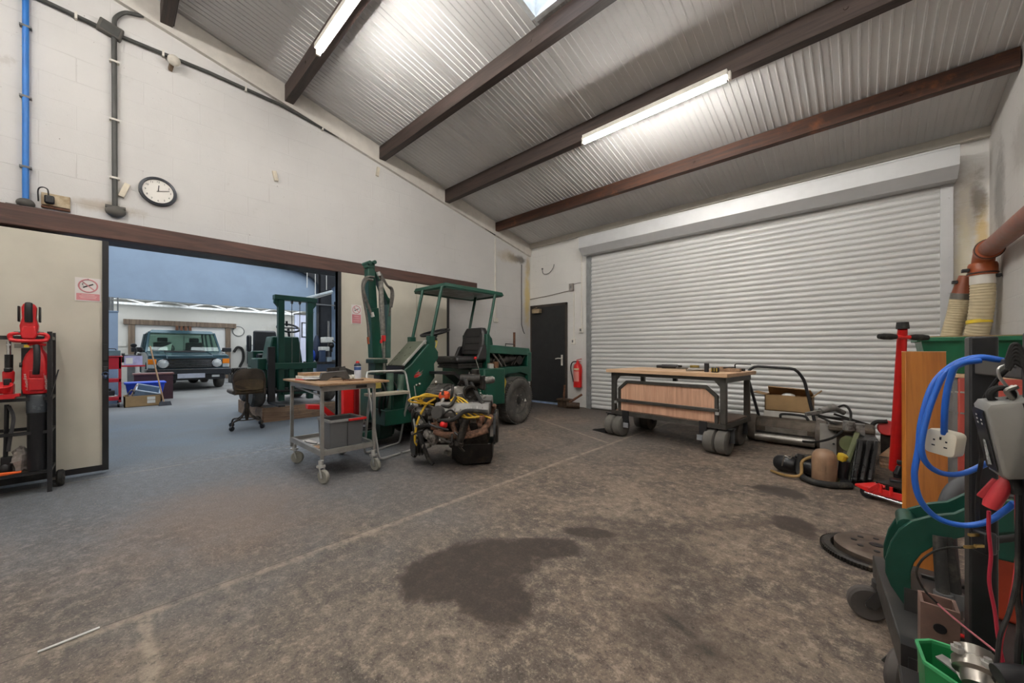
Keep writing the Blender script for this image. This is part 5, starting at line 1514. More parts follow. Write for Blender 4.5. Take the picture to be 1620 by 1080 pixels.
# canopy and posts
MB().hexa([(-4.7, 2.96, 1.955), (-3.95, 2.96, 1.955), (-3.95, 4.06, 1.945), (-4.7, 4.06, 1.945)], [(-4.68, 2.98, 2.01), (-3.97, 2.98, 2.01), (-3.97, 4.04, 2.0), (-4.68, 4.04, 2.0)]).build('canopy', GRN, DG, bevel=.008)
b = MB().bx((-4.68, 2.98, 1.94), (-3.97, 3.02, 1.956)).bx((-4.68, 4.0, 1.93), (-3.97, 4.04, 1.947)).bx((-4.0, 2.98, 1.935), (-3.96, 4.04, 1.956)).bx((-4.7, 2.98, 1.935), (-4.66, 4.04, 1.956))
b.build('canopy_rim', GRN, DG, bevel=.003)
MB().bx((-4.64, 3.04, 1.948), (-4.02, 3.98, 1.954)).build('canopy_lining', mat('grey_canopy_lining', '6f716b', .5, var=.2, dirt='474a44'), DG)
for x in (-3.965, -4.4):
    MB().cyl((x, 2.92, 1.95), (x, 2.74, 1.2), .021, n=12).build('front_post', GRN, DG)
    MB().bx((x - .035, 2.7, 1.16), (x + .035, 2.79, 1.3)).build('post_socket', GRN, DG, bevel=.006)
    MB().cyl((x, 3.88, 1.95), (x, 3.71, 1.25), .021, n=12).build('rear_post', GRN, DG)
MB().tube([(-4.4, 2.73, 1.22), (-4.2, 2.68, 1.15), (-3.98, 2.72, 1.18), (-3.94, 2.82, 1.24), (-3.95, 2.8, 1.13)], .007, 6).build('yellow_rope', mat('yellow_rope', 'c3b24c', .8), DG, label='yellow rope')
# wheels
RIM = mat('dark_steel_rim', '2d2c2b', .5, .4, var=.2, dirt='55504a', amt=.3)


def wheel(c, ax, r, w_, name='wheel'):
    ax = V(ax).normalized()
    h = w_ / 2
    b = MB().lathe([(r * .55, -h * .75), (r * .62, -h * .95), (r * .85, -h), (r * .95, -h * .82), (r * .985, -h * .5), (r, 0), (r * .985, h * .5), (r * .95, h * .82), (r * .85, h), (r * .62, h * .95), (r * .55, h * .75)], c, ax, 40)
    x, y, _ = frame_of(ax)
    for k in range(64):
        a = 2 * PI * k / 64
        d = x * math.cos(a) + y * math.sin(a)
        t_ = ax.cross(d)
        for s_ in (-1, 1):
            p = V(c) + d * (r * .978) + ax * (s_ * h * .5) + t_ * (s_ * .008)
            b.bar(p - ax * h * .36, p + ax * h * .36, r * .05, r * .05, d)
    o = b.build(name, TYRE, DG, ang=50)
    MB().lathe([(0, -h * .3), (r * .56, -h * .6), (r * .58, 0), (r * .57, h * .78), (r * .5, h * .72), (r * .46, h * .42), (r * .3, h * .5), (r * .2, h * .72), (r * .12, h * .8), (0, h * .8)], c, ax, 30).build('rim', RIM, o)
    q = MB()
    for k in range(6):
        a = 2 * PI * k / 6
        d = x * math.cos(a) + y * math.sin(a)
        q.cyl(V(c) + d * r * .25 + ax * h * .55, V(c) + d * r * .25 + ax * h * .82, r * .035, n=6)
    q.build('wheel_nuts', STL, o)
    q = MB()
    for k in range(6):
        a = 2 * PI * (k + .5) / 6
        d = x * math.cos(a) + y * math.sin(a)
        q.box(V(c) + d * r * .40 + ax * h * .52, (.02, .07, .01), m=Matrix((d, ax.cross(d), ax)).transposed())
    q.build('rim_slots', PLB, o)
    return o


wr = wheel((-3.92, 4.25, .36), (1, .12, 0), .36, .24)
MB().prism([(-.02, 0), (.02, 0), (0, .04)], (-3.795, 4.36, .34), (0, 1, 0), (0, 0, 1), .01).build('white_triangle', WHT, wr)
wheel((-4.6, 4.25, .36), (-1, 0, 0), .36, .24)
wheel((-3.88, 2.84, .35), (.87, .5, 0), .35, .24)
wheel((-4.6, 2.84, .35), (-.87, -.5, 0), .35, .24)
MB().prism([(2.7, .86), (2.98, .85), (3.16, .74), (3.3, .62), (3.34, .5), (3.3, .5), (3.24, .6), (3.12, .7), (2.97, .81), (2.7, .83)], (-4.0, 0, 0), (0, 1, 0), (0, 0, 1), .22).build('front_mudguard', BLK, DG)
MB().cyl((-4.6, 4.25, .36), (-3.95, 4.25, .36), .06).cyl((-4.6, 2.84, .36), (-3.9, 2.84, .36), .05).build('axles', OILY, DG)
# upright folded boom
GR2 = mat('blue_green_paint', '3c5f55', .4, var=.15)


def Q(px_pts):
    return [V(p) for p in px_pts]


b = MB()
p = [(-4.12, 1.994, 2.055), (-4.12, 2.077, 2.069), (-4.12, 2.108, 1.611), (-4.12, 2.009, 1.602)]
b.prism([(q[1], q[2]) for q in p], (-4.2, 0, 0), (0, 1, 0), (0, 0, 1), .1)
p = [(-4.12, 2.024, 1.604), (-4.12, 2.124, 1.612), (-4.12, 2.171, 1.029), (-4.12, 2.054, 1.031)]
b.prism([(q[1], q[2]) for q in p], (-4.22, 0, 0), (0, 1, 0), (0, 0, 1), .12)
bm_ = b.build('boom', GRN, DG, bevel=.006)
b = MB()
p = [(-4.12, 1.986, 2.112), (-4.12, 2.069, 2.126), (-4.12, 2.069, 2.061), (-4.12, 1.986, 2.047)]
b.cyl((-4.22, p[0][1] + .012, p[0][2]), (-4.06, p[0][1] + .012, p[0][2]), .022).cyl((-4.22, p[1][1] - .012, p[1][2]), (-4.06, p[1][1] - .012, p[1][2]), .022).bx((-4.19, p[0][1], p[2][2]), (-4.09, p[1][1], p[0][2]))
b.build('boom_head', GRN, bm_)
p = [(-4.1, 2.067, 2.05), (-4.1, 2.106, 2.012), (-4.1, 2.273, 1.691), (-4.1, 2.24, 1.658)]
MB().prism([(q[1], q[2]) for q in p], (-4.2, 0, 0), (0, 1, 0), (0, 0, 1), .1).build('dipper_link', GRN, DG, bevel=.004)
p = [(-4.12, 2.243, 1.75), (-4.12, 2.284, 1.724), (-4.12, 2.276, 1.028), (-4.12, 2.203, 1.029)]
MB().prism([(q[1], q[2]) for q in p], (-4.19, 0, 0), (0, 1, 0), (0, 0, 1), .09).build('dipper_arm', GR2, DG, bevel=.006)
MB().cyl((-4.02, 2.103, 1.906), (-4.02, 2.134, 1.293), .028).cyl((-4.02, 2.141, 1.293), (-4.02, 2.149, 0.856), .016).build('boom_ram', mat('braided_ram', '7b7a74', .45, .5, var=.3, sc=30), DG)
MB().box((-3.99, 2.125, 1.255), (.04, .035, .07)).box((-3.99, 2.095, 1.219), (.03, .02, .04)).build('red_valve', REDP, DG, bevel=.005, label='red hydraulic valve')
HOSE = mat('dusty_hydraulic_hose', '57544f', .7, var=.3, sc=30)
for pts, r in (([(-4.05, 2.042, 1.952), (-4.05, 1.96, 1.94), (-4.05, 1.909, 1.876), (-4.05, 1.909, 1.743), (-4.05, 1.953, 1.5), (-4.05, 1.982, 1.289), (-4.05, 1.975, 1.217)], .013),
               ([(-4.03, 2.017, 1.91), (-4.03, 1.943, 1.9), (-4.03, 1.907, 1.803), (-4.03, 1.943, 1.674), (-4.03, 1.994, 1.537), (-4.03, 2.009, 1.51)], .015),
               ([(-4.03, 2.077, 2.012), (-4.03, 2.123, 1.947), (-4.03, 2.108, 1.727), (-4.03, 2.123, 1.438), (-4.03, 2.139, 1.308)], .02),
               ([(-4.03, 2.139, 1.949), (-4.03, 2.194, 1.869), (-4.03, 2.25, 1.846), (-4.03, 2.266, 1.759), (-4.03, 2.242, 1.623)], .014),
               ([(-4.04, 2.215, 1.858), (-4.04, 2.248, 1.817), (-4.04, 2.24, 1.668), (-4.04, 2.223, 1.518)], .012)):
    MB().tube(pts, r, 8).build('hydraulic_hose', HOSE, DG)
MB().cyl((-4.05, 1.967, 1.267), (-4.05, 1.975, 1.189), .012).build('copper_end', mat('rust_orange', '9a4e2b', .5, .3), DG)
MB().cyl((-4.03, 2.002, 1.545), (-4.03, 2.017, 1.496), .02).cyl((-4.02, 2.072, 2.01), (-4.02, 2.087, 1.969), .022).build('hose_unions', GALV, DG)
b = MB().box((-4.1, 2.098, 0.994), (.2, .17, .05)).box((-4.12, 2.116, 0.905), (.18, .14, .14)).box((-4.15, 2.203, 0.473), (.16, .16, .75))
b.build('king_post', mat('dark_green_grease', '15362b', .45, .2, var=.3, dirt='3a3831', amt=.4), DG, bevel=.008)
MB().cyl((-4, 2.209, 0.854), (-4, 2.209, 0.377), .042).cyl((-3.98, 2.353, 0.834), (-3.98, 2.295, 0.443), .045).build('slew_rams', mat('worn_green_ram', '4d665a', .4, .2, var=.25), DG)
MB().cyl((-3.98, 2.295, 0.443), (-3.98, 2.263, 0.321), .02).build('ram_rods', STL, DG)
b = MB()
for k in range(5):
    y = 2.05 + .05 * k
    b.tube([(-4.02, y, .78), (-3.98, y + .04, .66), (-3.99, y + .02, .5), (-4.03, y + .06, .36)], .012)
b.build('hose_bundle', RUB, DG)
MB().tube([(-3.98, 2.28, .62), (-3.96, 2.31, .66), (-3.97, 2.33, .6), (-3.96, 2.36, .64)], .016).build('blue_rag', mat('blue_rag', '3c5f9a', .8), DG)
MB().box((-4.0, 2.05, .72), (.05, .07, .06)).build('yellow_fitting', mat('grimy_yellow', '9c8a3a', .6), DG)

# ------------------------------------------------------------------ engine on the floor
EN = thing('v8_engine', 'greasy V8 car engine with yellow leads standing on the floor in front of the digger', 'engine', (-2.98, 2.36, 0), .751)


def E(x, z, y=0.0):
    """point in engine axes: x to the rear, z up, y away"""
    p = V((-2.98, 2.36, 0)) + V((math.cos(.751), math.sin(.751), 0)) * x + V((-math.sin(.751), math.cos(.751), 0)) * y
    return (p.x, p.y, z)


def eloft(b, secs):
    """secs: list of (x, [(y, z), ...]) rings"""
    return b.loft([[E(x, z, y) for y, z in r] for x, r in secs])


# block and vee
blk = [(-.2, .3), (-.14, .2), (.14, .2), (.2, .3), (.28, .48), (.2, .56), (.06, .46), (-.06, .46), (-.2, .56), (-.28, .48)]
MB2 = eloft(MB(), [(-.22, blk), (.34, blk)])
MB2.build('cylinder_block', OILY, EN, bevel=.01)
# sump
eloft(MB(), [(-.02, [(-.13, .2), (-.1, .05), (.1, .05), (.13, .2)]), (.1, [(-.15, .21), (-.13, .0), (.13, .0), (.15, .21)]), (.36, [(-.15, .22), (-.12, .02), (.12, .02), (.15, .22)]), (.38, [(-.14, .22), (-.12, .08), (.12, .08), (.14, .22)])]).build('sump', mat('black_sump', '24211f', .4, .4, var=.3, dirt='5c4c3d', amt=.3, bump=.2), EN, bevel=.01)
# cylinder heads, rocker covers, exhaust manifolds on both banks
for s_ in (-1, 1):
    hd = [(s_ * .2, .5), (s_ * .3, .44), (s_ * .36, .52), (s_ * .26, .59)]
    eloft(MB(), [(-.16, hd), (.34, hd)]).build('cylinder_head', ALU, EN, bevel=.006)
    rc = [(s_ * .235, .57), (s_ * .355, .5), (s_ * .375, .56), (s_ * .33, .63), (s_ * .26, .635)]
    r_ = eloft(MB(), [(-.14, rc), (.36, rc)]).build('rocker_cover', mat('grey_rocker_cover_%d' % (s_ + 1), '7d7b78', .5, .4, var=.2, dirt='413b35', amt=.35), EN, bevel=.014, seg=3)
    q = MB()
    for k in range(9):
        x = -.1 + k * .05
        q.bar(E(x, .575, s_ * .374), E(x, .638, s_ * .3), .008, .008)
    q.build('cover_ribs', ALU, r_)
    q = MB()
    for k in range(4):
        x = -.1 + k * .125
        q.tube([E(x, .47, s_ * .3), E(x, .44, s_ * .35), E(x + .03, .37, s_ * .37)], [.026, .022])
        q.box(E(x, .475, s_ * .32), (.07, .02, .06), .751)
    q.tube([E(-.14, .38, s_ * .38), E(.0, .35, s_ * .39), E(.18, .355, s_ * .39), E(.35, .4, s_ * .38)], [.022, .032, .034, .03], 10)
    q.tube([E(.3, .39, s_ * .38), E(.36, .46, s_ * .36), E(.37, .52, s_ * .33)], .028, 10)
    q.build('exhaust_manifold', mat('rust_brown_manifold_%d' % (s_ + 1), '7c5c4a', .9, .1, var=.45, sc=25, dirt='35281f', amt=.46, dsc=18, bump=.8), EN)
# intake plenum, throttle body, upper clutter
eloft(MB(), [(-.14, [(-.1, .62), (.08, .62), (.08, .68), (-.1, .68)]), (.0, [(-.13, .63), (.1, .63), (.1, .75), (-.1, .76)]), (.2, [(-.12, .64), (.1, .64), (.1, .8), (-.08, .8)])]).build('intake_plenum', mat('pale_plenum', '85827d', .55, .5, var=.3, sc=14, dirt='4a443d', amt=.42, dsc=11, bump=.2), EN, bevel=.014)
MB().lathe([(.06, -.06), (.062, .0), (.07, .01), (.07, .05), (.052, .05), (.05, .0), (.0, -.02)], E(.17, .72, -.2), V(E(.21, .71, -.32)) - V(E(.17, .72, -.2)), 24).build('throttle_body', OILY, EN)
b = MB()
eloft(b, [(.1, [(-.06, .78), (.1, .78), (.1, .84), (-.06, .84)]), (.3, [(-.1, .72), (.1, .72), (.1, .86), (-.08, .87)])])
b.lathe([(0, -.1), (.05, -.1), (.055, 0), (.05, .1), (0, .1)], E(.16, .83, -.1), V(E(1, 0, 0)) - V(E(0, 0, 0)), 18)
b.lathe([(0, 0), (.045, 0), (.04, .08), (0, .08)], E(.2, .85, .0), (0, 0, 1), 18)
b.build('air_valve', OILY, EN, bevel=.008)
MB().lathe([(.02, 0), (.035, .01), (.035, .08), (.02, .1)], E(.3, .82, -.08), V(E(1, 0.1, 0)) - V(E(0, 0, 0)), 16).build('alloy_elbow', ALU, EN)
# distributor with orange cap, ignition leads
MB().lathe([(.045, .5), (.05, .6), (.06, .61), (.06, .66), (.0, .67)], E(-.1, 0, -.12), (0, 0, 1), 20).build('distributor', PLB, EN)
MB().lathe([(.055, 0), (.058, .02), (.045, .045), (0, .05)], E(-.08, .665, -.16), (.2, -.2, 1), 20).build('orange_cap', mat('orange_cap', 'd9552f', .4), EN, label='orange distributor cap')
LEAD = mat('yellow_ignition_lead', 'd0a92f', .5, var=.1)
random.seed(11)
for k in range(5):
    a = k * .05
    MB().tube([E(-.13, .67, -.15), E(-.2 - a * .3, .69 + .01 * (k % 3), -.2 - a), E(-.27 - a * .4, .66 + .02 * (k % 2), -.22 - a), E(-.3 + .03 * k, .6, -.2)], .008, 7).build('ignition_lead', LEAD, EN)
for k in range(5):
    MB().tube([E(-.03, .66, -.18), E(.02 + k * .02, .62 + .012 * k, -.28), E(.06 + k * .05, .55, -.36), E(.1 + k * .07, .5, -.38)], .008, 7).build('ignition_lead', LEAD, EN)
MB().tube([E(.08, .53, -.38), E(.17, .515, -.42), E(.3, .52, -.41)], .009, 7).build('ignition_lead', LEAD, EN)
MB().tube([E(-.16, .66, -.2), E(-.24, .6, -.26), E(-.31, .45, -.28), E(-.345, .28, -.24), E(-.33, .2, -.2)], .011, 8).build('dipstick_hose', LEAD, EN)
# front accessories and pulleys
b = MB()
eloft(b, [(-.34, [(-.12, .22), (.12, .22), (.1, .5), (-.1, .5)]), (-.22, [(-.17, .18), (.17, .18), (.16, .52), (-.16, .52)])])
b.cyl(E(-.35, .5, -.15), E(-.2, .5, -.15), .07).cyl(E(-.36, .44, .12), E(-.22, .44, .12), .07).cyl(E(-.3, .58, .05), E(-.16, .58, .05), .055)
b.build('timing_cover', OILY, EN, bevel=.01)
for (x, z, y, r) in ((-.38, .2, -.14, .105), (-.35, .2, -.14, .09), (-.32, .2, -.14, .1), (-.38, .5, -.15, .05), (-.38, .44, .12, .055)):
    MB().lathe([(0, -.01), (r * .85, -.012), (r, -.014), (r * .82, 0), (r, .014), (r * .85, .012), (0, .01)], E(x, z, y), V(E(1, -.0, .55)) - V(E(0, 0, 0)), 26).build('pulley', OILY, EN)
b = MB()
b.tube([E(-.37, .3, -.18), E(-.385, .5, -.2), E(-.36, .56, -.16), E(-.35, .42, -.1), E(-.36, .15, -.05), E(-.37, .1, -.12)], .008, 6, closed=True)
b.build('drive_belt', RUB, EN)
MB().lathe([(0, -.07), (.055, -.07), (.06, -.05), (.06, .05), (.055, .07), (0, .07)], E(-.09, .55, -.33), V(E(.3, -.1, 1)) - V(E(0, 0, 0)), 22).build('oil_canister', mat('dark_grey_canister', '4a4947', .45, .4, var=.2), EN)
MB().lathe([(0, 0), (.034, 0), (.036, .03), (.02, .045), (0, .05)], E(-.045, .45, -.38), V(E(0, -.1, -1)) - V(E(0, 0, 0)), 14).build('red_cap', RED, EN, label='red plastic cap')
# hoses and rods
MB().tube([E(-.44, .52, -.05), E(-.36, .57, -.06), E(-.26, .63, -.06), E(-.14, .655, -.05)], [.04, .045, .05, .04], 12).build('intake_hose', RUB, EN)
MB().lathe([(.03, 0), (.05, .02), (.05, .05), (.03, .08)], E(-.4, .56, -.06), V(E(1, .6, 0)) - V(E(0, 0, 0)), 16).build('hose_union', ALU, EN)
for pts, r in (([(-.2, .52, -.3), (-.1, .6, -.32), (.0, .61, -.36), (.05, .68, -.3)], .016), ([(-.1, .48, -.38), (.05, .5, -.43), (.15, .57, -.41), (.35, .56, -.39)], .02), ([(.17, .8, -.14), (.24, .7, -.24), (.3, .62, -.32)], .02),
               ([(.05, .78, -.1), (.1, .84, -.15), (.14, .79, -.2), (.12, .72, -.2)], .018), ([(-.32, .36, -.24), (-.28, .28, -.26), (-.22, .1, -.24), (-.17, .05, -.26)], .02), ([(-.42, .06, .0), (-.38, .12, -.02), (-.33, .16, -.04)], .03),
               ([(-.3, .4, -.25), (-.2, .42, -.28), (-.12, .38, -.28)], .02), ([(-.02, .62, -.2), (.0, .7, -.22), (.0, .78, -.16)], .013)):
    MB().tube([E(x, z, y) for x, z, y in pts], r, 9).build('engine_hose', RUB, EN)
MB().cyl(E(.16, .5, -.42), E(.1, .3, -.43), .034).cyl(E(.1, .3, -.43), E(.09, .27, -.43), .042).ball(E(.03, .27, -.42), .026).build('starter_motor', OILY, EN)
MB().ball(E(-.17, .29, -.27), (.06, .05, .06)).ball(E(-.22, .33, -.24), (.05, .05, .05)).box(E(-.05, .3, -.28), (.09, .06, .08), .751).bar(E(-.17, .29, -.25), E(-.05, .29, -.25), .05, .06).build('water_pump', ALU, EN, bevel=.006)
MB().cyl(E(-.06, .15, -.2), E(-.02, .14, -.24), .022).build('drain_plug', STL, EN)
MB().prism([(-.2, 0), (.2, 0), (.22, .1), (.12, .28), (-.12, .28), (-.22, .1)], E(.39, .22, 0), V(E(0, 0, 1)) - V(E(0, 0, 0)), (0, 0, 1), .02).build('rear_plate', PLB, EN)
MB().lathe([(0, 0), (.16, 0), (.17, .01), (.16, .03), (0, .03)], E(.4, .36, 0), V(E(1, 0, 0)) - V(E(0, 0, 0)), 30).build('flywheel', OILY, EN)
MB().cyl(E(-.44, .75, .1), E(-.4, .58, .05), .006, n=6).build('dipstick', STL, EN)
b = MB()
for k in range(26):
    x, z = random.uniform(-.34, .3), random.uniform(.25, .8)
    b.cyl(E(x, z, -.22 - .14 * (z < .55)), E(x + random.uniform(-.02, .02), z + random.uniform(-.02, .03), -.26 - .14 * (z < .55)), random.uniform(.006, .014), n=6)
b.build('bolts', STL, EN)

random.seed(5)
for k in range(9):
    x, z = random.uniform(-.33, .1), random.uniform(.28, .62)
    y = -.3 - .1 * (z < .55) + random.uniform(-.02, .02)
    MB().tube([E(x, z, y), E(x + random.uniform(.03, .1), z + random.uniform(-.05, .08), y - .03), E(x + random.uniform(.08, .18), z + random.uniform(-.1, .05), y - .01)], random.uniform(.006, .012), 7).build('wiring', [RUB, OILY, PLB][k % 3], EN)
for k, (x, z, y, dx, dy, dz) in enumerate(((-.28, .52, -.2, .06, .08, .05), (-.3, .36, -.22, .09, .05, .07), (-.14, .42, -.33, .07, .05, .06), (.06, .68, -.17, .06, .05, .05), (.24, .66, -.2, .07, .05, .04), (.3, .5, -.41, .05, .03, .06), (-.24, .22, -.22, .07, .07, .05))):
    MB().box(E(x, z, y), (dx, dy, dz), .751 + .2 * k).build('bracket', [ALU, OILY, RUST][k % 3], EN, bevel=.008)
MB().lathe([(0, -.03), (.05, -.03), (.055, -.02), (.055, .02), (.05, .03), (0, .03)], E(-.3, .42, -.18), V(E(1, 0, 0)) - V(E(0, 0, 0)), 20).build('alternator', ALU, EN)
for k in range(4):
    MB().tube([E(-.1 + .12 * k, .6, -.26), E(-.08 + .12 * k, .66, -.2), E(-.06 + .12 * k, .67, -.13)], .018, 10).build('intake_runner', ALU, EN)

# ------------------------------------------------------------------ rolling workbench in front of the shutter
BENCH = wood('new_plywood', 'c09b78', 'd6b493', .55, 0, .6, dirt='8e735a', amt=.2)
PINK = wood('pink_plywood', 'c4957a', 'dcb093', .55, 2, .5)
FRM = mat('raw_grey_steel', '55534f', .42, .6, var=.18)
WB_ = thing('rolling_workbench', 'low rolling workbench with a plywood top, grey steel frame and fat wheels', 'workbench', (-1.04, 4.41, 0), R(-5.5))


def wl(x, y, z):
    p = W[WB_] @ V((x, y, z))
    return (p.x, p.y, p.z)


def lbox(b, a, c):
    b.box(wl(*[(a[i] + c[i]) / 2 for i in range(3)]), [abs(c[i] - a[i]) for i in range(3)], R(-5.5))
    return b


L_, D_ = 1.40, .8
for x in (-L_, -.06):
    for y in (0, D_ - .06):
        lbox(MB(), (x, y, .33), (x + .06, y + .05, .83)).build('leg', FRM, WB_, bevel=.004, seg=1)
b = MB()
for y in (0, D_ - .05):
    lbox(b, (-L_, y, .28), (0, y + .05, .33))
for x in (-L_, -.05):
    lbox(b, (x, 0, .28), (x + .05, D_, .33))
    lbox(b, (x, 0, .77), (x + .05, D_, .83))
lbox(b, (-L_, 0, .79), (0, .04, .83))
lbox(b, (-L_, D_ - .05, .77), (0, D_, .83))
b.build('base_frame', FRM, WB_, bevel=.004, seg=1)
lbox(MB(), (-L_ + .02, .02, .33), (-.02, D_ - .02, .345)).build('lower_shelf', wood('grey_brown_shelf', '6b564a', '826b5c', .6, 0, .6), WB_)
lbox(MB(), (-L_ - .05, -.05, .83), (.03, D_ + .1, .872)).build('plywood_top', BENCH, WB_, bevel=.004)
x0, x1 = -L_ + .1, -.08
o_ = [(x0, .33), (x0, .63), (x0 + .12, .735), (x1 - .12, .735), (x1, .63), (x1, .33)]
i_ = [(x1 - .035, .33), (x1 - .035, .615), (x1 - .135, .7), (x0 + .135, .7), (x0 + .035, .615), (x0 + .035, .33)]
ux, uz = V(wl(1, 0, 0)) - V(wl(0, 0, 0)), V((0, 0, 1))
fp = MB().prism(o_ + i_, wl(0, .0, 0), ux, uz, -.035).build('panel_frame', FRM, WB_, bevel=.003, seg=1)
MB().prism([i_[0], i_[1], i_[2], i_[3], i_[4], i_[5]], wl(0, .02, 0), ux, uz, -.012).build('front_panel', PINK, fp)
lbox(MB(), (x0 - .02, -.02, .455), (x1 + .01, .02, .49)).build('hinge_bar', FRM, fp, bevel=.003)
b = MB()
for x in (x0 - .02, x1):
    lbox(b, (x - .015, -.03, .43), (x + .02, .0, .46))
b.build('hinge_lugs', GALV, fp)
for x, s_ in ((-L_ + .06, 1), (-.06, -1)):
    MB().prism([(x, .79), (x, .72), (x + s_ * .06, .79)], wl(0, .01, 0), ux, uz, -.03).build('gusset', FRM, WB_)
lbox(MB(), (-.92, D_ - .06, .7), (-.87, D_ - .01, .83)).build('rear_stub', BLK, WB_)
for x, y in ((-L_ + .06, .04), (-.1, .06), (-L_ + .1, D_ - .1), (-.16, D_ - .14)):
    c = V(wl(x, y, .135))
    ax = V((math.cos(R(-8)), math.sin(R(-8)), 0))
    b = MB()
    for s_ in (-.062, .062):
        b.lathe([(.06, -.058), (.11, -.058), (.128, -.045), (.132, 0), (.128, .045), (.11, .058), (.06, .058)], c + ax * s_, ax, 30)
    wv = b.build('wheel', mat('grey_solid_tyre', '605d58', .8, var=.15, dirt='7b756c', amt=.35), WB_)
    MB().lathe([(0, -.12), (.04, -.12), (.04, -.1), (.07, -.1), (.07, .1), (.04, .1), (.04, .12), (0, .12)], c, ax, 20).build('hub', BLK, wv)
    b = MB()
    for s_ in (-1, 1):
        b.bar(c + ax * .135 * s_, c + ax * .125 * s_ + V((0, .03, .145)), .012, .07, ax)
    b.box(c + V((0, .03, .143)), (.3, .12, .012), R(-8))
    b.build('castor_fork', BLK, WB_)
    if y < .1:
        q = MB()
        lbox(q, (x - .17 if x > -.5 else x + .11, -.012, .2), (x - .09 if x > -.5 else x + .2, .0, .34))
        q.build('bracket_plate', BLK, WB_)
        q = MB()
        lbox(q, (x - .19 if x > -.5 else x + .13, -.02, .13), (x - .12 if x > -.5 else x + .2, -.012, .19))
        q.build('brake_pedal', mat('pale_grey_pedal', '8f9194', .5), WB_)
# tools on top
ZT = .872
SQ = R(-5.5)


def onbench(name, label, cat, x, y, group=None):
    return thing(name, label, cat, wl(x, y, ZT), SQ, group)


t = onbench('masking_tape', 'tall yellow-brown roll standing at the back left of the plywood bench top', 'tape', -.62, .72)
MB().lathe([(.03, 0), (.055, 0), (.055, .055), (.03, .055), (.03, 0)], wl(-.62, .72, ZT), (0, 0, 1), 24).build('roll', mat('olive_tape', '8f7a3a', .5), t)
MB().lathe([(.0555, .0), (.056, .012)], wl(-.62, .72, ZT + .02), (0, 0, 1), 24).build('print_band', mat('tape_green', '4e4d2a', .5), t)
t = onbench('grinder', 'dark angle grinder lying at the back left of the plywood bench top', 'power tool', -.95, .72)
MB().cyl(wl(-1.05, .7, ZT + .03), wl(-.85, .74, ZT + .03), .028).cyl(wl(-1.12, .69, ZT + .028), wl(-1.05, .7, ZT + .03), .022).build('body', PLB, t)
MB().lathe([(0, 0), (.05, 0), (.05, .006), (0, .006)], wl(-.82, .745, ZT + .003), (0, 0, 1), 24).cyl(wl(-.82, .745, ZT), wl(-.82, .745, ZT + .05), .025).build('disc_head', OILY, t)
t = onbench('pliers', 'steel pliers lying by the yellow-brown roll on the plywood bench', 'pliers', -.72, .7)
for s_ in (-1, 1):
    MB().tube([wl(-.84, .7 + s_ * .03, ZT + .012), wl(-.78, .7 + s_ * .03, ZT + .012), wl(-.72, .7, ZT + .012), wl(-.68, .7 - s_ * .01, ZT + .012)], .009, 7).build('handle', STL, t)
t = onbench('wood_clamp', 'wooden jawed clamp at the right end of the plywood bench top', 'clamp', -.2, .45)
lbox(MB(), (-.28, .42, ZT), (.0, .48, ZT + .04)).build('jaw', PALLET, t, bevel=.004)
lbox(MB(), (-.3, .55, ZT), (-.16, .59, ZT + .05)).build('jaw', PALLET, t, bevel=.004)
MB().cyl(wl(-.16, .4, ZT + .045), wl(-.12, .62, ZT + .045), .009, n=8).build('screw', PLB, t)
t = onbench('steel_clamp', 'black and steel bar clamp at the front right of the plywood bench top', 'clamp', -.3, .22)
lbox(MB(), (-.29, .18, ZT), (-.25, .22, ZT + .1)).build('head', PLB, t, bevel=.004)
MB().cyl(wl(-.5, .2, ZT + .012), wl(-.29, .2, ZT + .03), .012, n=8).cyl(wl(-.52, .3, ZT + .02), wl(-.35, .4, ZT + .02), .02, n=10).build('bar', STL, t)
t = onbench('tape_measure', 'small yellow and black tape measure at the front right of the plywood bench', 'tape measure', -.17, .14)
lbox(MB(), (-.2, .12, ZT), (-.12, .18, ZT + .06)).build('case', PLB, t, bevel=.015)
b = MB()
for k in range(3):
    lbox(b, (-.192 + k * .026, .118, ZT + .012), (-.182 + k * .026, .182, ZT + .05))
b.build('stripes', mat('dull_yellow', 'a78d2e', .5), t)
t = onbench('scribing_block', 'thin dark rod stand at the back right of the plywood bench top', 'tool', -.1, .7)
lbox(MB(), (-.16, .68, ZT), (-.04, .74, ZT + .03)).build('base', OILY, t)
MB().tube([wl(-.14, .71, ZT + .03), wl(-.14, .71, ZT + .075), wl(-.1, .72, ZT + .085), wl(.02, .74, ZT + .08)], .007, 7).build('rod', PLB, t)
tag(MB().hexa([wl(-1.75, .05, 0), wl(-1.5, .0, 0), wl(-1.45, .12, 0), wl(-1.55, .2, 0)], [wl(-1.72, .06, .02), wl(-1.5, .02, .07), wl(-1.47, .11, .07), wl(-1.55, .17, .05)]).build('wheel_chock', BLK), 'flat black wedge on the floor left of the rolling workbench', 'wedge')

# ------------------------------------------------------------------ cylinder mower, boxes and machine parts by the shutter
MOW = mat('dirty_brown_mower', '5a5045', .7, .2, var=.3, sc=14, dirt='35302a', amt=.4, bump=.3)
t = thing('cylinder_mower', 'old dirty cylinder mower with end discs and a tall black tube handle', 'mower', (-.7, 5.53, 0))
ME = mat('grey_brown_disc', '6a625a', .75, .1, var=.2, dirt='47403a', amt=.3)
for x, r in ((-1.0, .16), (-.33, .16)):
    MB().lathe([(0, -.05), (r * .92, -.05), (r, -.04), (r, .04), (r * .92, .05), (r * .8, .05), (r * .75, .025), (0, .02)], (x, 5.53, r), (1, 0, 0), 34).build('end_disc', ME, t)
b = MB().prism([(5.42, .1), (5.4, .2), (5.46, .29), (5.6, .3), (5.65, .22), (5.65, .1)], (-.95, 0, 0), (0, 1, 0), (0, 0, 1), .58)
b.build('cover', MOW, t, bevel=.01)
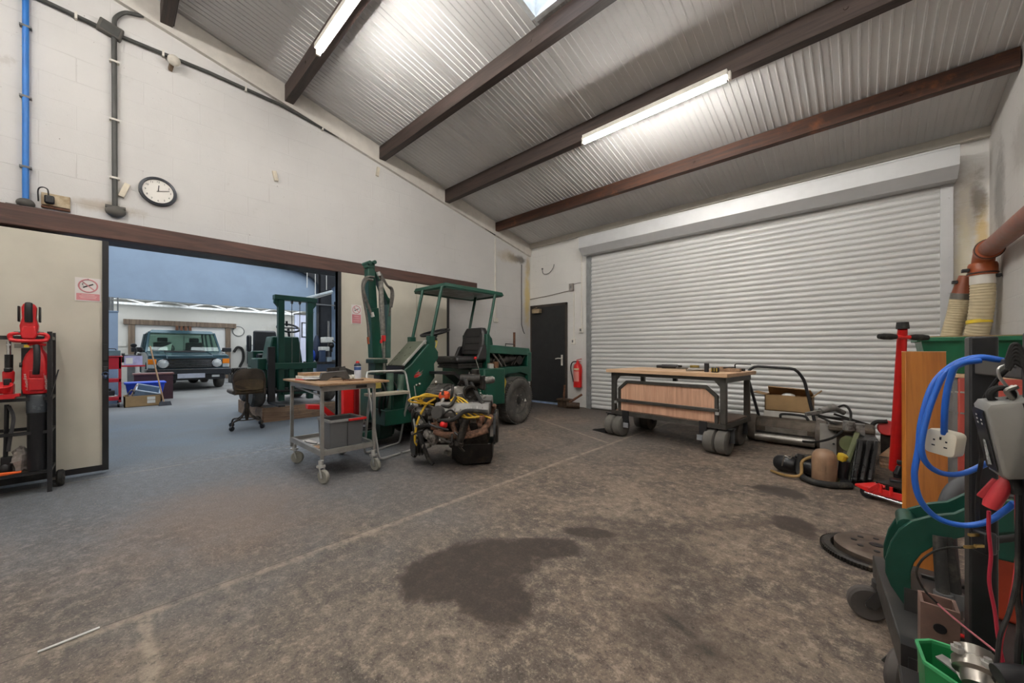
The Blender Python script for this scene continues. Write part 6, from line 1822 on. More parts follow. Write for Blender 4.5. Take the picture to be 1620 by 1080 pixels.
MB().cyl((-.95, 5.39, .075), (-.38, 5.39, .075), .05, n=18).bx((-.85, 5.392, .13), (-.45, 5.405, .2)).build('blade_cylinder', STL, t)
MB().bx((-.94, 5.38, .12), (-.4, 5.42, .145)).build('cutter_bar', OILY, t)
MB().tube([(-.72, 5.55, .3), (-.7, 5.57, .345), (-.5, 5.57, .345), (-.45, 5.55, .3)], .014, 8).build('top_grip', RUB, t)
MB().tube(rounded([(-.93, 5.62, .2), (-1.076, 5.561, 0.828), (-1.011, 5.622, 0.918), (-0.581, 5.613, 0.899), (-0.501, 5.661, 0.771), (-.39, 5.6, .25)], .05), .017, 10, smooth=False).build('tube_handle', PLB, t)
t = thing('cardboard_box', 'open brown cardboard box stacked on the white carton by the shutter', 'box', (-.66, 5.85, .36))
b = MB()
for a, c in (((-.9, 5.68, .36), (-.43, 5.69, .56)), ((-.9, 6.0, .36), (-.43, 6.01, .56)), ((-.9, 5.68, .36), (-.89, 6.01, .56)), ((-.44, 5.68, .36), (-.43, 6.01, .56)), ((-.9, 5.68, .36), (-.43, 6.01, .37))):
    b.bx(a, c)
cb = b.build('carton', CARD, t)
MB().hexa([(-.9, 5.99, .55), (-.43, 5.99, .55), (-.43, 6.0, .55), (-.9, 6.0, .55)], [(-.88, 5.78, .655), (-.45, 5.78, .63), (-.45, 5.785, .64), (-.88, 5.785, .665)]).build('flap', mat('pale_brown_card', 'ab8a63', .8, var=.1), cb)
MB().hexa([(-.44, 5.69, .55), (-.43, 5.69, .55), (-.43, 6.0, .55), (-.44, 6.0, .55)], [(-.36, 5.72, .63), (-.35, 5.72, .62), (-.35, 5.97, .62), (-.36, 5.97, .63)]).build('flap', CARD, cb)
MB().hexa([(-.9, 5.69, .55), (-.89, 5.69, .55), (-.89, 6.0, .55), (-.9, 6.0, .55)], [(-1.03, 5.72, .58), (-1.02, 5.72, .57), (-1.02, 5.97, .57), (-1.03, 5.97, .58)]).build('flap', CARD, cb)
MB().ball((-.66, 5.72, .56), (.07, .03, .03)).build('packing', GALV, t)
t = thing('white_carton', 'white carton under the open brown cardboard box by the shutter', 'box', (-.66, 5.85, 0))
MB().bx((-.91, 5.67, 0), (-.4, 6.03, .36)).build('carton', mat('white_card', 'c9c5be', .7, var=.08, dirt='9b948a', amt=.3), t, bevel=.006)
MB().bx((-.912, 5.668, .25), (-.398, 5.672, .29)).build('tape_strip', mat('clear_tape', 'b9b2a4', .3), t)
t = thing('grey_panel', 'upright pale grey metal plate leaning behind the plastic tank', 'panel', (-.26, 4.95, 0))
GP = mat('pale_grey_sheet', 'a5a29c', .5, .2, var=.1, dirt='7d766d', amt=.25)
MB().hexa([(-0.304, 4.846, 0.039), (-0.183, 4.959, 0.02), (-0.184, 4.985, 0.014), (-0.305, 4.872, 0.033)], [(-0.312, 4.976, 0.368), (-0.184, 5.095, 0.349), (-0.185, 5.122, 0.345), (-0.314, 5.001, 0.365)]).build('sheet', GP, t)
MB().cyl((-0.201, 5.038, 0.29), (-0.203, 5.091, 0.282), .01).cyl((-0.204, 4.981, 0.171), (-0.206, 5.034, 0.161), .01).build('holes', BLK, t)
b = MB().bx((-.3, 5.1, .0), (.1, 5.4, .3))
b.bx((-.25, 4.98, .3), (.1, 5.3, .36))
tg = thing('gearbox_case', 'dark dirty machine casing behind the grey plate and the black plastic housing', 'machine part', (-.1, 5.2, 0))
b.build('casing', MOW, tg, bevel=.02)
t = thing('air_tools', 'grey air tools with looping black hoses on top of the machine casing', 'air tool', (-.1, 5.05, .37))
MB().cyl((-0.311, 5.045, 0.484), (-0.205, 5.144, 0.524), .03, .036).cyl((-0.215, 5.135, 0.524), (-0.133, 5.211, 0.464), .025).bar((-0.422, 4.941, 0.451), (-0.311, 5.045, 0.477), .03, .035).build('gun_body', ALU, t)
for pts in ([(-0.215, 5.135, 0.497), (-0.133, 5.211, 0.543), (-0.084, 5.189, 0.492), (-0.083, 5.121, 0.404), (-0.123, 5.015, 0.33), (-0.204, 4.871, 0.253), (-0.327, 4.688, 0.221), (-0.417, 4.603, 0.228)], [(-0.374, 4.986, 0.458), (-0.252, 5.072, 0.422), (-0.108, 5.18, 0.406), (-0.022, 5.178, 0.371), (0.007, 5.204, 0.346), (-0.059, 5.143, 0.32), (-0.176, 5.034, 0.359), (-0.326, 5.031, 0.431)]):
    MB().tube(pts, .011, 8).build('hose', RUB, t)
MB().bar((-0.206, 5.17, 0.448), (0.06, 5.391, 0.339), .02, .02).bar((-0.303, 5.08, 0.421), (-0.061, 5.278, 0.365), .014, .014).build('rods', OILY, t)
t = thing('plastic_tank', 'dirty amber plastic tank with a yellow cap standing on the floor by the jack', 'tank', (-.2, 4.05, 0))
TC = (-0.227, 4.081, 0)
MB().lathe([(0, .0), (.078, .0), (.085, .03), (.085, .21), (.078, .245), (.055, .275), (.03, .285), (0, .285)], TC, (0, 0, 1), 26).torus((TC[0], TC[1], .14), (1, .2, 0), .086, .003, 36, 5).build('body', mat('amber_plastic', '8d7058', .45, var=.2, dirt='a99074', amt=.4), t)
MB().lathe([(0, 0), (.035, 0), (.035, .05), (.02, .06), (0, .06)], (TC[0] + .1, TC[1] + .06, .2), (.4, 0, 1), 18).build('yellow_cap', mat('yellow_cap', 'c3a52a', .5), t, label='yellow screw cap')
MB().cyl((TC[0] + .11, TC[1] + .07, .05), (TC[0] + .125, TC[1] + .065, .2), .035).build('neck', PLB, t)
MB().tube([(TC[0] - .16, TC[1] + .06, .2), (TC[0] - .17, TC[1] + .02, .06), (TC[0] - .1, TC[1] - .1, .028), (TC[0] + .03, TC[1] - .13, .028), (TC[0] + .17, TC[1] - .04, .03)], .026, 10).build('hose', RUB, t)
t = thing('motor_pump', 'small black motor with a brown hose on the floor left of the plastic tank', 'motor', (-.45, 4.2, 0))
MB().lathe([(0, -.09), (.05, -.09), (.07, -.06), (.07, .06), (.05, .09), (0, .09)], (-.5, 4.2, .085), (1, -.3, .1), 18).lathe([(0, -.08), (.06, -.08), (.065, .08), (0, .08)], (-.36, 4.23, .07), (1, -.3, .0), 18).bx((-.44, 4.2, .02), (-.3, 4.3, .17)).build('body', PLB, t, bevel=.008)
MB().tube([(-.6, 4.1, .02), (-.48, 4.02, .022), (-.38, 4.02, .05), (-.37, 4.06, .16), (-.28, 4.08, .22), (-.2, 4.1, .24)], .012, 8).build('brown_hose', mat('brown_rubber_hose', '8a6d3d', .6), t)
MB().tube([(-.52, 4.1, .08), (-.5, 4.1, .17), (-.46, 4.1, .16), (-.44, 4.1, .2)], .006, 6).build('wire', STL, t)
t = thing('black_housing', 'ribbed black plastic housing leaning by the red trolley jack', 'housing', (.0, 4.5, 0))
b = MB().hexa([(-0.066, 4.11, 0.041), (0.073, 4.24, 0.052), (0.087, 4.596, 0.01), (-0.051, 4.466, -0.007)], [(-0.027, 4.489, 0.328), (0.12, 4.626, 0.311), (0.098, 4.948, 0.311), (-0.047, 4.813, 0.335)])
for k in range(3):
    b.bar([(-0.04, 4.108, 0.058), (0.005, 4.15, 0.058), (0.05, 4.192, 0.058)][k], [(0.002, 4.475, 0.324), (0.05, 4.52, 0.318), (0.098, 4.565, 0.313)][k], .03, .03)
b.build('shell', mat('glossy_black_plastic', '1b1a1a', .3, var=.3, dirt='3b3732', amt=.3), t, bevel=.008)
t = thing('radiator_frame', 'olive green metal frame propped between the plastic tank and the black housing', 'frame', (-.05, 4.4, 0))
OLV = mat('olive_green_paint', '5b6040', .5, .1, var=.2, dirt='39392b', amt=.35)
MB().hexa([(-0.155, 4.096, 0.003), (-0.113, 4.108, -0.006), (-0.107, 4.196, -0.017), (-0.151, 4.182, -0.008)], [(-0.045, 4.61, 0.368), (-0.011, 4.586, 0.365), (-0.007, 4.699, 0.359), (-0.041, 4.722, 0.362)]).build('side_rail', OLV, t)
MB().hexa([(-0.127, 4.204, 0.024), (-0.071, 4.174, 0.024), (-0.065, 4.262, 0.014), (-0.122, 4.291, 0.015)], [(-0.115, 4.681, 0.311), (-0.028, 4.652, 0.317), (-0.024, 4.738, 0.315), (-0.113, 4.765, 0.309)]).build('core', mat('dark_radiator_core', '38372d', .7, var=.4, sc=60), t)
MB().lathe([(0, 0), (.065, 0), (.07, .015), (0, .02)], (-0.09, 4.54, 0.269), (.5, -1, .3), 24).build('fan_plate', OLV, t)
MB().lathe([(.03, 0), (.045, 0), (.045, .08), (.03, .08)], (-0.085, 4.709, 0.37), (0, 0, 1), 16).box((-0.02, 4.769, 0.382), (.09, .1, .09)).build('filler_neck', ALU, t)
MB().box((-0.093, 4.086, 0.021), (.07, .06, .07)).build('foot_bracket', BLK, t)
tag(MB().tube([(-0.599, 5.44, 0), (-0.704, 5.452, 0.01), (-0.824, 5.414, 0.012), (-0.88, 5.481, 0.03)], .008, 7).build('bent_rod', RUST), 'bent rusty rod on the floor in front of the cylinder mower', 'rod')
t = thing('plywood_triangle', 'triangular plywood offcut and planks behind the trolley jack handle', 'board', (.2, 5.2, 0))
MB().prism([(0, 0), (.34, 0), (.34, .42)], (.13, 5.25, .06), (1, .1, 0), (0, .05, 1), -.02).build('triangle', BENCH, t)
MB().bx((.13, 5.1, 0), (.55, 5.24, .05)).bx((.13, 5.0, 0), (.55, 5.11, .03)).build('planks', PALLET, t)
t = thing('red_wheel', 'small red disc with a black hose behind the plywood triangle', 'wheel', (.17, 5.6, 0))
MB().lathe([(0, 0), (.07, 0), (.08, .02), (.07, .04), (0, .04)], (.2, 5.55, .3), (0, -1, .2), 24).build('disc', REDP, t)
MB().bx((.15, 5.55, 0), (.25, 5.66, .26)).build('stand', OILY, t)
MB().tube([(.1, 5.5, .1), (.07, 5.5, .22), (.1, 5.5, .35), (.2, 5.5, .38)], .02, 8).build('hose', RUB, t)

# ------------------------------------------------------------------ red trolley jack
t = thing('trolley_jack', 'red trolley jack with a tall red handle and black T grip', 'jack', (.2, 4.1, 0))
u = V((.0, .0, 0))
p0, p1 = V((-0.038, 3.907, 0.09)), V((0.245, 3.731, 0.09))
d = (p1 - p0).normalized()
nrm = V((-d.y, d.x, 0))
if nrm.y < 0:
    nrm = -nrm
for s_, off in ((0, 0), (1, .26)):
    a, c = p0 + nrm * off + d * .12, p0 + nrm * off + d * .42
    b = MB().bar(a + V((0, 0, .02)), a + d * .02 + V((0, 0, .0)), .012, .1, (0, 0, 1)).bar(a + V((0, 0, -.01)), c, .01, .05, (0, 0, 1))
    b.build('side_plate', REDP, t, bevel=.003)
b = MB().hexa([p0 + V((0, 0, -.02)), p0 + d * .13 + V((0, 0, -.05)), p0 + d * .13 + nrm * .26 + V((0, 0, -.05)), p0 + nrm * .2 + d * .02 + V((0, 0, -.02))],
              [p0 + V((0, 0, .0)), p0 + d * .13 + V((0, 0, .0)), p0 + d * .13 + nrm * .26 + V((0, 0, .0)), p0 + nrm * .2 + d * .02 + V((0, 0, .0))])
b.build('nose_plate', RED, t, bevel=.006)
for off in (.03, .2):
    MB().lathe([(0, -.022), (.04, -.022), (.045, 0), (.04, .022), (0, .022)], p0 + d * .07 + nrm * off + V((0, 0, -.045)), nrm, 20).build('front_wheel', PLB, t)
MB().bar(p0 + d * .13 + nrm * .13 + V((0, 0, .05)), p0 + d * .42 + nrm * .13 + V((0, 0, .05)), .24, .012, (0, 0, 1)).build('deck', OILY, t)
b = MB()
for k in range(6):
    b.cyl(p0 + d * (.2 + .05 * k) + nrm * (.02 + .03 * (k % 3)) + V((0, 0, -.03)), p0 + d * (.2 + .05 * k) + nrm * (.02 + .03 * (k % 3)) + V((0, 0, .05)), .016)
b.cyl(p0 + d * .18 + nrm * .1 + V((0, 0, -.01)), p0 + d * .42 + nrm * .1 + V((0, 0, .0)), .04)
b.build('hydraulic_unit', OILY, t)
MB().cyl(p0 + d * .08 - nrm * .02 + V((0, 0, -.04)), p0 + d * .42 - nrm * .02 + V((0, 0, -.04)), .009).build('tie_bar', CHR, t)
for k in range(2):
    MB().cyl(p0 + d * (.17 + .06 * k) - nrm * .005 + V((0, 0, -.01)), p0 + d * (.17 + .06 * k) - nrm * .005 + V((0, 0, .05)), .01).build('red_screw', RED, t)
hb = V((0.194, 4.217, 0.176))
ht = V((0.203, 3.637, 1.255))
MB().cyl(hb, ht, .036, .025, n=18).build('handle', RED, t)
MB().cyl(ht - V((0, 0, .0)), ht + V((0, 0, .045)), .034, .03, n=18).build('handle_cap', RUB, t)
g0, g1 = (0.086, 3.569, 1.206), (0.325, 3.724, 1.195)
cc = (V(g0) + V(g1)) / 2
MB().cyl(lerp(g0, g1, .36), lerp(g0, g1, .64), .013).build('cross_tube', RED, t)
for a, c in ((0, .36), (.64, 1)):
    MB().tube([lerp(g0, g1, a + (c - a) * k) for k in (0, .3, .7, 1)], [.016, .021, .021, .016], 12).build('hand_grip', RUB, t)
MB().box(hb + V((.02, 0, .02)), (.06, .08, .16)).build('handle_socket', PLB, t, bevel=.006)
MB().bar((0.193, 3.901, 0.202), (0.213, 3.92, 0.266), .03, .05).box((0.22, 3.926, 0.294), (.06, .04, .03)).box((0.188, 3.938, 0.145), (.07, .06, .04)).build('foot_pedal', PLB, t, bevel=.006)

# ------------------------------------------------------------------ cabinet, crate and board at the right
t = thing('tool_cabinet', 'red metal drawer cabinet by the right wall under the green crate', 'cabinet', (.6, 3.9, 0))
CAB = mat('faded_red_cabinet', 'a5453a', .5, var=.15, dirt='7e3229', amt=.3)
MB().bx((.44, 3.6, .0), (.95, 4.25, .94)).build('case', CAB, t, bevel=.008)
for k in range(4):
    dr = MB().bx((.47, 3.585, .12 + k * .2), (.92, 3.6, .3 + k * .2)).build('drawer', CAB, t, bevel=.004)
    MB().bx((.55, 3.57, .2 + k * .2), (.82, 3.585, .215 + k * .2)).build('handle', GALV, dr)
MB().bx((.42, 3.61, .05), (.44, 4.2, .94)).build('grey_side', GREYP, t)
for z in (.72, .85):
    MB().bar((.4, 3.63, z), (.47, 3.595, z), .01, .01).build('side_peg', CHR, t)
MB().bx((.28, 3.6, .94), (.96, 4.3, .955)).build('top_board', BENCH, t)
t = thing('green_crate', 'dark green plastic crate on top of the red cabinet', 'crate', (.52, 4.0, .955))
CG = mat('crate_green', '0f5c3e', .4, var=.1)
fr = [(.34, 3.86), (.76, 3.86), (.76, 4.24), (.34, 4.24)]
tp = [(.3, 3.82), (.8, 3.82), (.8, 4.28), (.3, 4.28)]
b = MB()
for i in range(4):
    j = (i + 1) % 4
    sh_ = lambda p, c, k: (p[0] + (c[0] - p[0]) * k, p[1] + (c[1] - p[1]) * k)
    c0 = (.55, 4.05)
    b.hexa([(*fr[i], .957), (*fr[j], .957), (*sh_(fr[j], c0, .04), .957), (*sh_(fr[i], c0, .04), .957)], [(*tp[i], 1.19), (*tp[j], 1.19), (*sh_(tp[j], c0, .04), 1.19), (*sh_(tp[i], c0, .04), 1.19)])
b.bx((.34, 3.86, .957), (.76, 4.24, .965))
cr = b.build('shell', CG, t)
b = MB()
for i in range(4):
    b.bar((*tp[i], 1.185), (*tp[(i + 1) % 4], 1.185), .035, .03)
b.bx((.33, 3.835, 1.1), (.77, 3.85, 1.11))
b.build('rim', CG, t, bevel=.005)
b = MB()
for k in range(5):
    b.bx((.36 + k * .09, 3.827, 1.165), (.4 + k * .09, 3.83, 1.17))
b.build('dark_slots', PLB, cr)
tag(MB().bx((.31, 4.0, 1.2), (.79, 4.27, 1.212)).build('cardboard_sheet', CARD), 'flat brown card lying across the top of the green crate', 'card')
tag(MB().lathe([(.0, 0), (.04, 0), (.045, .1), (.04, .14), (.0, .14)], (.35, 3.7, .955), (0, 0, 1), 18).build('glass_jar', mat('cloudy_jar', 'a5aaa8', .2)), 'small cloudy jar between the jack handle and the green crate', 'jar')
tag(MB().hexa([(.62, 3.63, .955), (.84, 3.63, .955), (.84, 3.75, .955), (.64, 3.75, .955)], [(.66, 3.62, 1.13), (.82, 3.62, 1.14), (.82, 3.72, 1.13), (.67, 3.72, 1.12)]).build('canvas_bag', mat('beige_canvas', 'a39a8a', .85, var=.15, sc=20), bevel=.02), 'beige canvas bag on the cabinet in front of the green crate at the far right', 'bag')
BRD = wood('orange_varnished_ply', 'a8631f', 'c07a30', .4, 2, .5, dirt='d08a3a', amt=.25)
t = thing('varnished_board', 'tall orange varnished plank standing upright beside the blue cable', 'board', (.22, 2.5, 0))
q0, q1 = V((0.153, 2.523, 0.002)), V((0.302, 2.662, 0.002))
q0.z = q1.z = .005
r0, r1 = V((0.156, 2.608, 1.102)), V((0.299, 2.741, 1.102))
off = V((-.0136, .0146, 0))
MB().hexa([q0, q1, q1 + off, q0 + off], [r0, r1, r1 + off, r0 + off]).build('plank', BRD, t, bevel=.002)
MB().hexa([r0 + V((0, 0, -.002)), r1 + V((0, 0, -.002)), r1 + off + V((0, 0, -.002)), r0 + off + V((0, 0, -.002))], [r0 + V((0, 0, .001)), r1 + V((0, 0, .001)), r1 + off + V((0, 0, .001)), r0 + off + V((0, 0, .001))]).build('sawn_edge', BENCH, t)
m_ = lerp(r0, r1, .5)

# clutch flywheel on the floor
t = thing('flywheel', 'round clutch flywheel with a toothed ring lying on the floor beside the cart', 'flywheel', (.04, 2.8, 0))
b = MB().lathe([(.16, .0), (.205, .0), (.21, .008), (.21, .022), (.2, .03), (.17, .03), (.16, .0)], (.04, 2.8, 0), (0, 0, 1), 60)
for k in range(90):
    a = 2 * PI * k / 90
    b.box((.04 + .212 * math.cos(a), 2.8 + .212 * math.sin(a), .013), (.008, .006, .02), a)
b.build('ring_gear', OILY, t)
MB().lathe([(0, .0), (.175, .0), (.175, .035), (.16, .045), (.13, .05), (.03, .05), (.028, .04), (0, .04)], (.06, 2.81, .012), (0, 0, 1), 44).build('disc', mat('brown_worn_steel', '66594f', .5, .5, var=.25, dirt='3a322d', amt=.35), t)
b = MB()
for k in range(8):
    a = 2 * PI * k / 8
    b.lathe([(0, 0), (.013, 0), (.013, .003), (0, .003)], (.06 + .09 * math.cos(a), 2.81 + .09 * math.sin(a), .0615), (0, 0, 1), 12)
b.lathe([(0, 0), (.028, 0), (.028, .003), (0, .003)], (.06, 2.81, .0615), (0, 0, 1), 18)
b.build('bolt_holes', PLB, t)

# ------------------------------------------------------------------ black cart with the green hooked attachment
CT = thing('attachment_cart', 'low black castor cart at the right edge carrying the green hooked plates', 'cart', (.25, 1.95, 0))
CH = mat('dark_grey_channel', '3b3a39', .45, .3, var=.2, dirt='59544d', amt=.35)
b = MB().bar((.07, 2.22, .19), (.12, 1.62, .19), .07, .09, (0, 0, 1)).bar((.45, 2.22, .19), (.48, 1.62, .19), .06, .08, (0, 0, 1)).bar((.07, 2.2, .19), (.47, 2.2, .19), .06, .08, (0, 0, 1)).bar((.12, 1.66, .19), (.48, 1.66, .19), .06, .08, (0, 0, 1))
b.bx((.1, 1.66, .2), (.46, 2.2, .215))
b.build('frame', CH, CT, bevel=.004)
MB().bx((.085, 1.59, .15), (.165, 1.64, .24)).bx((.1, 1.585, .17), (.15, 1.592, .21)).build('end_socket', BLK, CT)
for x, y, a in ((.02, 2.13, 12), (.09, 1.74, 70), (.45, 2.15, 60), (.46, 1.7, 90)):
    u_ = V((math.cos(R(a)), math.sin(R(a)), 0))
    c = V((x, y, .067))
    fk_ = MB().cyl(c + V((.045, 0, .075)), c + V((.045, 0, .1)), .035).bar(c + V((-u_.y, u_.x, 0)) * .028, c + V((-u_.y, u_.x, 0)) * .028 + V((.045, 0, .08)), .006, .035).bar(c - V((-u_.y, u_.x, 0)) * .028, c - V((-u_.y, u_.x, 0)) * .028 + V((.045, 0, .08)), .006, .035).build('castor_fork', CH, CT)
    n_ = V((-u_.y, u_.x, 0))
    wq = MB().lathe([(.035, -.018), (.058, -.02), (.066, -.012), (.067, 0), (.066, .012), (.058, .02), (.035, .018)], c, n_, 28).build('castor_wheel', mat('brown_grey_rubber', '4b4643', .75, var=.2, dirt='6c645c', amt=.3), CT)
    MB().lathe([(0, -.03), (.012, -.028), (.014, -.016), (.036, -.012), (.04, 0), (.036, .012), (.014, .016), (.012, .028), (0, .03)], c, n_, 20).build('wheel_centre', CH, wq)
AT = thing('digger_attachment', 'dark green double hooked steel attachment standing on the black cart', 'attachment', (.2, 1.89, .215))
GSC = mat('scuffed_dark_green', '103f33', .4, var=.2, dirt='5d6f5f', amt=.24, dsc=9)
pl_ = [(0.331, 1.82, 0.664), (0.26, 1.82, 0.632), (0.215, 1.82, 0.589), (0.173, 1.82, 0.571), (0.122, 1.82, 0.537), (0.093, 1.82, 0.498), (0.073, 1.82, 0.448), (0.06, 1.82, 0.386), (0.06, 1.82, 0.341), (0.073, 1.82, 0.301), (0.096, 1.82, 0.263), (0.118, 1.82, 0.233), (0.129, 1.82, 0.19), (0.141, 1.82, 0.207), (0.129, 1.82, 0.268), (0.121, 1.82, 0.321), (0.121, 1.82, 0.365), (0.129, 1.82, 0.4), (0.145, 1.82, 0.435), (0.171, 1.82, 0.468), (0.211, 1.82, 0.504), (0.26, 1.82, 0.538), (0.331, 1.82, 0.567)]
RV, FV = V((math.cos(.751), math.sin(.751), 0)), V((-math.sin(.751), math.cos(.751), 0))
for k, yy in enumerate((1.82, 1.95)):
    MB().prism([(p[0], p[2]) for p in pl_], (0, yy, 0), (1, 0, 0), (0, 0, 1), -.016).build('hook_plate', GSC, AT, bevel=.003)
MB().cyl((.115, 1.834, .51), (.115, 1.952, .51), .026).build('spacer', GSC, AT)
MB().cyl((.1, 1.834, .3), (.1, 1.952, .3), .018).build('spacer', GSC, AT)
MB().bx((.26, 1.834, .47), (.36, 1.952, .57)).build('mounting_block', GSC, AT, bevel=.006)
MB().bx((.105, 1.816, .216), (.155, 1.97, .31)).build('foot', CH, AT)
t = thing('hydraulic_hoses', 'pair of black hydraulic hoses with grey crimped ends hanging inside the green hook', 'hose', (.17, 1.65, .3))
for k, pts in enumerate(([(0.18, 1.782, 0.519), (0.18, 1.768, 0.461), (0.182, 1.757, 0.398), (0.184, 1.745, 0.351)], [(0.198, 1.826, 0.509), (0.205, 1.819, 0.45), (0.212, 1.812, 0.385), (0.214, 1.801, 0.338)])):
    MB().tube(pts, .015, 12).build('hose', RUB, t)
    e = V(pts[-1])
    MB().cyl(e + V((0, 0, .01)), e - V((0, 0, .035)), .021, n=16).build('crimp', mat('grey_crimp', '6d6e70', .4, .5), t)
    MB().lathe([(.016, 0), (.016, -.03), (.021, -.03), (.021, -.05), (.016, -.05), (.016, -.07), (.02, -.07), (.02, -.11), (0, -.11)], e - V((0, 0, .035)), (0, 0, 1), 14).build('coupling', STL, t)
    MB().torus(e - V((0, 0, .11)), (.2, .2, 1), .024, .006, 20, 8).torus(e - V((0, 0, .15)), (-.1, .2, 1), .024, .006, 20, 8).build('red_rings', RED, t, label='red rubber rings')
t = thing('thick_hose', 'thick grey rubber hose curving down behind the black post', 'hose', (.22, 1.95, .5))
MB().tube([(.24, 2.1, .235)] + [(0.234, 2.161, 0.463), (0.241, 2.167, 0.528), (0.255, 2.18, 0.569), (0.279, 2.203, 0.597), (0.32, 2.241, 0.612), (0.364, 2.282, 0.6)], .026, 14).build('hose', mat('grey_rubber_hose', '434447', .6, var=.2), t)
t = thing('fuel_can', 'orange-red metal can standing on the cart behind the hanging wires', 'can', (.37, 2.0, .216))
MB().box((.36, 2.06, .4), (.11, .13, .37), .0).build('body', mat('orange_red_can', 'b5442a', .4, var=.1), t, bevel=.012)
MB().cyl((.36, 2.06, .585), (.36, 2.06, .62), .025).build('cap', BLK, t)

# ------------------------------------------------------------------ black stand with cables, charger and bins
ST = thing('cable_stand', 'black square steel stand at the right edge hung with cables and a charger', 'stand', (.2, 1.15, 0))
BST = mat('black_scuffed_steel', '222223', .4, .2, var=.3, dirt='4d4b49', amt=.2)
MB().bx((.1685, 1.25, .068), (.2077, 1.304, 1.133)).build('post', BST, ST, bevel=.004)
MB().bx((.2, 1.02, .068), (.24, 1.06, 1.133)).build('post', BST, ST, bevel=.004)
MB().bar((.19, 1.252, 1.07), (.215, 1.06, 1.07), .03, .035, (0, 0, 1)).build('crossbar', mat('grey_steel_bar', '5b5a59', .4, .5), ST, bevel=.003)
MB().bx((.08, .98, .0), (.32, 1.34, .068)).build('base', BST, ST, bevel=.004)
MB().bx((.06, .92, .395), (.3, 1.19, .41)).build('shelf', BST, ST, bevel=.004)
t = thing('blue_cable', 'coiled bright blue extension cable looped over the black stand', 'cable', (.12, 1.15, .8))
BC = mat('bright_blue_cable', '1f5fc0', .38, var=.06)
MB().tube([(0.202, 1.133, 1.08), (0.194, 1.139, 1.084), (0.162, 1.129, 1.09), (0.132, 1.135, 1.074), (0.104, 1.123, 1.032), (0.088, 1.108, 0.961), (0.084, 1.104, 0.909), (0.078, 1.099, 0.852), (0.087, 1.108, 0.802), (0.112, 1.131, 0.767), (0.145, 1.14, 0.76), (0.175, 1.142, 0.775), (0.198, 1.143, 0.805), (0.206, 1.136, 0.822)], .0052, 10, 8).build('outer_loop', BC, t)
MB().tube([(0.185, 1.117, 1.085), (0.159, 1.106, 1.088), (0.134, 1.117, 1.071), (0.118, 1.109, 1.056), (0.105, 1.103, 1.016), (0.095, 1.094, 0.976), (0.086, 1.085, 0.917), (0.094, 1.093, 0.881), (0.116, 1.113, 0.862), (0.144, 1.133, 0.863), (0.174, 1.147, 0.884), (0.186, 1.145, 0.897)], .005, 10, 8).build('inner_loop', BC, t)
MB().tube([(0.16, 1.093, 1.084), (0.132, 1.081, 1.076), (0.123, 1.086, 1.048), (0.118, 1.088, 1.009), (0.117, 1.094, 0.974), (0.118, 1.108, 0.94)], .005, 10, 8).build('socket_tail', BC, t)
so = thing('trailing_socket', 'white square trailing socket hanging on the blue cable', 'socket', (0.123, 1.127, 0.918))
c = V((0.116, 1.113, 0.922))
ray = c.copy()
ray.z = 0
ray.normalize()
perp = V((ray.y, -ray.x, 0))
nn_ = (-ray * math.cos(R(28)) - perp * math.sin(R(28))).normalized()
uu_ = V((0, 0, 1)).cross(nn_).normalized()
uu_ = (uu_ * .998 + V((0, 0, -.12))).normalized()
vv_ = nn_.cross(uu_).normalized()
sq = []
for sx, sy in ((1, 1), (-1, 1), (-1, -1), (1, -1)):
    for k in range(4):
        a = math.atan2(sy, sx) - R(45) + R(30) * k
        sq.append((sx * .013 + .008 * math.cos(a), sy * .014 + .008 * math.sin(a)))
sq2 = [(x * .8, y * .85) for x, y in sq]
b = MB().loft([[c + uu_ * (x * k) + vv_ * (y * k) + nn_ * h for x, y in sq] for h, k in ((-.03, .8), (-.02, 1.08), (.0, 1.12), (.006, 1.06), (.0065, 1.0))])
b.build('body', mat('cream_socket', 'd9d2c0', .4, var=.04), so)
b = MB()
for x, y, w_, h_ in ((0, .009, .003, .006), (-.009, -.007, .005, .0025), (.009, -.007, .005, .0025), (-.009, .004, .003, .003), (.009, .004, .003, .003)):
    p = c + uu_ * x + vv_ * y + nn_ * .0066
    b.box(p, (w_, h_, .0008), m=Matrix((uu_, vv_, nn_)).transposed())
b.build('pin_holes', PLB, so)
# charger
t = thing('battery_charger', 'silver and black car battery charger hanging at an angle from the stand', 'charger', (0.187, 1.077, 0.951))
lv = (V((0.18, 1.071, 1.016)) - V((0.203, 1.093, 0.882))).normalized()
tt = R(24)
ray = (c0_ := V((0.196, 1.059, 0.954))).copy() - V((0, 0, 1.1))
ray.z = 0
ray.normalize()
perp = V((ray.y, -ray.x, 0))
wv_ = perp * math.cos(tt) + ray * math.sin(tt)
wv_ = (wv_ - lv * wv_.dot(lv)).normalized()
nv = wv_.cross(lv).normalized()
if nv.dot(ray) > 0:
    nv = -nv
c = V((0.196, 1.059, 0.954))
rm = Matrix((wv_, lv, nv)).transposed()
rr = [(-.036, -.06), (-.03, -.068), (.03, -.068), (.036, -.06), (.036, .06), (.03, .068), (-.03, .068), (-.036, .06)]
SIL = mat('silver_plastic', '9c9b96', .4, .2, var=.06)
MB().loft([[c + rm @ V((x * k, y * k, h)) for x, y in rr] for h, k in ((-.024, .92), (-.016, 1), (.01, 1), (.02, .96), (.022, .9))]).build('case', SIL, t)
MB().loft([[c + rm @ V((x, y, h)) for x, y in ((-.037, -.055), (-.0375, -.055), (-.0395, .05), (-.037, .055))] for h in (-.018, .014)]).build('side_panel', PLB, t)
MB().loft([[c + rm @ V((-.0399 + .0008 * q, y, z)) for y, z in ((-.048, -.006), (.0, -.002), (.0, .003), (-.044, .005))] for q in (0, 1)]).build('white_print', mat('grey_white_print', 'a9aaa8', .5, var=.5, sc=220), t)
b = MB()
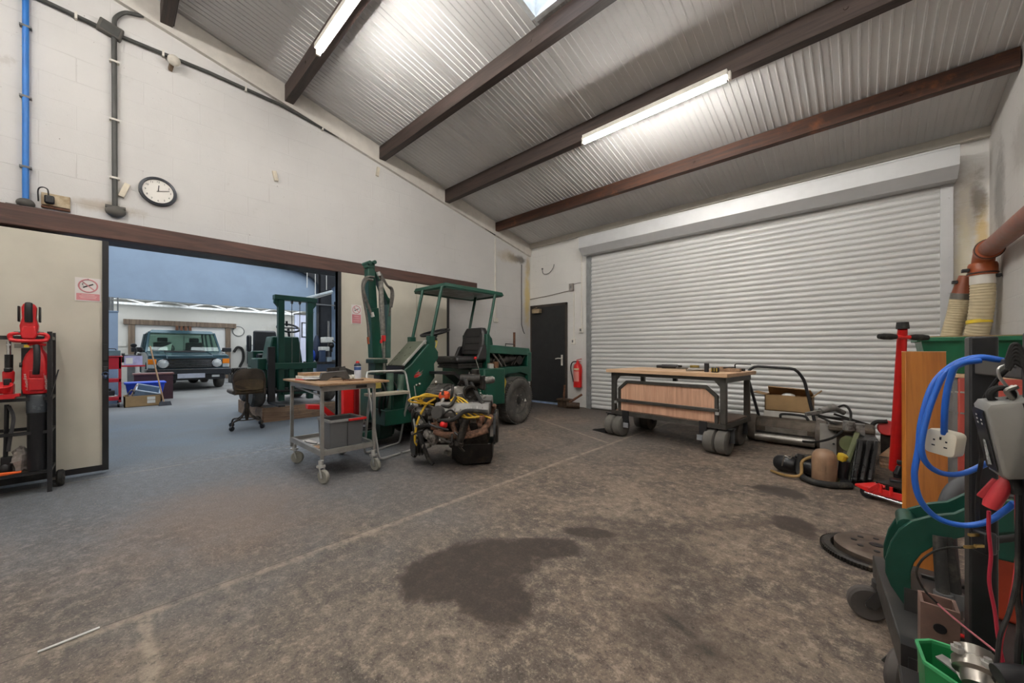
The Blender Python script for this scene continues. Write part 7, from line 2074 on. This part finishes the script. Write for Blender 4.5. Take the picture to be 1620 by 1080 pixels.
for k in range(5):
    b.box(c + rm @ V((-.0397, .03 + .007 * (k // 2), -.006 + .012 * (k % 2))), (.0006, .003, .003), m=rm)
b.build('indicator_lamps', WHT, t)
MB().bar(c + rm @ V((.006, .064, .0225)), c + rm @ V((.012, -.06, .0225)), .002, .003).build('black_strap', PLB, t)
MB().torus(c + rm @ V((-.008, .075, .0)), nv, .013, .005, 20, 8).build('lead_coil', RUB, t)
MB().tube([c + rm @ V((.0, .07, .01)), c + rm @ V((-.005, .085, .012)), c + rm @ V((.008, .09, .01))], .004, 7).build('hanging_eye', STL, t)
t = thing('metal_hook', 'bent silver wire hook hanging from the stand crossbar above the charger', 'hook', (0.185, 1.076, 1.052))
MB().tube([(0.198, 1.081, 1.073), (0.186, 1.069, 1.077), (0.176, 1.06, 1.071), (0.177, 1.061, 1.056), (0.187, 1.071, 1.039), (0.197, 1.08, 1.021), (0.199, 1.082, 1.019), (0.199, 1.082, 1.028), (0.192, 1.075, 1.041)], .0022, 8).build('wire', GALV, t)
t = thing('cable_bundle', 'tangle of black leads tied to the right end of the stand crossbar', 'cable', (0.191, 1.026, 1.075))
for k in range(6):
    z = .006 * k
    MB().tube([V((0.18, 1.03, 1.069)) + V((0, 0, z * .6)), V((0.186, 1.029, 1.082)) + V((0, 0, z)), V((0.194, 1.029, 1.077)) + V((0, 0, z * .8)), V((0.201, 1.022, 1.07)) + V((0, 0, -z))], .0035, 7).build('lead', RUB, t)
MB().tube([(0.188, 1.051, 1.077), (0.176, 1.067, 1.052), (0.164, 1.083, 1.016), (0.163, 1.11, 0.978), (0.165, 1.125, 0.928), (0.167, 1.127, 0.902), (0.165, 1.139, 0.853), (0.164, 1.145, 0.802), (0.166, 1.154, 0.769)], .0032, 8).build('long_lead', RUB, t)
t = thing('mains_plug', 'black three pin plug with brass pins hanging in front of the black post', 'plug', (0.172, 1.145, 0.736))
c = V((0.171, 1.137, 0.738))
pm = Matrix((RV, FV, V((0, 0, 1)))).transposed()
MB().box(c, (.022, .026, .042), m=pm).box(c + RV * .013, (.012, .02, .03), m=pm).build('body', PLB, t, bevel=.004)
b = MB()
for dy, dz, l in ((.0, .013, .018), (-.008, -.004, .016), (.004, -.012, .021)):
    p = c - RV * .011 + FV * dy + V((0, 0, dz))
    b.bar(p, p - RV * l, .004, .005)
b.build('pins', mat('brass', 'b99a5e', .3, .9), t, label='brass pins')
MB().tube([c + RV * .015, c + RV * .03 + V((0, 0, .004)), c + RV * .055 + V((0, 0, .007)), c + RV * .08 + V((0, 0, .012))], .0065, 10).build('cable', RUB, t)
t = thing('battery_clamp', 'red plastic crocodile clamp on a red lead below the silver charger', 'clamp', (0.176, 1.067, 0.849))
a, e = V((0.187, 1.071, 0.877)), V((0.168, 1.074, 0.822))
MB().tube([a, a.lerp(e, .2), a.lerp(e, .4), a.lerp(e, .85), e], [.007, .0105, .0115, .0115, .0095], 14, smooth=False).build('grip', mat('pinkish_red_plastic', 'c23a40', .45), t)
MB().bar(a + perp * -.011 + V((0, 0, -.004)), a.lerp(e, .85) + perp * -.013 + V((0, 0, .006)), .006, .012).build('lever', mat('dark_pink_red', 'a52c33', .45), t, bevel=.002)
MB().tube([(0.167, 1.073, 0.815), (0.168, 1.08, 0.777), (0.172, 1.09, 0.731), (0.17, 1.089, 0.682), (0.177, 1.095, 0.631), (0.182, 1.1, 0.579), (0.187, 1.091, 0.535)], .0026, 8).build('red_lead', mat('dark_red_lead', 'a8243a', .45), t)
t = thing('charger_leads', 'black plug stem and black and red leads falling at the right edge', 'cable', (0.189, 1.025, 0.782))
MB().cyl((0.195, 1.072, 0.885), (0.199, 1.068, 0.854), .012, .009, n=14).build('strain_relief', RUB, t)
MB().tube([(0.199, 1.068, 0.856), (0.197, 1.059, 0.772), (0.197, 1.059, 0.718), (0.195, 1.057, 0.685), (0.199, 1.062, 0.637), (0.196, 1.058, 0.588), (0.196, 1.059, 0.545)], .0042, 9).build('black_lead', RUB, t)
MB().tube([(0.196, 1.059, 0.856), (0.193, 1.046, 0.775), (0.191, 1.04, 0.718), (0.182, 1.032, 0.662), (0.171, 1.022, 0.622), (0.167, 1.018, 0.58), (0.161, 1.012, 0.538)], .003, 8).build('dark_lead', RUB, t)
MB().tube([(0.198, 1.081, 0.884), (0.194, 1.052, 0.773), (0.19, 1.044, 0.713), (0.182, 1.035, 0.66), (0.174, 1.028, 0.619), (0.17, 1.025, 0.578), (0.164, 1.019, 0.535)], .0026, 8).build('red_lead', mat('bright_red_lead', 'b8303a', .45), t)
t = thing('thin_wires', 'thin dark and pink wires drooping across the black post', 'wire', (0.136, 1.221, 0.636))
MB().tube([(0.147, 1.15, 0.713), (0.136, 1.221, 0.682), (0.115, 1.229, 0.662), (0.096, 1.225, 0.635), (0.091, 1.234, 0.601), (0.106, 1.262, 0.557), (0.127, 1.282, 0.528)], .0022, 7).build('black_wire', RUB, t)
MB().tube([(0.127, 1.282, 0.528), (0.134, 1.219, 0.544), (0.149, 1.124, 0.567), (0.168, 1.101, 0.562), (0.179, 1.084, 0.56)], .002, 7).build('pink_wire', mat('dusty_pink_wire', 'a0525a', .5), t)
# rusty square tube
t = thing('square_tube', 'rusty square steel tube standing upright behind the green parts bin', 'tube', (.12, 1.34, 0))
c = (.135, 1.36)
b = MB()
for dx, dy, w_, h_ in ((-.028, 0, .006, .05), (.028, 0, .006, .05), (0, -.028, .062, .006), (0, .028, .062, .006)):
    b.box((c[0] + dx, c[1] + dy, .25), (w_, h_, .5))
b.build('tube', mat('pink_brown_steel', '7b6258', .5, .3, var=.25, sc=12, dirt='a59a94', amt=.3, dsc=14), t)
MB().lathe([(0, 0), (.011, 0), (.011, .002), (0, .002)], (c[0], c[1] - .0312, .45), (0, -1, 0), 16).build('bolt_hole', PLB, t)
# green parts bins
GBN = mat('bright_green_bin', '1f7a43', .42, var=.08)


def partsbin(label, pts, h, tk, front=.0, lettering=None):
    t = thing('parts_bin', label, 'bin', (pts[0][0], pts[0][1], pts[0][2] - h), group='green parts bins')
    n = len(pts)
    cx_ = sum(p[0] for p in pts) / n
    cy_ = sum(p[1] for p in pts) / n
    b = MB()
    for i in range(n):
        a, c = pts[i], pts[(i + 1) % n]
        ia, ic = [(q[0] + (cx_ - q[0]) * tk, q[1] + (cy_ - q[1]) * tk, q[2]) for q in (a, c)]
        dn = lambda q, z: (q[0] + (cx_ - q[0]) * .1, q[1] + (cy_ - q[1]) * .1, z)
        zb = pts[0][2] - h
        b.hexa([dn(a, zb), dn(c, zb), dn(ic, zb), dn(ia, zb)], [a, c, ic, ia])
    zb = pts[0][2] - h
    b.prism([(p[0] * .9 + cx_ * .1, p[1] * .9 + cy_ * .1) for p in pts], (0, 0, zb), (1, 0, 0), (0, 1, 0), .004)
    b.build('shell', GBN, t)
    q = MB()
    for i in range(n):
        q.bar(pts[i], pts[(i + 1) % n], .005, .006)
    q.build('rim', mat('pale_green_rim', '3f9a62', .45), t)
    return t


tb = partsbin('green plastic bin of metal fittings at the bottom right corner', [(0.081, 1.102, 0.52), (0.102, 1.124, 0.52), (0.194, 1.133, 0.52), (0.182, 1.018, 0.52), (0.138, 0.993, 0.52), (0.086, 1.038, 0.52)], .11, .03)
t = thing('parts_bin', 'second green bin panel with white lettering behind the hanging leads', 'bin', (.26, 1.22, .41), group='green parts bins')
b = MB().box((.27, 1.2, .485), (.12, .006, .11), .7).box((.3, 1.16, .485), (.006, .1, .11), .7).box((.25, 1.15, .485), (.006, .1, .11), .7).box((.28, 1.16, .435), (.11, .09, .006), .7)
b.build('shell', GBN, t)
# metal fittings in the bin
t = thing('pipe_fitting', 'shiny cast metal pipe fitting with bolts lying in the green bin', 'fitting', (0.149, 1.042, 0.539))
c = V((0.148, 1.034, 0.545))
MB().lathe([(.0, -.03), (.02, -.03), (.022, -.012), (.03, -.008), (.03, .008), (.024, .012), (.024, .03), (0, .03)], c, RV * .5 + FV * .5 + V((0, 0, .5)), 22).ball(c + V((.0, .01, .008)), .022).build('casting', mat('bright_cast_metal', '9f9a92', .3, .85, var=.15), t)
b = MB()
for o in ((-.02, .012, .022), (.024, .004, .014), (-.004, -.018, .02)):
    p = c + RV * o[0] + FV * o[1] + V((0, 0, o[2]))
    b.lathe([(0, 0), (.009, 0), (.009, .008), (.005, .008), (.005, .014), (0, .014)], p, (0, 0, 1), 6)
b.build('bolts', GALV, t)
MB().lathe([(.008, 0), (.015, 0), (.015, .016), (.008, .016)], c + RV * .012 - FV * .022 + V((0, 0, -.008)), -FV + V((0, 0, .5)), 6).build('nut', mat('pale_brass', 'a59c86', .3, .8), t)
t = thing('steel_bracket', 'flat grey steel bracket lying in the green bin', 'bracket', (0.121, 1.057, 0.525))
MB().hexa([(0.103, 1.054, 0.526), (0.112, 1.076, 0.523), (0.139, 1.06, 0.519), (0.129, 1.037, 0.519)], [(0.101, 1.052, 0.531), (0.112, 1.076, 0.527), (0.141, 1.061, 0.524), (0.129, 1.037, 0.523)]).build('plate', GALV, t)
tag(MB().hexa([(0.119, 1.055, 0.531), (0.127, 1.063, 0.533), (0.136, 1.03, 0.523), (0.128, 1.023, 0.521)], [(0.119, 1.055, 0.533), (0.127, 1.063, 0.535), (0.136, 1.03, 0.525), (0.128, 1.023, 0.523)]).build('paper_label', WHT), 'small white paper slip tucked in the green bin', 'paper')
tag(MB().lathe([(0, -.02), (.014, -.02), (.016, .0), (.014, .02), (0, .02)], (0.178, 0.987, 0.582), (1, .5, .2), 18).build('rubber_plug', PLB), 'round black rubber plug at the bottom right corner', 'plug')

# ------------------------------------------------------------------ fluorescent lights
TUBE = emit('fluorescent_tube', 'fffbf5', TUBE_POWER)
FIT = mat('white_fitting', 'd6d2c8', .5)


def batten(y, xa, xb, z, label, rods=None):
    t = thing('fluorescent_light', label, 'light', ((xa + xb) / 2, y, z), group='fluorescent tube lights')
    MB().bx((xa, y - .045, z + .024), (xb, y + .045, z + .075)).build('fitting', FIT, t, bevel=.004)
    for x in (xa - .012, xb + .012):
        MB().bx((x - .012, y - .022, z - .02), (x + .012, y + .022, z + .06)).build('end_cap', FIT, t, bevel=.003)
    MB().cyl((xa + .02, y, z), (xb - .02, y, z), .019, n=10).build('tube', TUBE, t)
    if rods:
        for x in (xa + .2, xb - .2):
            MB().cyl((x, y, z + .07), (x, y, rods), .006, n=6).build('hanging_rod', FIT, t)
    return t


batten(1.45, -4.06, -2.51, 4.16, 'lit fluorescent tube on the roof beam at upper left')
batten(3.98, -2.5, -.92, 3.68, 'lit fluorescent tube on the roof beam above the shutter side')
batten(-1.0, -4.2, -2.65, 4.55, 'added unseen fluorescent tube on a roof beam behind the camera, left')  # unseen tube, added to even out the light on the floor
batten(-1.0, -1.5, .05, 4.55, 'added unseen fluorescent tube on a roof beam behind the camera, right')  # its unseen partner, added for the same even light
batten(1.45, -1.0, .55, 4.16, 'added unseen fluorescent tube overhead to the right of the camera')  # out-of-view tube, added as fill light for the right side

batten(1.6, -9.6, -8.1, 4.52, 'added unseen fluorescent tube lighting the middle workshop')  # unseen tube, added to light the middle bay
batten(4.5, -13.5, -12.1, 2.6, 'lit fluorescent tube in the far workshop left of the forklift mast', 2.955)
batten(5.4, -13.5, -12.2, 2.62, 'lit fluorescent tube in the far workshop seen inside the forklift mast', 2.955)
batten(-2.15, -4.2, -2.65, 4.5, 'added unseen fill tube on the rearmost roof beam behind the camera, left')  # extra unseen tube, added as fill for the foreground floor
batten(-2.15, -1.5, .05, 4.5, 'added unseen fill tube on the rearmost roof beam behind the camera, right')  # second extra unseen tube, added as foreground fill
